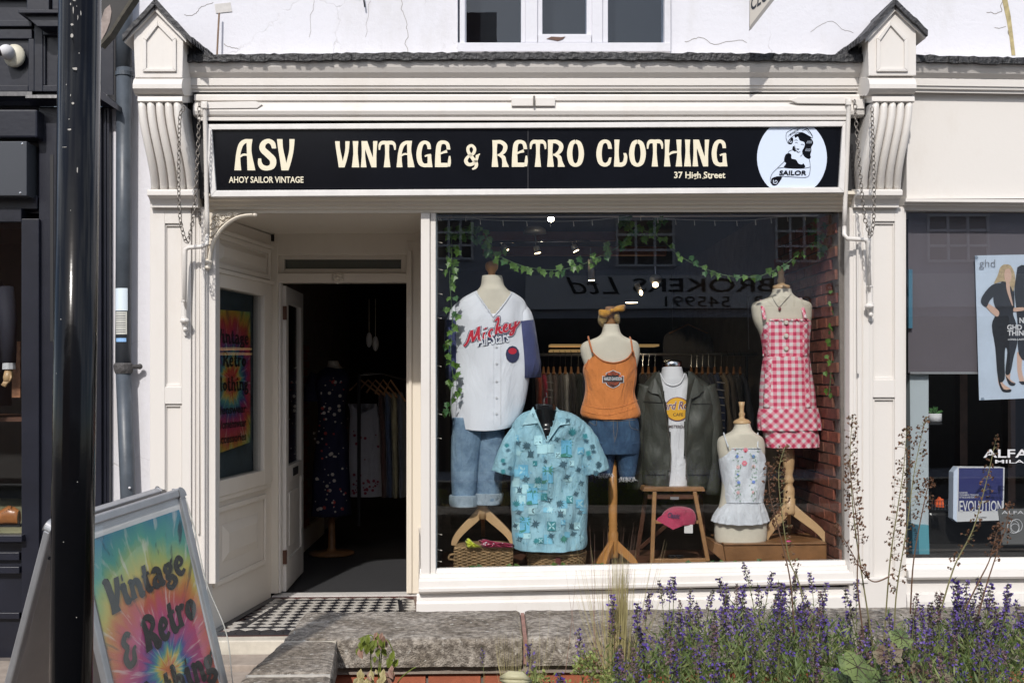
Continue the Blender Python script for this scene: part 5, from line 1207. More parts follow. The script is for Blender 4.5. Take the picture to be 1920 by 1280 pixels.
def sleeve(mb_pts, rads, m_, par, seed=0, fl=1.2, wr=0.06, name='sleeve'):
    t = MB(); P = crom(mb_pts, 6); n = len(P); t.tube([W(*p) for p in P], [rads[0] + (rads[1]-rads[0])*i/(n-1) for i in range(n)], 24, caps=False, flat=fl)
    t.v = [tuple(Vector(v) + Vector((1,1,0.5))*0.5*wr*0.2*noise.noise(Vector(v)*22+Vector((seed,0,0)))) for v in t.v]
    return solidify(part(name, t, m_, par, smooth=True))
sleeve([(984,800,Y2),(966,822,Y2-0.01),(953,852,Y2-0.02),(944,886,Y2-0.02)], (0.052,0.076), HB, hs, 1)
sleeve([(1080,798,Y2),(1097,820,Y2-0.01),(1109,850,Y2-0.02),(1119,884,Y2-0.02)], (0.054,0.084), HB, hs, 4)
HB2 = mat('tropical_collar', (0.40,0.64,0.72), 0.9, var=0.15, bump=0.3, bscale=260)
def flap(pts, front, m_, par, name='collar', off=0.010, th=0.004):
    P = [front(x, y, off) for x, y in pts]; n = len(P); B = [p + Vector((0, th, 0)) for p in P]
    return part(name, MB().add(P + B, [tuple(range(n)), tuple(range(2*n-1, n-1, -1))] + [(i, i+n, (i+1)%n+n, (i+1)%n) for i in range(n)]), m_, par, bev=0.0015)
flap([(1000,762),(992,775),(979,797),(1008,793),(1013,801),(1026,830),(1018,806),(1009,785)], hf, HB2, hs, off=0.016)
flap([(1043,762),(1050,770),(1069,794),(1051,797),(1047,800),(1026,830),(1034,808),(1044,785)], hf, HB2, hs, off=0.016)
nb2_ = MB(); curve_on(nb2_, crom([(998,768),(1008,795),(1025,829)], 6), hf, 0.004, 0.001); curve_on(nb2_, crom([(1025,829),(1038,795),(1046,767)], 6), hf, 0.004, 0.001); part('neck_edge', nb2_, HB2, hs, smooth=True)
pk = MB(); curve_on(pk, [(1027+0.3*math.sin(y/20), y) for y in range(831,1026,6)], hf, 0.0022, 0.002); part('placket_seam', pk, HB2, hs)
# the print: motifs laid on the cloth
PR = [mat('print_slate', (0.06,0.13,0.17), 0.9), mat('print_teal', (0.05,0.26,0.30), 0.9), mat('print_green', (0.06,0.25,0.20), 0.9), mat('print_sky', (0.16,0.47,0.68), 0.9), mat('print_pale', (0.42,0.68,0.74), 0.9), mat('print_wash', (0.20,0.50,0.66), 0.9)]
pr = MB(); poff = [0.0030]
def pdisc(front, cx, cy, pts, m_):
    poff[0] += 0.000006
    big = max(abs(x) for x, y in pts) > 6 and len(pts) == 4
    if big:      # laid as a small grid so that it follows the folds
        a, b, c_, d_ = [Vector((x, y)) for x, y in pts]; n = 6; vs = []
        for j in range(n+1):
            for i in range(n+1):
                p = (a*(1-i/n)+b*(i/n))*(1-j/n) + (d_*(1-i/n)+c_*(i/n))*(j/n); vs.append(front(cx+p.x, cy+p.y, poff[0]))
        pr.add(vs, [(j*(n+1)+i, j*(n+1)+i+1, (j+1)*(n+1)+i+1, (j+1)*(n+1)+i) for j in range(n) for i in range(n)], m_); return
    n = len(pts); mx_, my_ = sum(p[0] for p in pts)/n, sum(p[1] for p in pts)/n
    pr.add([front(cx+x, cy+y, poff[0]) for x, y in pts] + [front(cx+mx_, cy+my_, poff[0])], [(i, (i+1)%n, n) for i in range(n)], m_)
def leafstroke(front, cx, cy, ang_, L_, w_, m_):
    ca, sa = math.cos(ang_), math.sin(ang_); pdisc(front, cx, cy, [(ca*a - sa*b, sa*a + ca*b) for a, b in ((0,0),(L_*0.4,w_),(L_,0),(L_*0.4,-w_))], m_)
def palm(front, cx, cy, s_):
    s_ *= 1.15
    pdisc(front, cx, cy, [(-9*s_,-13*s_),(9*s_,-13*s_),(9*s_,15*s_),(-9*s_,15*s_)], 3)
    pdisc(front, cx, cy, [(-10*s_,11*s_),(0,9*s_),(10*s_,13*s_),(10*s_,16*s_),(-10*s_,16*s_)], 2); pdisc(front, cx, cy, [(0,-6*s_),(1.6*s_,-6*s_),(2.4*s_,12*s_),(-0.2*s_,12*s_)], 1)
    for a in (0.25, 2.9, -0.35, 3.5, -0.9, 4.05, 0.9, 2.25): leafstroke(front, cx+0.8*s_, cy-7*s_, a, 12*s_, 1.8*s_, 2)
def monstera(front, cx, cy, s_, a0, m_):
    s_ *= 1.3
    for k in range(7): leafstroke(front, cx, cy, a0 + (k-3)*0.5, (11-abs(k-3)*1.2)*s_, 1.5*s_, m_)
    for k in range(3): leafstroke(front, cx, cy, a0+math.pi + (k-1)*0.7, 5*s_, 1.3*s_, m_)
def cross(front, cx, cy, s_, m_):
    s_ *= 1.35
    for k in range(8): leafstroke(front, cx, cy, k*math.pi/4+0.4, (7 if k % 2 else 5)*s_, 1.1*s_, m_)
def square(front, cx, cy, s_, m_):
    s_ *= 1.2
    pdisc(front, cx, cy, [(-s_,-s_*1.1),(s_,-s_*1.1),(s_,s_*1.1),(-s_,s_*1.1)], m_)
    for k in range(4): leafstroke(front, cx, cy, k*math.pi/2+0.785, s_*1.3, s_*0.25, 4 if m_ != 4 else 0)
def turtle(front, cx, cy, s_, m_):
    s_ *= 1.3
    pdisc(front, cx, cy, [(4*s_*math.cos(k/8*6.283), 4.6*s_*math.sin(k/8*6.283)) for k in range(8)], m_)
    for k in (0.8, 2.3, 3.9, 5.4, 1.57): leafstroke(front, cx, cy, -k, 8*s_, 1.4*s_, m_)
for (x, y, s_) in ((1062,839,0.95),(1027,889,0.95),(998,928,0.95),(984,983,0.9)): palm(hf, x, y, s_)
for (x, y, s_, a, m_) in ((990,834,.9,2.6,0),(1073,812,.9,-1.5,1),(1007,899,.9,.6,1),(1048,943,.9,.5,0),(1057,1008,.8,1.4,2),(968,946,.8,-1.5,1),(1005,1012,.7,1.2,1),(1052,795,.6,.8,0),(998,778,.6,-2,0)): monstera(hf, x, y, s_, a, m_)
for (x, y, s_, m_) in ((971,830,.9,0),(972,849,1,4),(1023,864,.6,0),(1056,870,1.1,0),(1063,894,.9,0),(986,898,1,0),(1004,982,1.1,0),(1029,937,.9,0),(1032,955,1,4),(973,960,.8,0),(1033,1004,.9,0),(1080,925,.8,0),(1085,880,.8,0),(1090,905,.8,0),(966,985,.8,0),(1010,826,1,4),(1044,823,.8,0),(1088,960,.8,0),(1075,1000,.8,0),(974,1010,.8,0)): cross(hf, x, y, s_, m_)
for (x, y, s_, m_) in ((981,881,7.5,3),(1003,868,3.4,1),(1009,825,6.5,4),(966,822,5,3),(1020,931,5,1),(1068,936,5,1),(1034,986,6.5,1),(1056,979,3.5,3),(997,957,5,4),(1046,853,4,4),(1072,868,4,4),(1087,944,6,3),(1014,1013,4,1),(1089,845,5,3),(1082,985,5,4)): square(hf, x, y, s_, m_)
for (x, y, s_, m_) in ((995,851,.95,0),(974,919,.8,0),(1051,963,.9,0),(1065,789,.7,0),(1072,986,.8,0),(1032,822,.6,0)): turtle(hf, x, y, s_, m_)
rr = random.Random(12)
for k in range(26):
    x, y = rr.uniform(966,1096), rr.uniform(836,1018); w_, h_ = rr.uniform(5,11), rr.uniform(4,9)
    poff[0], keep = 0.0018, poff[0]; pdisc(hf, x, y, [(-w_,-h_),(w_,-h_),(w_,h_),(-w_,h_)], 4 if k % 2 else 5); poff[0] = keep
for k in range(130):
    x, y = rr.uniform(964,1098), rr.uniform(800,1022)
    if 1000 < x < 1050 and y < 832: continue
    leafstroke(hf, x, y, rr.uniform(0,6.28), rr.uniform(2.5,5), 0.7, rr.choice((0,1,4,4,3)))
part('print', pr, PR, hs, kind='stuff')
# motifs on the sleeves
pr = MB()
def sf_(cx, cyc, Yc_, rad):
    def fr(px, py, off):
        x = W(px, py, Yc_).x - W(cx, py, Yc_).x; q = max(-0.95, min(0.95, x/rad)); return W(px, py, Yc_ - 1.2*rad*math.sqrt(1-q*q) - off - 0.004)
    return fr
fl_s = sf_(952, 850, Y2-0.03, 0.083); fr_s = sf_(1111, 850, Y2-0.03, 0.09)
for (x, y) in ((950,836),(942,862),(955,878),(944,882)): monstera(fl_s, x, y, 0.6, rr.uniform(0,6), rr.choice((0,1)))
for (x, y) in ((1098,816),(1112,836),(1102,848),(1122,868),(1116,886)): monstera(fr_s, x, y, 0.7, rr.uniform(0,6), rr.choice((0,1)))
for k in range(16): leafstroke(fr_s, rr.uniform(1092,1128), rr.uniform(810,892), rr.uniform(0,6), 4, 0.8, rr.choice((0,1,3)))
part('print', pr, PR, hs, kind='stuff')

# ================= 3 orange camisole top and denim shorts
Y3 = 0.40
df3 = thing('dress_form', 'white dress form on an orange pine stand, wearing the orange strappy top', 'mannequin', W(1150, 1062, Y3))
t3, _ = body([(608,1130,1160),(614,1130,1161),(624,1128,1164),(631,1121,1171),(637,1106,1186),(642,1094,1195),(652,1088,1199),(668,1090,1199),(690,1097,1194),(720,1102,1190),(760,1104,1190),(800,1106,1192),(835,1108,1192)], Y3, 0.09, n=48, ex=2.4); part('torso', t3, M['calico'], df3, smooth=True)
c = W(1145, 610, Y3); part('neck_knob', MB().lathe(c, [(0.032,c.z-0.002),(0.036,c.z+0.012),(0.034,c.z+0.05),(0.044,c.z+0.09),(0.03,c.z+0.125)], 18), M['wood_brown'], df3, smooth=True)
c = W(1149, 940, Y3); z0 = W(1149, 1042, Y3).z
part('pole', MB().lathe((c.x,c.y), [(0.03,z0-0.01),(0.034,z0),(0.034,W(0,1008,Y3).z),(0.026,W(0,1003,Y3).z),(0.031,W(0,999,Y3).z),(0.026,W(0,996,Y3).z),(0.031,W(0,992,Y3).z),(0.027,W(0,985,Y3).z),(0.031,W(0,940,Y3).z),(0.026,W(0,870,Y3).z)], 20), M['wood_orange'], df3, smooth=True)
for (fx, fy, YY) in ((1122,1066,Y3-0.02),(1133,1068,Y3-0.2),(1192,1063,Y3-0.02)): part('leg', cabriole(MB(), W(1150, 1016, Y3), W(fx, fy, YY), 0.03, 0.02), M['wood_orange'], df3, bev=0.004)
OR = cloth('orange_jersey', (0.66,0.215,0.05), weave=0.12, var=0.10); ORD = cloth('orange_binding', (0.56,0.17,0.05))
to = thing('strappy_top', 'orange strappy vest top with a small black and orange shield badge', 'top', W(1147, 782, Y3))
ob_, of = body([(655,1106,1191),(666,1102,1193),(680,1096,1193),(695,1093,1194),(715,1097,1193),(735,1097,1190),(752,1093,1194),(766,1089,1199),(776,1089,1200),(782,1094,1196),(785,1102,1188)], Y3, 0.118, seg=110, n=90, wr=0.06, wf=(7,4), cut=[(1100,640),(1104,656),(1112,660),(1121,670),(1133,677),(1150,680),(1166,677),(1178,670),(1186,659),(1196,652),(1196,640)], close=(False, False), seed=6)
solidify(part('top_body', ob_, OR, to, smooth=True))
bi = MB(); curve_on(bi, crom([(1111,660),(1121,670),(1133,677),(1150,680),(1166,677),(1178,670),(1186,659)], 5), of, 0.0045, 0.002); curve_on(bi, crom([(1111,660),(1103,675),(1098,690)], 4), of, 0.004); curve_on(bi, crom([(1186,659),(1191,672),(1193,690)], 4), of, 0.004); part('binding', bi, ORD, to, smooth=True)
for pts in ([(1103,631,0.0),(1105,640,-0.08),(1111,661,-0.112)], [(1181,632,0.0),(1184,642,-0.08),(1186,660,-0.112)]): part('strap', MB().tube([W(x, y, Y3+d) for x, y, d in crom(pts, 5)], 0.006, 8), ORD, to, smooth=True)
fo = MB()
for pts in ([(1098,700),(1104,735),(1100,760)], [(1190,705),(1186,740),(1192,765)], [(1093,758),(1130,766),(1165,762),(1196,750)], [(1092,770),(1140,778),(1198,762)]): curve_on(fo, crom(pts, 6), of, 0.003, -0.0012)
part('fold', fo, OR, to, smooth=True)
# shield badge
bg_ = MB()
def shield(g): return [(.5,1+g),(.36-g,.9+g),(.18-g,.82+g),(.18-g,.64+g),(-g,.64+g),(-g,.30-g),(.18-g,.30-g),(.22-g,.16-g),(.36-g,.05-g),(.5,-.04-g),(.64+g,.05-g),(.78+g,.16-g),(.82+g,.30-g),(1+g,.30-g),(1+g,.64+g),(.82+g,.64+g),(.82+g,.82+g),(.64+g,.9+g)]
for g_, o_, m_ in ((.05,.0035,1),(.02,.0040,0),(-.02,.0045,2),(-.035,.005,0)):
    v = shield(g_); fprint(bg_, v, [tuple(range(len(v)))], of, 1131, 695, 1168, 725, o_, 0, m_)
fprint(bg_, [(0.02,.34),(.98,.34),(.98,.6),(.02,.6)], [(0,1,2,3)], of, 1131, 695, 1168, 725, 0.0053, 0, 0)
for s_, q, m_ in (('HARLEY-DAVIDSON', (1132.5,706.5,1166.5,713), 1), ('MOTOR', (1140,697.5,1159,703.5), 2), ('CYCLES', (1140,716,1159,721), 2)):
    v, f = text2d(s_, 0.03); fprint(bg_, v, f, of, *q, 0.006, 0, m_)
part('badge', bg_, [M['black'], M['body_white'], mat('badge_orange', (0.5,0.09,0.03), 0.7)], to)
ds = thing('denim_shorts', 'dark blue cut-off denim shorts with frayed white hems', 'shorts', W(1152, 890, Y3))
DD = denim('denim_dark', (0.018,0.045,0.10), (0.06,0.13,0.23), (0.35,0.75))
a_, f3 = body([(776,1103,1194),(790,1102,1197),(810,1102,1199),(835,1106,1200),(850,1110,1198)], Y3, 0.112, n=20, wr=0.04, seed=7); part('hips', a_, DD, ds, smooth=True)
a_, _ = body([(828,1104,1155),(850,1112,1154),(870,1117,1151),(889,1121,1148)], Y3, 0.10, n=20, wr=0.06, seed=8, close=(True, False)); solidify(part('leg', a_, DD, ds, smooth=True))
a_, _ = body([(828,1148,1200),(850,1153,1198),(875,1158,1194),(897,1163,1190)], Y3, 0.10, n=20, wr=0.06, seed=9, close=(True, False)); solidify(part('leg', a_, DD, ds, smooth=True))
sm_ = MB()
for pts in ([(1150,784),(1150,800),(1152,824)], [(1157,784),(1157,810),(1152,828)], [(1104,790),(1117,797),(1119,786)], [(1179,786),(1183,801),(1197,806)], [(1104,786),(1150,789),(1197,786)]): curve_on(sm_, crom(pts, 5), f3, 0.0012, 0.002)
part('stitching', sm_, mat('stitch_tan', (0.25,0.2,0.15), 0.9), ds)
fy = MB(); rr = random.Random(6)
for (x0, x1, y0, Yk) in ((1119,1149,889,Y3-0.06),(1162,1191,896,Y3-0.06)):
    for k in range(42):
        x = rr.uniform(x0, x1); p = W(x, y0 - 2, Yk + rr.uniform(-0.03,0.0)); fy.tube([p, p + Vector((rr.uniform(-.01,.01), -0.004, -rr.uniform(.008,.022))), p + Vector((rr.uniform(-.02,.02), -0.004, -rr.uniform(.014,.035)))], 0.0009, 3, caps=False)
part('frayed_hem', fy, M['body_white'], ds, kind='stuff')
sf3 = thing('headscarf', 'mustard yellow bandana tied in a bow round the wooden knob of a dress form', 'scarf', W(1145, 600, Y3))
MU = cloth('mustard', (0.62,0.30,0.035), var=0.3, vscale=40); MUP = cloth('mustard_pattern', (0.40,0.27,0.10), var=0.6, vscale=70)
def petal(pts, Yc_, th, m_, par, name='bow_loop'):
    P = crom([(*q, 0) for q in pts] + [(*pts[0], 0)], 4)[:-1]; n = len(P); cx = sum(q[0] for q in P)/n; cy = sum(q[1] for q in P)/n
    vs = [W(q[0], q[1], Yc_) for q in P] + [W(cx+(q[0]-cx)*.6, cy+(q[1]-cy)*.6, Yc_-th) for q in P] + [W(cx, cy, Yc_-th*1.15)] + [W(cx+(q[0]-cx)*.6, cy+(q[1]-cy)*.6, Yc_+th) for q in P] + [W(cx, cy, Yc_+th*1.15)]
    fs = [(i, (i+1)%n, n+(i+1)%n, n+i) for i in range(n)] + [(n+i, n+(i+1)%n, 2*n) for i in range(n)] + [((i+1)%n, i, 2*n+1+i, 2*n+1+(i+1)%n) for i in range(n)] + [(2*n+1+(i+1)%n, 2*n+1+i, 3*n+1) for i in range(n)]
    return part(name, MB().add(vs, fs), m_, par, smooth=True)
petal([(1147,582),(1134,580),(1123,581),(1124,592),(1135,595),(1147,588)], Y3-0.06, 0.015, MU, sf3); petal([(1146,582),(1155,574),(1170,571),(1173,575),(1170,583),(1158,584),(1147,586)], Y3-0.06, 0.015, MU, sf3)
petal([(1123,586),(1136,590),(1139,598),(1134,606),(1129,613),(1121,603)], Y3-0.03, 0.02, MUP, sf3, 'band'); petal([(1152,586),(1160,585),(1163,600),(1160,607),(1153,602),(1150,592)], Y3-0.03, 0.02, MUP, sf3, 'band'); part('knot', MB().ball(W(1147,582,Y3-0.075), 0.013), MU, sf3, smooth=True)

# ================= 4 leather jacket over a tee on a torso
Y4 = 0.52
tf = thing('torso_form', 'white fabric torso with a chrome neck cap inside the leather jacket', 'mannequin', W(1262, 912, Y4))
t4, _ = body([(688,1242,1278),(700,1240,1281),(710,1238,1284),(720,1232,1290),(735,1222,1302),(800,1215,1310),(905,1220,1305)], Y4, 0.09, n=36); part('torso', t4, M['body_white'], tf, smooth=True)
c = W(1260, 688, Y4); part('neck_cap', MB().lathe(c, [(0.064,c.z-0.004),(0.067,c.z),(0.067,c.z+0.035),(0.055,c.z+0.045),(0.02,c.z+0.048)], 26), M['chrome'], tf, smooth=True)
ts4 = thing('printed_tshirt', 'white t-shirt with a yellow disc cafe print, worn under the leather jacket', 't-shirt', W(1265, 912, Y4))
a_, tf4 = body([(700,1236,1286),(712,1231,1291),(726,1222,1302),(760,1218,1306),(840,1218,1306),(900,1216,1306),(913,1216,1306)], Y4, 0.105, seg=80, n=50, wr=0.05, wf=(8,4), cut=[(1238,690),(1239,702),(1247,717),(1262,723),(1276,717),(1284,700),(1286,690)], close=(False, False), seed=4)
solidify(part('tee_body', a_, cloth('tee_white', (0.70,0.70,0.73), weave=0.1, var=0.03), ts4, smooth=True))
b4 = MB(); curve_on(b4, crom([(1238,700),(1247,717),(1262,723),(1276,717),(1284,700)], 6), tf4, 0.005, 0.002); part('neck_rib', b4, M['body_white'], ts4, smooth=True)
dd4 = MB(); circ = [(0.5+0.5*math.cos(k/36*6.283), 0.5+0.5*math.sin(k/36*6.283)) for k in range(36)]
fprint(dd4, circ, [tuple(range(36))], tf4, 1246, 744, 1294, 789, 0.004, 0, 0); fprint(dd4, circ, [tuple(range(36))], tf4, 1247.5, 745.5, 1292.5, 787.5, 0.0045, 0, 1)
v, f = text2d('Hard Rock', 0.05, 0.25); fprint(dd4, v, f, tf4, 1233, 753, 1308, 769, 0.0055, -2, 2); v, f = text2d('Hard Rock', 0.01, 0.25); fprint(dd4, v, f, tf4, 1233.5, 754, 1307.5, 768, 0.006, -2, 0)
v, f = text2d('CAFE', 0.012); fprint(dd4, v, f, tf4, 1262, 774, 1281, 780, 0.0055, 0, 3); v, f = text2d('AMSTERDAM', 0.012); fprint(dd4, v, f, tf4, 1249, 796.5, 1291, 802, 0.0045, 0, 3)
part('print', dd4, [mat('print_maroon', (0.16,0.05,0.10), 0.8), mat('print_yellow', (0.75,0.40,0.03), 0.8), M['body_white'], mat('print_brown', (0.06,0.03,0.03), 0.8)], ts4)
LE = mat('leather', (0.052,0.055,0.044), 0.55, var=0.4, vscale=10, bump=0.25, bscale=120)
folds(LE, 0.3, 5)
jk = thing('leather_jacket', 'dark olive brown leather zip jacket hanging open over the white tee', 'jacket', W(1268, 925, Y4))
a_, kf = body([(697,1228,1296),(704,1222,1304),(716,1210,1320),(730,1202,1332),(760,1198,1340),(820,1199,1340),(880,1203,1334),(902,1204,1332),(906,1206,1330),(914,1208,1328)], Y4, 0.135, seg=110, n=90, wr=0.11, wf=(8,5), cut=[(1225,670),(1232,690),(1243,730),(1251,780),(1258,830),(1257,870),(1252,925),(1292,925),(1286,880),(1283,820),(1286,770),(1291,730),(1294,690),(1296,670)], close=(False, False), seed=11)
solidify(part('jacket_body', a_, LE, jk, smooth=True), 0.004)
sleeve([(1214,724,Y4),(1202,770,Y4),(1197,840,Y4+0.02),(1192,915,Y4+0.04)], (0.062,0.052), LE, jk, 3); sleeve([(1322,724,Y4),(1333,770,Y4),(1338,840,Y4),(1333,926,Y4)], (0.066,0.056), LE, jk, 9)
flap([(1236,694),(1228,706),(1214,731),(1222,737),(1235,739),(1246,760),(1258,830),(1251,775),(1243,725)], kf, LE, jk, 'collar', off=0.02); flap([(1291,694),(1304,706),(1320,731),(1311,741),(1296,748),(1290,790),(1284,860),(1285,775),(1289,725)], kf, LE, jk, 'collar', off=0.02)
zp = MB(); curve_on(zp, crom([(1241,742),(1250,790),(1258,850),(1254,905)], 8), kf, 0.003, 0.006); curve_on(zp, crom([(1297,742),(1290,790),(1286,850),(1289,905)], 8), kf, 0.003, 0.006); part('zip', zp, M['chain'], jk)
sm4 = MB(); curve_on(sm4, [(x, 753+(x-1202)*0.05) for x in range(1202,1243,4)], kf, 0.002, 0.002); curve_on(sm4, [(x, 757) for x in range(1298,1336,4)], kf, 0.002, 0.002); curve_on(sm4, [(1207,y) for y in range(818,860,4)], kf, 0.003, 0.003); curve_on(sm4, [(x,890) for x in range(1204,1250,4)], kf, 0.002, 0.002); curve_on(sm4, [(x,890) for x in range(1290,1332,4)], kf, 0.002, 0.002); part('seam', sm4, M['black'], jk)
# step stool under it
so_ = thing('step_stool', 'folding wooden step stool holding the leather jacket torso and a cap', 'stool', W(1265, 1055, Y4))
part('seat', MB().quad([(1205,921),(1323,921),(1320,913),(1208,913)], Y4-0.18, Y4+0.14), M['wood_brown'], so_, bev=0.004); 
def slat(p, q, w_, d_, m_, n='leg'):
    p = Vector(p); q = Vector(q); up = (q-p).normalized(); sx = Vector((1,0,0)) if abs(up.x) < 0.8 else Vector((0,0,1)); sx = (sx - up*sx.dot(up)).normalized()*w_/2; sy = Vector((0,d_/2,0))
    part(n, MB().hexa([p-sx-sy, p+sx-sy, q+sx-sy, q-sx-sy], [p-sx+sy, p+sx+sy, q+sx+sy, q-sx+sy]), m_, so_, bev=0.003)
Yl = Y4-0.16
WB = mat('stool_pine', (0.36,0.19,0.08), 0.45, var=0.3, vscale=12)
slat(W(1222,1057,Yl-0.02), W(1227,921,Yl), 0.026, 0.03, WB); slat(W(1327,1051,Yl-0.02), W(1302,921,Yl), 0.026, 0.03, WB); slat(W(1192,1056,Y4+0.18), W(1212,921,Y4+0.08), 0.028, 0.03, M['wood_dark']); slat(W(1322,1040,Y4+0.18), W(1312,921,Y4+0.08), 0.028, 0.03, M['wood_dark'])
slat(W(1228,978,Yl), W(1312,978,Yl), 0.022, 0.02, WB, 'rung'); slat(W(1222,1051,Yl), W(1325,1050,Yl), 0.03, 0.03, WB, 'rung'); slat(W(1200,1027,Y4+0.1), W(1260,975,Y4), 0.028, 0.02, M['wood_dark'], 'brace'); slat(W(1214,930,Y4-0.14), W(1310,930,Y4-0.14), 0.035, 0.015, M['wood_dark'], 'apron'); slat(W(1193,1052,Y4+0.18), W(1225,1050,Yl), 0.02, 0.02, M['wood_dark'], 'rung')
part('maker_plate', MB().bar(1257,931,1273,936,Y4-0.151,Y4-0.148), M['alu'], so_)
cp_ = thing('baseball_hat', 'raspberry pink baseball cap hanging on the rung of the wooden stool', 'cap', W(1270, 985, Yl-0.02))
PKc = cloth('raspberry', (0.40,0.035,0.09))
a_, cf_ = body([(950,1262,1285),(954,1252,1297),(962,1243,1303),(972,1240,1305),(982,1246,1302)], Yl-0.02, 0.07, n=20, wr=0.05, seed=2); part('crown', a_, PKc, cp_, smooth=True)
part('brim', MB().hexa([W(1230,975,Yl-0.10), W(1262,993,Yl-0.12), W(1285,984,Yl-0.08), W(1252,962,Yl-0.075)], [W(1233,970,Yl-0.09), W(1262,988,Yl-0.11), W(1285,979,Yl-0.07), W(1252,958,Yl-0.065)]), PKc, cp_, bev=0.004)
v, f = text2d('Classic', 0.02, 0.3); a_ = MB(); fprint(a_, v, f, cf_, 1252, 960, 1275, 970, 0.006, 2, 0); part('lettering', a_, NAVY, cp_)
part('price_tag', MB().bar(1283,983,1299,999,Yl-0.08,Yl-0.079), M['alu_white'], cp_)
def glasses(x, y, Yc_, s_, lab, m_):
    t = thing('sunglasses', lab, 'sunglasses', W(x, y, Yc_))
    for d in (-1, 1):
        c = W(x + d*s_*0.5, y, Yc_); rr_ = s_*0.42*SC(Yc_); part('lens', MB().ball(c, rr_, 0.004, rr_*0.5, 14, 6), M['body_black'], t, smooth=True)
        part('temple', MB().tube([W(x+d*s_, y-1, Yc_), W(x+d*s_*0.7, y-3, Yc_+0.12)], 0.0025, 6), m_, t)
    part('bridge', MB().tube([W(x-s_, y-2, Yc_-0.004), W(x, y-3, Yc_-0.006), W(x+s_, y-2, Yc_-0.004)], 0.003, 6), m_, t)
glasses(1267, 1043, Yl-0.02, 14, 'black sunglasses lying on the bottom rung of the stool', M['black'])

# ================= 5 bust with white camisole on a wooden box
Y5 = 0.34
bx = thing('wooden_bench', 'low brown wooden bench under the white bust and the gingham stand', 'bench', W(1440, 1056, Y5))
part('front_board', MB().quad([(1362,1056),(1550,1049),(1550,1020),(1357,1022)], Y5-0.13, Y5-0.10), mat('bench_wood', (0.28,0.135,0.055), 0.4, var=0.4, vscale=6), bx, bev=0.004)
part('top_board', MB().quad([(1357,1022),(1550,1020),(1550,1017),(1357,1019)], Y5-0.14, Y5+0.32), bpy.data.materials['bench_wood'], bx, bev=0.003)
part('end_board', MB().quad([(1336,1035),(1361,1056),(1356,1022),(1340,1017)], Y5-0.12, Y5+0.2), M['wood_brown'], bx, bev=0.003)
YB5 = Y5
bu = thing('bust_form', 'small cream bust form with turned wooden finial, wearing the embroidered camisole', 'mannequin', W(1388, 1014, YB5))
c = W(1391, 793, YB5); Zz = lambda y: W(1391, y, YB5).z
part('finial', MB().lathe(c, [(0.058,Zz(794)),(0.058,Zz(791)),(0.045,Zz(787)),(0.02,Zz(784)),(0.016,Zz(781)),(0.022,Zz(776)),(0.013,Zz(771)),(0.016,Zz(762)),(0.021,Zz(753))], 20), M['wood_light'], bu, smooth=True)
t5, _ = body([(793,1377,1406),(801,1376,1408),(808,1372,1412),(814,1361,1420),(820,1349,1429),(830,1345,1433),(850,1346,1434),(875,1352,1430),(905,1354,1426),(935,1351,1430),(965,1344,1436),(985,1340,1438),(1008,1340,1437),(1015,1342,1435)], YB5, 0.10, n=50, ex=2.3); part('torso', t5, M['calico'], bu, smooth=True)
CW = cloth('camisole_white', (0.68,0.71,0.76), weave=0.4, bscale=220, var=0.06)
cm = thing('embroidered_camisole', 'white sleeveless peplum camisole with pink and blue flower embroidery', 'camisole', W(1388, 975, YB5))
a_, mf = body([(838,1357,1428),(846,1352,1431),(860,1348,1435),(880,1350,1436),(905,1354,1434),(925,1354,1432),(942,1354,1430)], YB5, 0.115, seg=96, n=60, wr=0.06, wf=(12,7), ex=2.3, cut=[(1355,820),(1362,840),(1380,841),(1400,841),(1422,840),(1432,820)], close=(False, False), seed=3); solidify(part('bodice', a_, CW, cm, smooth=True))
a_, _ = body([(941,1354,1430),(948,1350,1433),(958,1343,1437),(968,1337,1440),(976,1334,1442)], YB5, 0.135, seg=120, n=30, wr=0.04, wf=(16,4), close=(False, False), pleat=0.05, pleat_from=0.0, seed=5, hem=4); solidify(part('peplum', a_, CW, cm, smooth=True))
for pts in ([(1357,811,-0.02),(1360,822,-0.07),(1366,839,-0.112)], [(1421,811,-0.02),(1421,824,-0.07),(1421,840,-0.112)]): part('strap', MB().tube([W(x, y, YB5+d) for x, y, d in crom(pts, 4)], 0.0045, 6), CW, cm, smooth=True)
et = MB(); curve_on(et, [(x, 840.5+math.sin(x)*0.5) for x in range(1360,1428,3)], mf, 0.003, 0.002); curve_on(et, [(x, 942) for x in range(1355,1430,4)], mf, 0.0025, 0.003); part('edging', et, CW, cm)
fb = MB(); FM = [mat('emb_pink', (0.75,0.22,0.28), 0.8), mat('emb_blue', (0.20,0.30,0.70), 0.8), mat('emb_green', (0.14,0.30,0.16), 0.8), mat('emb_red', (0.5,0.05,0.09), 0.8), mat('emb_pale', (0.72,0.45,0.46), 0.8)]
def flo(x, y, r_, m_):
    r_ *= 0.62
    for k in range(6):
        q = k/6*6.283; v = [(x+r_*0.55*math.cos(q)+r_*0.5*math.cos(a/7*6.283), y+r_*0.55*math.sin(q)+r_*0.5*math.sin(a/7*6.283)) for a in range(7)]
        fb.add([mf(a, b, 0.0035+0.00015*k) for a, b in v], [tuple(range(7))], m_)
for (x, y, r_, m_) in ((1398,843,7,0),(1396,868,8,0),(1398,846,3,3),(1396,869,4,4),(1382,855,5,1),(1413,855,5,1),(1384,875,6,4),(1413,874,5.5,4),(1385,904,5,1),(1413,903,5,1),(1384,923,5,4),(1412,922,4,4),(1383,889,3,1),(1378,842,2,0)): flo(x, y, r_, m_)
rr = random.Random(2)
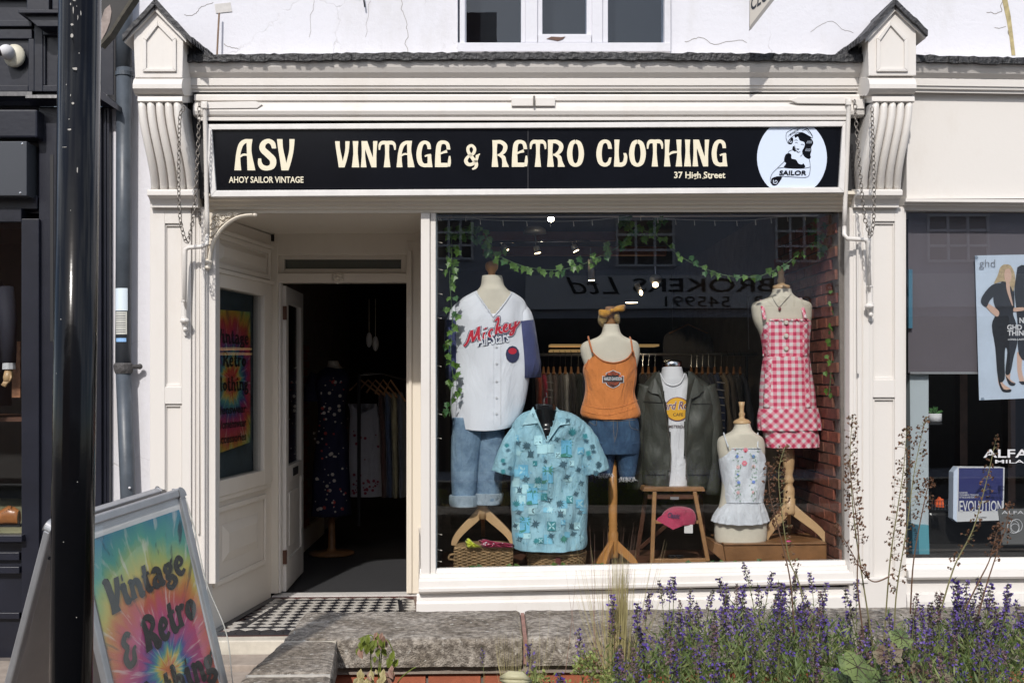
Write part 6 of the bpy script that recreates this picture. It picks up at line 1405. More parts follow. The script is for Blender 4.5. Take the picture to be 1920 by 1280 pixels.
for cx in (1383, 1413):
    for k in range(34):
        y = 842 + k*2.9; x = cx + rr.uniform(-6,6); q = rr.uniform(0,6.28); L_ = rr.uniform(4,7)
        fb.add([mf(x, y, 0.0045), mf(x+L_*0.5*math.cos(q+.5), y+L_*0.5*math.sin(q+.5), 0.005), mf(x+L_*math.cos(q), y+L_*math.sin(q), 0.0045)], [(0,1,2)], 2)
part('embroidery', fb, FM, cm, kind='stuff')

# ================= 6 gingham dress
Y6 = 0.42
d6 = thing('dress_form', 'calico dress form with turned wooden neck, wearing the gingham dress', 'mannequin', W(1480, 1022, Y6))
Zz = lambda y: W(1465, y, Y6).z; c = W(1465, 540, Y6)
part('finial', MB().lathe(c, [(0.056,Zz(543)),(0.057,Zz(536)),(0.05,Zz(535)),(0.028,Zz(533)),(0.022,Zz(530)),(0.027,Zz(525)),(0.018,Zz(519)),(0.02,Zz(512)),(0.022,Zz(504))], 20), M['wood_light'], d6, smooth=True)
t6, f6 = body([(542,1449,1483),(550,1447,1485),(557,1441,1492),(562,1428,1503),(567,1414,1517),(574,1409,1522),(590,1410,1522),(605,1414,1520),(625,1424,1514),(660,1434,1514),(760,1428,1524)], Y6, 0.10, n=50, ex=2.3); part('torso', t6, M['calico'], d6, smooth=True)
c = W(1479, 900, Y6); Zz = lambda y: W(1479, y, Y6).z
part('pole', MB().lathe(c, [(0.036,Zz(964)),(0.04,Zz(960)),(0.04,Zz(934)),(0.034,Zz(933)),(0.038,Zz(925)),(0.036,Zz(915)),(0.025,Zz(909)),(0.027,Zz(905)),(0.036,Zz(900)),(0.027,Zz(893)),(0.026,Zz(889)),(0.034,Zz(880)),(0.04,Zz(862)),(0.036,Zz(825))], 24), M['wood_light'], d6, smooth=True)
for (fx, fy, YY) in ((1432,1020,Y6-0.05),(1549,1017,Y6-0.05),(1480,1000,Y6+0.28)): part('leg', cabriole(MB(), W(1479, 948, Y6), W(fx, fy, YY), 0.034, 0.02), M['wood_light'], d6, bev=0.004)
GH = gingham('gingham'); GD = gingham('gingham_bias', True)
dr6 = thing('gingham_dress', 'pink and white gingham strap dress with three pale buttons and a ruffled hem', 'dress', W(1478, 836, Y6))
a_, gf = body([(597,1431,1514),(604,1424,1520),(615,1423,1520),(635,1427,1518),(655,1430,1517),(669,1432,1516)], Y6, 0.115, seg=96, n=50, wr=0.03, wf=(8,5), close=(False, False), cut=[(1420,580),(1432,598),(1470,601),(1505,600),(1516,594),(1520,580)], seed=2); solidify(part('bodice', a_, GH, dr6, smooth=True))
a_, gf2 = body([(669,1432,1516),(680,1430,1519),(705,1427,1523),(735,1425,1528),(766,1424,1531)], Y6, 0.125, seg=96, n=50, wr=0.05, wf=(8,3), close=(False, False), seed=3); solidify(part('skirt', a_, GH, dr6, smooth=True))
# bias-cut side panels laid a little proud
for fr_, y0, y1, xs in ((gf, 604, 668, ((1430,1442),(1505,1514))), (gf2, 671, 765, ((1434,1447),(1507,1517)))):
    for (xa, xb) in xs:
        mb = MB(); nu, nv = 6, 22; vs = []
        for j in range(nv+1):
            t = j/nv; y = y0+(y1-y0)*t
            for i in range(nu+1):
                u = i/nu; sh_x = (-3*t if xa < 1470 else 3*t) if y0 > 650 else 0
                vs.append(fr_(xa+(xb-xa)*u+sh_x, y, 0.003))
        mb.add(vs, [(j*(nu+1)+i, j*(nu+1)+i+1, (j+1)*(nu+1)+i+1, (j+1)*(nu+1)+i) for j in range(nv) for i in range(nu)]); mb.uv = [(v.x, v.z) for v in vs]
        solidify(part('side_panel', mb, GD, dr6, smooth=True), 0.002)
a_, _ = body([(765,1423,1532),(778,1420,1536),(795,1420,1539),(806,1421,1540)], Y6, 0.14, seg=140, n=24, wr=0.04, wf=(10,3), close=(False, False), pleat=0.04, seed=1); solidify(part('ruffle', a_, GD, dr6, smooth=True))
a_, _ = body([(800,1430,1532),(815,1432,1534),(830,1434,1535),(838,1436,1534)], Y6, 0.13, seg=140, n=24, wr=0.04, wf=(10,3), close=(False, False), pleat=0.04, seed=2); solidify(part('ruffle', a_, GD, dr6, smooth=True))
for y, x0, x1, fr_ in ((600,1431,1515,gf),):
    nr = MB(); curve_on(nr, [(x0+(x1-x0)*i/60, y+1.6*math.sin(i*1.5)) for i in range(61)], fr_, 0.006, 0.002, 6); nr.uv = [(v[0], v[2]) for v in nr.v]; part('neck_ruffle', nr, GD, dr6, smooth=True)
ws = MB(); curve_on(ws, [(1433+82*i/30, 669) for i in range(31)], gf, 0.004, 0.0015); ws.uv = [(v[0], v[2]) for v in ws.v]; part('waist_seam', ws, GD, dr6)
for pts in ([(1428,563,0.0),(1430,577,-0.08),(1434,599,-0.112)], [(1501,559,0.0),(1505,576,-0.08),(1510,597,-0.112)]):
    a_ = MB().tube([W(x, y, Y6+d) for x, y, d in crom(pts, 5)], 0.0125, 8, flat=0.35); a_.uv = [(v[0], v[2]) for v in a_.v]; part('strap', a_, GD, dr6, smooth=True)
for y in (604, 629, 653):
    c = gf(1474, y, 0.006); part('button', MB().tube([c, c + Vector((0,-0.006,0))], 0.0145, 16), M['calico'], dr6); part('button', MB().tube([c + Vector((0,-0.006,0)), c + Vector((0,-0.0075,0))], 0.008, 12), M['alu_white'], dr6)
nk = thing('necklace', 'fine dark necklace with a small reddish pendant above the gingham dress', 'necklace', W(1462, 580, Y6-0.12))
a_ = MB(); curve_on(a_, crom([(1446,553),(1453,566),(1461,575),(1471,565),(1483,552)], 6), f6, 0.0014, 0.003, 4); part('cord', a_, M['black'], nk); part('pendant', MB().ball(f6(1462,579,0.008), 0.010, 0.006, 0.013, 8, 6), mat('pendant_red', (0.22,0.05,0.06), 0.3), nk)
# masks / glasses pink on the bench
pg = thing('pink_sunglasses', 'pink novelty sunglasses lying on the wooden bench', 'sunglasses', W(1500, 1016, Y5-0.05))
PKm = mat('hot_pink', (0.62,0.06,0.25), 0.4); PKl = mat('pale_pink', (0.72,0.35,0.42), 0.4)
for (x, y, m_) in ((1462,1017,PKm),(1478,1015,PKm)): part('lens', MB().ball(W(x,y,Y5-0.06), 0.02, 0.015, 0.009, 12, 6), m_, pg, smooth=True)
part('frame', MB().hexa([W(1490,1019,Y5-0.1), W(1527,1022,Y5-0.1), W(1529,1019,Y5-0.06), W(1494,1017,Y5-0.06)], [W(1490,1017,Y5-0.1), W(1527,1020,Y5-0.1), W(1529,1017,Y5-0.06), W(1494,1015,Y5-0.06)]), PKl, pg, bev=0.002)

# ================= wicker baskets
WK = mat('wicker', (0.42,0.27,0.13), 0.7, var=0.55, vscale=30); WKd = mat('wicker_inside', (0.10,0.06,0.03), 0.9)
wk = thing('wicker_hamper', 'rectangular wicker hamper under two folded bandanas at the left of the window', 'basket', W(906, 1066, 0.2))
Yw = 0.16; x0, x1 = W(853,1040,Yw).x, W(961,1040,Yw).x; zb_, zt_ = W(906,1066,Yw).z, W(906,1028,Yw).z; yb_ = Yw+0.26
part('core', MB().box(x0+0.008, x1-0.008, Yw+0.008, yb_, zb_, zt_), WKd, wk)
we = MB(); ns = 12; rows_ = 13
for r_ in range(rows_):
    z = zb_ + 0.006 + (zt_-zb_-0.012)*r_/(rows_-1); ph = r_ % 2
    pts = [Vector((x0 + (x1-x0)*i/(ns*3), Yw + 0.006*math.cos(math.pi*(i/3+ph)), z + rnd.uniform(-.001,.001))) for i in range(ns*3+1)]
    we.tube(pts, 0.0052, 5); 
    pts = [Vector((x0 + 0.006*math.cos(math.pi*(i/3+ph)), Yw + (yb_-Yw)*i/21, z)) for i in range(22)]; we.tube(pts, 0.0052, 5)
for i in range(ns+1): we.tube([(x0+(x1-x0)*i/ns, Yw+0.003, zb_), (x0+(x1-x0)*i/ns, Yw+0.003, zt_)], 0.0045, 5)
part('weave', we, WK, wk, smooth=True, kind='stuff')
rim = MB()
for k in range(2): rim.tube([Vector((x0-0.004+(x1-x0+0.008)*i/36, Yw-0.004+0.005*math.sin(i*0.9+k*3.1), zt_+0.004+0.005*math.cos(i*0.9+k*3.1))) for i in range(37)], 0.006, 6)
part('rim', rim, WK, wk, smooth=True)
part('lid', MB().box(x0+0.005, x1-0.005, Yw+0.01, yb_, zt_-0.002, zt_+0.012), WK, wk)
part('handle', MB().tube(crom([(x0,Yw+0.1,zb_+0.08),(x0-0.035,Yw+0.09,zb_+0.075),(x0-0.04,Yw+0.09,zb_+0.05),(x0,Yw+0.1,zb_+0.045)], 5), 0.008, 6), WK, wk, smooth=True)
part('peg', MB().tube([W(923,1034,Yw-0.02), W(935,1056,Yw-0.015)], 0.003, 5), WK, wk)
def rag(name, lab, pts, Yc_, h_, m_, dots=False):
    t = thing(name, lab, 'bandana', W(*pts[0], Yc_))
    a_ = MB(); P = crom([(*q, 0) for q in pts] + [(*pts[0], 0)], 5)[:-1]; n = len(P); cx = sum(q[0] for q in P)/n; cy = sum(q[1] for q in P)/n
    vs = []
    for s_, dz in ((1.0, 0), (0.75, 0.6), (0.4, 1.0)):
        for i, q in enumerate(P): vs.append(W(cx+(q[0]-cx)*s_, cy+(q[1]-cy)*s_, Yc_ + (0 if s_ == 1 else -h_*dz + 0.012*math.sin(i*1.7))))
    vs.append(W(cx, cy, Yc_-h_))
    a_.add(vs, [(k*n+i, k*n+(i+1)%n, (k+1)*n+(i+1)%n, (k+1)*n+i) for k in range(2) for i in range(n)] + [(2*n+i, 2*n+(i+1)%n, 3*n) for i in range(n)] + [tuple(range(n-1,-1,-1))])
    part('cloth', a_, m_, t, smooth=True)
    if dots:
        d = MB()
        for k in range(14):
            u = rr.uniform(-0.8,0.8); v_ = rr.uniform(-0.5,0.5); p = W(cx+u*30, cy+v_*7, Yc_-h_*1.06); d.ball(p, 0.004, 0.002, 0.003, 6, 4)
        part('dots', d, M['body_white'], t, kind='stuff')
rag('bandana', 'folded neon yellow bandana on the wicker hamper', [(872,1013),(878,1008),(890,1018),(904,1025),(896,1026),(876,1026)], 0.13, 0.02, cloth('neon_yellow', (0.66,0.72,0.05), var=0.2))
rag('bandana', 'folded raspberry bandana with white pattern on the wicker hamper', [(897,1012),(908,1010),(925,1014),(950,1017),(962,1019),(962,1026),(930,1026),(906,1025)], 0.13, 0.02, cloth('raspberry_print', (0.46,0.02,0.09), var=0.35), True)
rb = thing('round_basket', 'oval wicker basket with a leather strap under the black display disc', 'basket', W(1043, 1066, 0.25))
c = W(1043, 1050, 0.26); zb_, zt_ = W(1043,1066,0.1).z, W(1043,1044,0.1).z; rx_, ry_ = 53*SC(0.26), 0.15
part('core', MB().lathe(c, [(rx_-0.02,zb_),(rx_-0.01,zt_)], 32, sy=ry_/rx_), WKd, rb)
we = MB()
for r_ in range(8):
    z = zb_+0.005+(zt_-zb_)*r_/7; n = 96
    we.tube([Vector((c.x+(rx_-0.006+0.012*r_/7+0.005*math.cos(math.pi*(i/2+r_)))*math.cos(i/n*6.283), c.y+(ry_-0.006+0.005*math.cos(math.pi*(i/2+r_)))*math.sin(i/n*6.283), z)) for i in range(n+1)], 0.006, 5, caps=False)
part('weave', we, WK, rb, smooth=True, kind='stuff')
ld = MB(); rad = lambda k: [( (1-k*0.16) )]
for r_ in range(7):
    n = 64; s_ = 1.03 - r_*0.15; z = zt_+0.008+0.022*(1-s_*s_*0.9)
    ld.tube([Vector((c.x+rx_*s_*math.cos(i/n*6.283), c.y+ry_*s_*math.sin(i/n*6.283), z+0.002*math.sin(i*1.3+r_))) for i in range(n+1)], 0.0125 if r_ else 0.009, 6, caps=False)
part('lid', ld, WK, rb, smooth=True)
STR = mat('strap_leather', (0.12,0.03,0.025), 0.4); part('strap', MB().hexa([W(1041,1060,c.y-ry_-0.012), W(1052,1060,c.y-ry_-0.012), W(1051,1042,c.y-ry_-0.004), W(1042,1042,c.y-ry_-0.004)], [W(1041,1060,c.y-ry_), W(1052,1060,c.y-ry_), W(1051,1040,c.y-ry_+0.02), W(1042,1040,c.y-ry_+0.02)]), STR, rb, bev=0.002)
part('buckle', MB().ball(W(1047,1061,c.y-ry_-0.016), 0.012, 0.005, 0.012, 10, 6), M['chrome'], rb, smooth=True)

# ================= ivy garlands: wire and leaves
LG = mat('ivy_green', (0.15,0.30,0.05), 0.42, var=0.5, vscale=18, trans=0.25); LG2 = mat('ivy_dark', (0.06,0.17,0.045), 0.45, var=0.5, vscale=18, trans=0.2)
def leafmesh(m_, fold):
    half = [(0,-0.5),(0.16,-0.42),(0.42,-0.46),(0.34,-0.2),(0.52,0.02),(0.26,0.1),(0.12,0.3),(0,0.56)]
    vs = [(0,0,-0.05)]; L_ = [(x, -fold*abs(x), y) for x, y in half]; Rr = [(-x, -fold*abs(x), y) for x, y in half[1:-1]][::-1]
    ring_ = L_ + Rr; n = len(ring_); vs = [(0, 0, 0)] + ring_
    return master('leaf', MB().add([(x*0.044, y*0.044, -z*0.044) for x, y, z in vs], [(0, i+1, (i+1)%n+1) for i in range(n)]), m_, False)
leafs = [leafmesh(LG, 0.35), leafmesh(LG2, 0.25), leafmesh(LG, -0.2)]
def garland(lab, pts, Yc_, n, spread=10, dark=0.3, seed=0, drop=True, sc_=1.0):
    n = int(n*1.35); sc_ *= 1.15; dark *= 0.8
    rr = random.Random(seed); P = crom([tuple(map(float, p)) for p in pts], 8)
    t = thing('ivy_garland', lab, 'garland', W(*P[0], Yc_), group='artificial ivy strings in the window')
    part('wire', MB().tube([W(x, y, Yc_) for x, y in P], 0.0018, 4), mat('garland_wire', (0.12,0.2,0.08), 0.6) if 'garland_wire' not in bpy.data.materials else bpy.data.materials['garland_wire'], t)
    stm = MB()
    for k in range(n):
        u = (k + rr.uniform(0.1,0.9))/n*(len(P)-1); i = min(int(u), len(P)-2); f_ = u-i; x = P[i][0]*(1-f_)+P[i+1][0]*f_; y = P[i][1]*(1-f_)+P[i+1][1]*f_
        dx = rr.uniform(-1,1)*spread*(1 if drop else 0.4); dy = rr.uniform(0.2,1.0)*spread if drop else rr.uniform(-1,1)*spread
        if not drop: dx = math.copysign(spread*rr.uniform(0.3,1.0), rr.uniform(-1,1))
        if drop and rr.random() < 0.3: dy = -dy*0.9
        p = W(x+dx, y+dy, Yc_ + rr.uniform(-0.02,0.03)); q = W(x, y, Yc_)
        stm.tube([q, (p+q)/2 + Vector((0,0,0.006)), p + Vector((0,0,0.012))], 0.0009, 3, caps=False)
        inst(leafs[1] if rr.random() < dark else rr.choice((leafs[0], leafs[2])), 'leaf', t, p, rot=(rr.uniform(-0.7,0.5), rr.uniform(-0.6,0.6), rr.uniform(-0.8,0.8)), scale=rr.uniform(0.8,1.15)*sc_)
    part('stalks', stm, LG2, t, kind='stuff')
garland('ivy string falling in a column down the left edge of the window', [(845,425),(847,480),(843,520),(848,600),(845,660),(850,720),(843,780)], 0.16, 34, 11, 0.15, 1, False)
garland('ivy cluster looping over the top left corner of the window', [(832,432),(862,440),(895,445),(918,470),(905,430),(870,425)], 0.2, 24, 9, 0.5, 2)
garland('ivy swag hanging across the left half of the window top', [(912,462),(940,482),(985,500),(1035,506),(1080,500),(1120,483),(1160,462),(1190,430)], 0.2, 34, 10, 0.35, 3)
garland('ivy swag hanging across the right half of the window top', [(1190,425),(1235,445),(1275,480),(1320,503),(1365,517),(1420,518),(1465,500),(1500,475),(1530,450)], 0.2, 22, 9, 0.25, 4)
garland('dense ivy bunch at the middle of the window top', [(1170,400),(1180,425),(1200,440),(1225,425),(1240,410)], 0.22, 22, 12, 0.8, 5, True, 1.1)
garland('dark ivy bunch in the top right corner of the window', [(1520,420),(1550,440),(1565,420),(1575,460),(1560,480),(1530,460)], 0.22, 26, 13, 0.8, 6, True, 1.0)
garland('ivy string falling down the right edge of the window', [(1572,430),(1570,500),(1562,560),(1568,610),(1560,650),(1558,700),(1554,745)], 0.16, 26, 9, 0.3, 7, False, 0.85)
garland('ivy string lying along the foot of the window', [(822,1068),(900,1067),(1000,1064),(1100,1062),(1200,1060),(1300,1058),(1400,1056),(1500,1054),(1590,1052)], 0.045, 46, 5, 0.55, 8, True, 0.75)
# leaves crossing the bench front
# fairy lights: a pale cable with little lamps
FWm = mat('fairy_cable', (0.55,0.55,0.5), 0.5)
def fairy(lab, pts, Yc_, n, vert):
    P = crom([tuple(map(float, p)) for p in pts], 8); t = thing('string_lights', lab, 'string lights', W(*P[0], Yc_), group='unlit string lights round the window')
    part('cable', MB().tube([W(x, y, Yc_) for x, y in P], 0.0014, 4), FWm, t); rr = random.Random(n); lm = MB()
    for k in range(n):
        i = int((k+0.5)/n*(len(P)-1)); x, y = P[i]; s_ = rr.choice((-1,1))
        a = W(x, y, Yc_); b = W(x + (s_*9 if vert else 1), y + (2 if vert else 10*abs(s_)), Yc_); part('lamp', MB().tube([a, b], [0.0016,0.0028], 5), M['calico'], t)
fairy('string of small clear lamps swagged along the left window top', [(820,402),(850,400),(900,411),(970,414),(1040,415),(1110,413),(1180,405)], 0.08, 10, False)
fairy('string of small clear lamps swagged along the right window top', [(1190,402),(1250,410),(1320,413),(1400,413),(1460,407),(1520,402)], 0.08, 10, False)
fairy('string of small clear lamps down the left window edge', [(819,402),(821,520),(818,640),(820,760),(818,880),(820,1000),(819,1060)], 0.06, 16, True)
fairy('string of small clear lamps down the right window edge', [(1583,402),(1586,520),(1584,640),(1588,760),(1586,880),(1587,1000)], 0.06, 14, True)

# ================= spotlights and bulb
YT = 1.3
tk = thing('track_light', 'ceiling spotlight bar with four chrome lamps at the window top', 'spotlight', W(1010, 430, YT))
part('bar', MB().tube([W(912,455,YT), W(1106,452,YT)], 0.006, 8), M['chrome'], tk, smooth=True); c = W(1003, 438, YT+0.05); part('ceiling_rose', MB().lathe(c, [(0.085,c.z),(0.08,c.z+0.03),(0.05,c.z+0.05)], 20), M['alu'], tk, smooth=True); part('stem', MB().tube([W(1003,440,YT+0.05), W(1005,454,YT)], 0.008, 8), M['chrome'], tk)
def lamp(par, a, b, r_=0.026):
    a = W(*a, YT); b = W(*b, YT); m_ = a + (b-a)*0.35
    part('arm', MB().tube([a, m_], 0.006, 6), M['chrome'], par); part('lamp_head', MB().tube([m_, b], [r_*0.8, r_], 14), M['alu'], par, smooth=True); d = (b-a).normalized(); part('lit_lens', MB().tube([b + d*0.002, b + d*0.004], r_*0.85, 12), M['spot'], par)
for a, b in (((938,455),(949,470)), ((1004,455),(1008,474)), ((1072,454),(1080,470)), ((1107,465),(1109,525))): lamp(tk, a, b)
tk2 = thing('spotlight', 'lit chrome spotlight hanging right of the centre of the window', 'spotlight', W(1230, 500, 1.3))
part('arm', MB().tube([W(1228,500,YT), W(1229,515,YT)], 0.006, 6), M['chrome'], tk2); part('lamp_head', MB().ball(W(1229,524,YT), 0.045, 0.045, 0.04), M['alu'], tk2, smooth=True); part('lit_lens', MB().ball(W(1229,534,YT-0.03), 0.022, 0.012, 0.018), M['spot'], tk2, smooth=True)
tk3 = thing('spotlight', 'small angled spotlight just left of the hanging one, seen end on', 'spotlight', W(1200, 540, 1.3)); part('lamp_head', MB().tube([W(1193,531,YT), W(1201,549,YT)], 0.02, 12), M['alu'], tk3, smooth=True); part('lit_lens', MB().ball(W(1202,549,YT-0.02), 0.012, 0.01, 0.018), M['spot'], tk3)
tk4 = thing('recessed_light', 'thin lit ceiling lamp seen edge on above the mustard scarf', 'ceiling light', W(1184, 567, 2.2)); c = W(1184,567,3.4); part('lit_lens', MB().lathe(c, [(0.055,c.z-0.003),(0.055,c.z)], 16), M['spot'], tk4)
bl1 = thing('light_bulb', 'bright lit bare bulb at the top of the window', 'light bulb', W(1033, 405, 0.9)); part('bulb', MB().ball(W(1033,411,0.9), 0.022, 0.022, 0.02), M['bulb'], bl1, smooth=True); part('cap', MB().tube([W(1033,398,0.9), W(1033,405,0.9)], 0.014, 10), M['alu'], bl1)
for (x, y, e) in ((1008,470,14),(1229,530,14)):
    l = bpy.data.lights.new('spotlight', 'SPOT'); l.energy = e; l.color = (1,0.8,0.55); l.spot_size = R(85); l.shadow_soft_size = 0.03; lo_ = bpy.data.objects.new('spotlight_beam', l); COL.objects.link(lo_); lo_.location = W(x, y, YT) + Vector((0,0,-0.03)); lo_.rotation_euler = (R(38),0,0); lo_.parent = tk if x < 1100 else tk2; lo_.location -= ORI[lo_.parent.name]

# ================= clothes rails further in
YR = 2.3
rl1 = thing('clothes_rail', 'long dark clothes rail across the shop behind the window display', 'clothes rail', W(1190, 664, YR))
part('tube', MB().tube([W(990,665,YR), W(1420,664,YR)], 0.012, 8), M['steel_wire'], rl1, smooth=True); part('upright', MB().tube([W(1000,664,YR), W(1000,960,YR)], 0.012, 8), M['black'], rl1); part('upright', MB().tube([W(1400,664,YR), W(1400,960,YR)], 0.012, 8), M['black'], rl1)
def hang(x, w_, col, lab, y0=698, y1=900, stripe=None, YY=YR, hook=True, nm='hanging_garment', grp='garments hanging on the long rail', sl=3):
    t = thing(nm, lab, 'garment', W(x, 664, YY), group=grp); m_ = cloth('cloth_%s' % '_'.join(str(int(c*100)) for c in col), col, var=0.35, vscale=14)
    a_, fr_ = body([(y0,x-w_*0.25,x+w_*0.3),(y0+8,x-w_*0.45,x+w_*0.5),(y0+30,x-w_*0.5+sl*0.3,x+w_*0.55+sl*0.5),(y0+100,x-w_*0.5+sl,x+w_*0.5+sl),(y1,x-w_*0.45+sl,x+w_*0.5+sl*1.3)], YY, 0.22, seg=20, n=20, wr=0.18, wf=(14,4), seed=x % 17, ex=2.0)
    # side-on garments are deep, not wide
    a_.v = [(v[0], YY + (v[1]-YY)*(4.0 if w_ < 26 else 1.0), v[2]) for v in a_.v]
    part('cloth', a_, m_, t, smooth=True)
    if stripe:
        s_ = MB()
        for k in range(8): y = y0+18+k*14; s_.tube([W(x-w_*0.5+sl, y, YY-0.2), W(x+w_*0.5+sl, y+2, YY-0.2)], 0.004, 4)
        part('stripe', s_, stripe, t, kind='stuff')
    if hook:
        part('hanger', MB().tube([W(x,688,YY-0.05), W(x,702,YY-0.1)], [0.008,0.014], 8), M['wood_brown'], t); part('hook', MB().tube([W(x,662,YY), W(x-1,657,YY), W(x+1,664,YY-0.02), W(x,688,YY-0.05)], 0.0022, 5), M['chrome'], t)
cols = [(1010,14,(0.30,0.05,0.03),'rust red garment at the left end of the long rail'),(1019,13,(0.36,0.03,0.08),'crimson garment beside the rust red one on the rail'),(1028,13,(0.18,0.18,0.19),'grey striped garment near the left of the rail'),(1038,13,(0.14,0.11,0.11),'mid grey garment with a red collar on the rail'),(1050,13,(0.10,0.10,0.11),'charcoal garment left of the pale grey one'),(1060,14,(0.40,0.41,0.43),'pale grey garment on the rail left of the black ones'),(1071,14,(0.03,0.03,0.035),'black garment behind the tropical shirt collar'),(1084,17,(0.02,0.03,0.03),'near black green garment left of the orange top'),(1098,20,(0.035,0.045,0.10),'navy patterned garment touching the orange top')]
for i, (x, w_, c_, l_) in enumerate(cols): hang(x, w_, c_, l_, stripe=M['alu'] if i == 2 else None)
cols = [(1205,'dark speckled garment right of the orange top',(0.03,0.03,0.04)),(1216,'dark brown garment by the orange top',(0.07,0.04,0.03)),(1228,'muted brown garment behind the leather jacket collar',(0.10,0.07,0.05)),(1296,'dark rust garment right of the chrome neck',(0.12,0.05,0.03)),(1306,'black garment right of the chrome neck',(0.02,0.02,0.025)),(1317,'slate garment over the jacket shoulder',(0.06,0.07,0.09)),(1328,'dark navy garment over the jacket shoulder',(0.03,0.035,0.07)),(1340,'blue striped garment right of the leather jacket',(0.03,0.05,0.13)),(1352,'beige garment right of the blue striped one',(0.22,0.18,0.13)),(1363,'brown grey garment near the right end of the rail',(0.10,0.085,0.075)),(1376,'black garment near the right end of the rail',(0.02,0.02,0.022)),(1388,'dark blue garment at the right end of the rail',(0.025,0.03,0.05))]
for i, (x, l_, c_) in enumerate(cols): hang(x, 15, c_, l_, sl=5+i*0.9, stripe=bpy.data.materials['stitch'] if i == 7 else None)
hc = thing('hanging_shirt', 'dark grey collarless shirt hung flat above the rail', 'shirt', W(1290, 612, 2.6)); a_, _ = body([(612,1270,1305),(620,1258,1320),(632,1246,1334),(660,1243,1338),(690,1243,1338)], 2.6, 0.05, n=30, seg=60, wr=0.1, cut=[(1270,596),(1278,622),(1290,640),(1302,622),(1310,596)], close=(False, False)); part('cloth', a_, cloth('grey_shirt', (0.06,0.06,0.065)), hc, smooth=True); part('hanger', MB().tube([W(1255,625,2.55), W(1290,608,2.55), W(1328,625,2.55)], 0.006, 6), M['wood_brown'], hc)
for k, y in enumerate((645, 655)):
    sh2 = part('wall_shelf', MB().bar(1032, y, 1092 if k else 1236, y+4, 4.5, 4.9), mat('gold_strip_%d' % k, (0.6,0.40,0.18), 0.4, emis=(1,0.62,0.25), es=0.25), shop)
part('wood_panelling', MB().bar(905, 434, 1155, 450, 3.0, 3.1), mat('orange_panel', (0.30,0.09,0.04), 0.6, var=0.3), shop); part('wood_panelling', MB().bar(905, 462, 1250, 478, 3.0, 3.1), bpy.data.materials['orange_panel'], shop)
part('glass_shelf_bracket', MB().tube([W(1402,555,2.0), W(1404,655,2.0)], 0.005, 6), M['alu'], shop)

# ================= inside the doorway
YD2 = 3.2
fd = thing('floral_dress', 'navy floral dress on a stand in the dark doorway', 'dress', W(620, 965, YD2)); FDm = mat('navy_floral', (0.02,0.022,0.06), 0.9)
a_, ff = body([(688,612,640),(700,596,652),(720,588,655),(760,596,648),(800,596,650),(880,588,655),(965,584,658)], YD2, 0.17, n=50, wr=0.12, seed=2); part('dress_body', a_, FDm, fd, smooth=True)
sleeve([(600,704,YD2),(590,730,YD2),(588,752,YD2)], (0.09,0.09), FDm, fd)
pr = MB(); rr = random.Random(3)
for k in range(95):
    x, y, r_ = rr.uniform(588,652), rr.uniform(705,962), rr.choice((1.2,1.6,2.2,3.4)); pr.add([ff(x+r_*math.cos(a/6*6.283), y+r_*math.sin(a/6*6.283), 0.006) for a in range(6)], [tuple(range(6))], rr.choice((0,0,0,1)))
part('print', pr, [mat('petal_white', (0.65,0.6,0.55), 0.9), mat('petal_red', (0.5,0.08,0.07), 0.9)], fd, kind='stuff')
fs = thing('dress_form', 'cream dress form on a round wooden base in the dark doorway', 'mannequin', W(622, 1030, YD2)); a_, _ = body([(676,616,634),(685,614,638),(692,610,644),(710,600,650)], YD2, 0.11, n=16); part('torso', a_, M['calico'], fs, smooth=True)
c = WZ(622, 1028, ZF); c = W(622, 1000, YD2); part('pole', MB().lathe(c, [(0.2,ZF),(0.2,ZF+0.02),(0.05,ZF+0.03),(0.032,ZF+0.06),(0.03,W(0,960,YD2).z)], 24), M['wood_brown'], fs, smooth=True)
wf = thing('white_floral_top', 'white top with red flowers hanging on the doorway rail', 'top', W(690, 780, YD2-0.1)); a_, ff2 = body([(757,652,706),(775,656,710),(820,655,712),(930,656,716)], YD2-0.1, 0.08, n=30, wr=0.12, seed=9, cut=[(660,740),(664,765),(680,775),(700,765),(704,740)], close=(False,False)); part('cloth', a_, cloth('white_cotton', (0.32,0.32,0.36)), wf, smooth=True)
pr = MB()
for k in range(40):
    x, y, r_ = rr.uniform(658,712), rr.choice((rr.uniform(765,925), rr.uniform(900,926))), rr.choice((1.5,2.5,3)); pr.add([ff2(x+r_*math.cos(a/6*6.283), y+r_*math.sin(a/6*6.283), 0.006) for a in range(6)], [tuple(range(6))], 0)
part('print', pr, [mat('maroon_petal', (0.18,0.03,0.05), 0.9)], wf, kind='stuff')
rd = thing('round_rail', 'black clothes stand with wooden hangers in the doorway', 'clothes rail', W(680, 1000, YD2)); part('pole', MB().tube([W(673,700,YD2-0.2), W(673,985,YD2-0.2)], 0.016, 8), M['black'], rd); part('rail', MB().tube([W(673,703,YD2-0.2), W(715,700,YD2-0.1), W(760,712,YD2)], 0.01, 8), M['chrome'], rd)
for k in range(5): part('hanger', MB().tube([W(655+k*16,732+k*2,YD2-0.15), W(676+k*14,712,YD2-0.12), W(712+k*12,740+k*3,YD2-0.1)], 0.009, 6), M['wood_brown'], rd)
for i, (x, c_, l_) in enumerate([(716,(0.07,0.03,0.03),'dark floral garment beside the white floral top'),(727,(0.05,0.08,0.16),'blue garment on the doorway stand'),(738,(0.30,0.28,0.18),'cream garment on the doorway stand'),(750,(0.10,0.12,0.16),'grey blue garment at the right of the doorway stand')]): hang(x, 13, c_, l_, 735, 930, YY=YD2, hook=False, grp='garments on the doorway stand', sl=4)
sp_ = thing('hanging_slippers', 'pale shoes hung on cords high in the dark doorway', 'shoes', W(697, 620, 3.4))
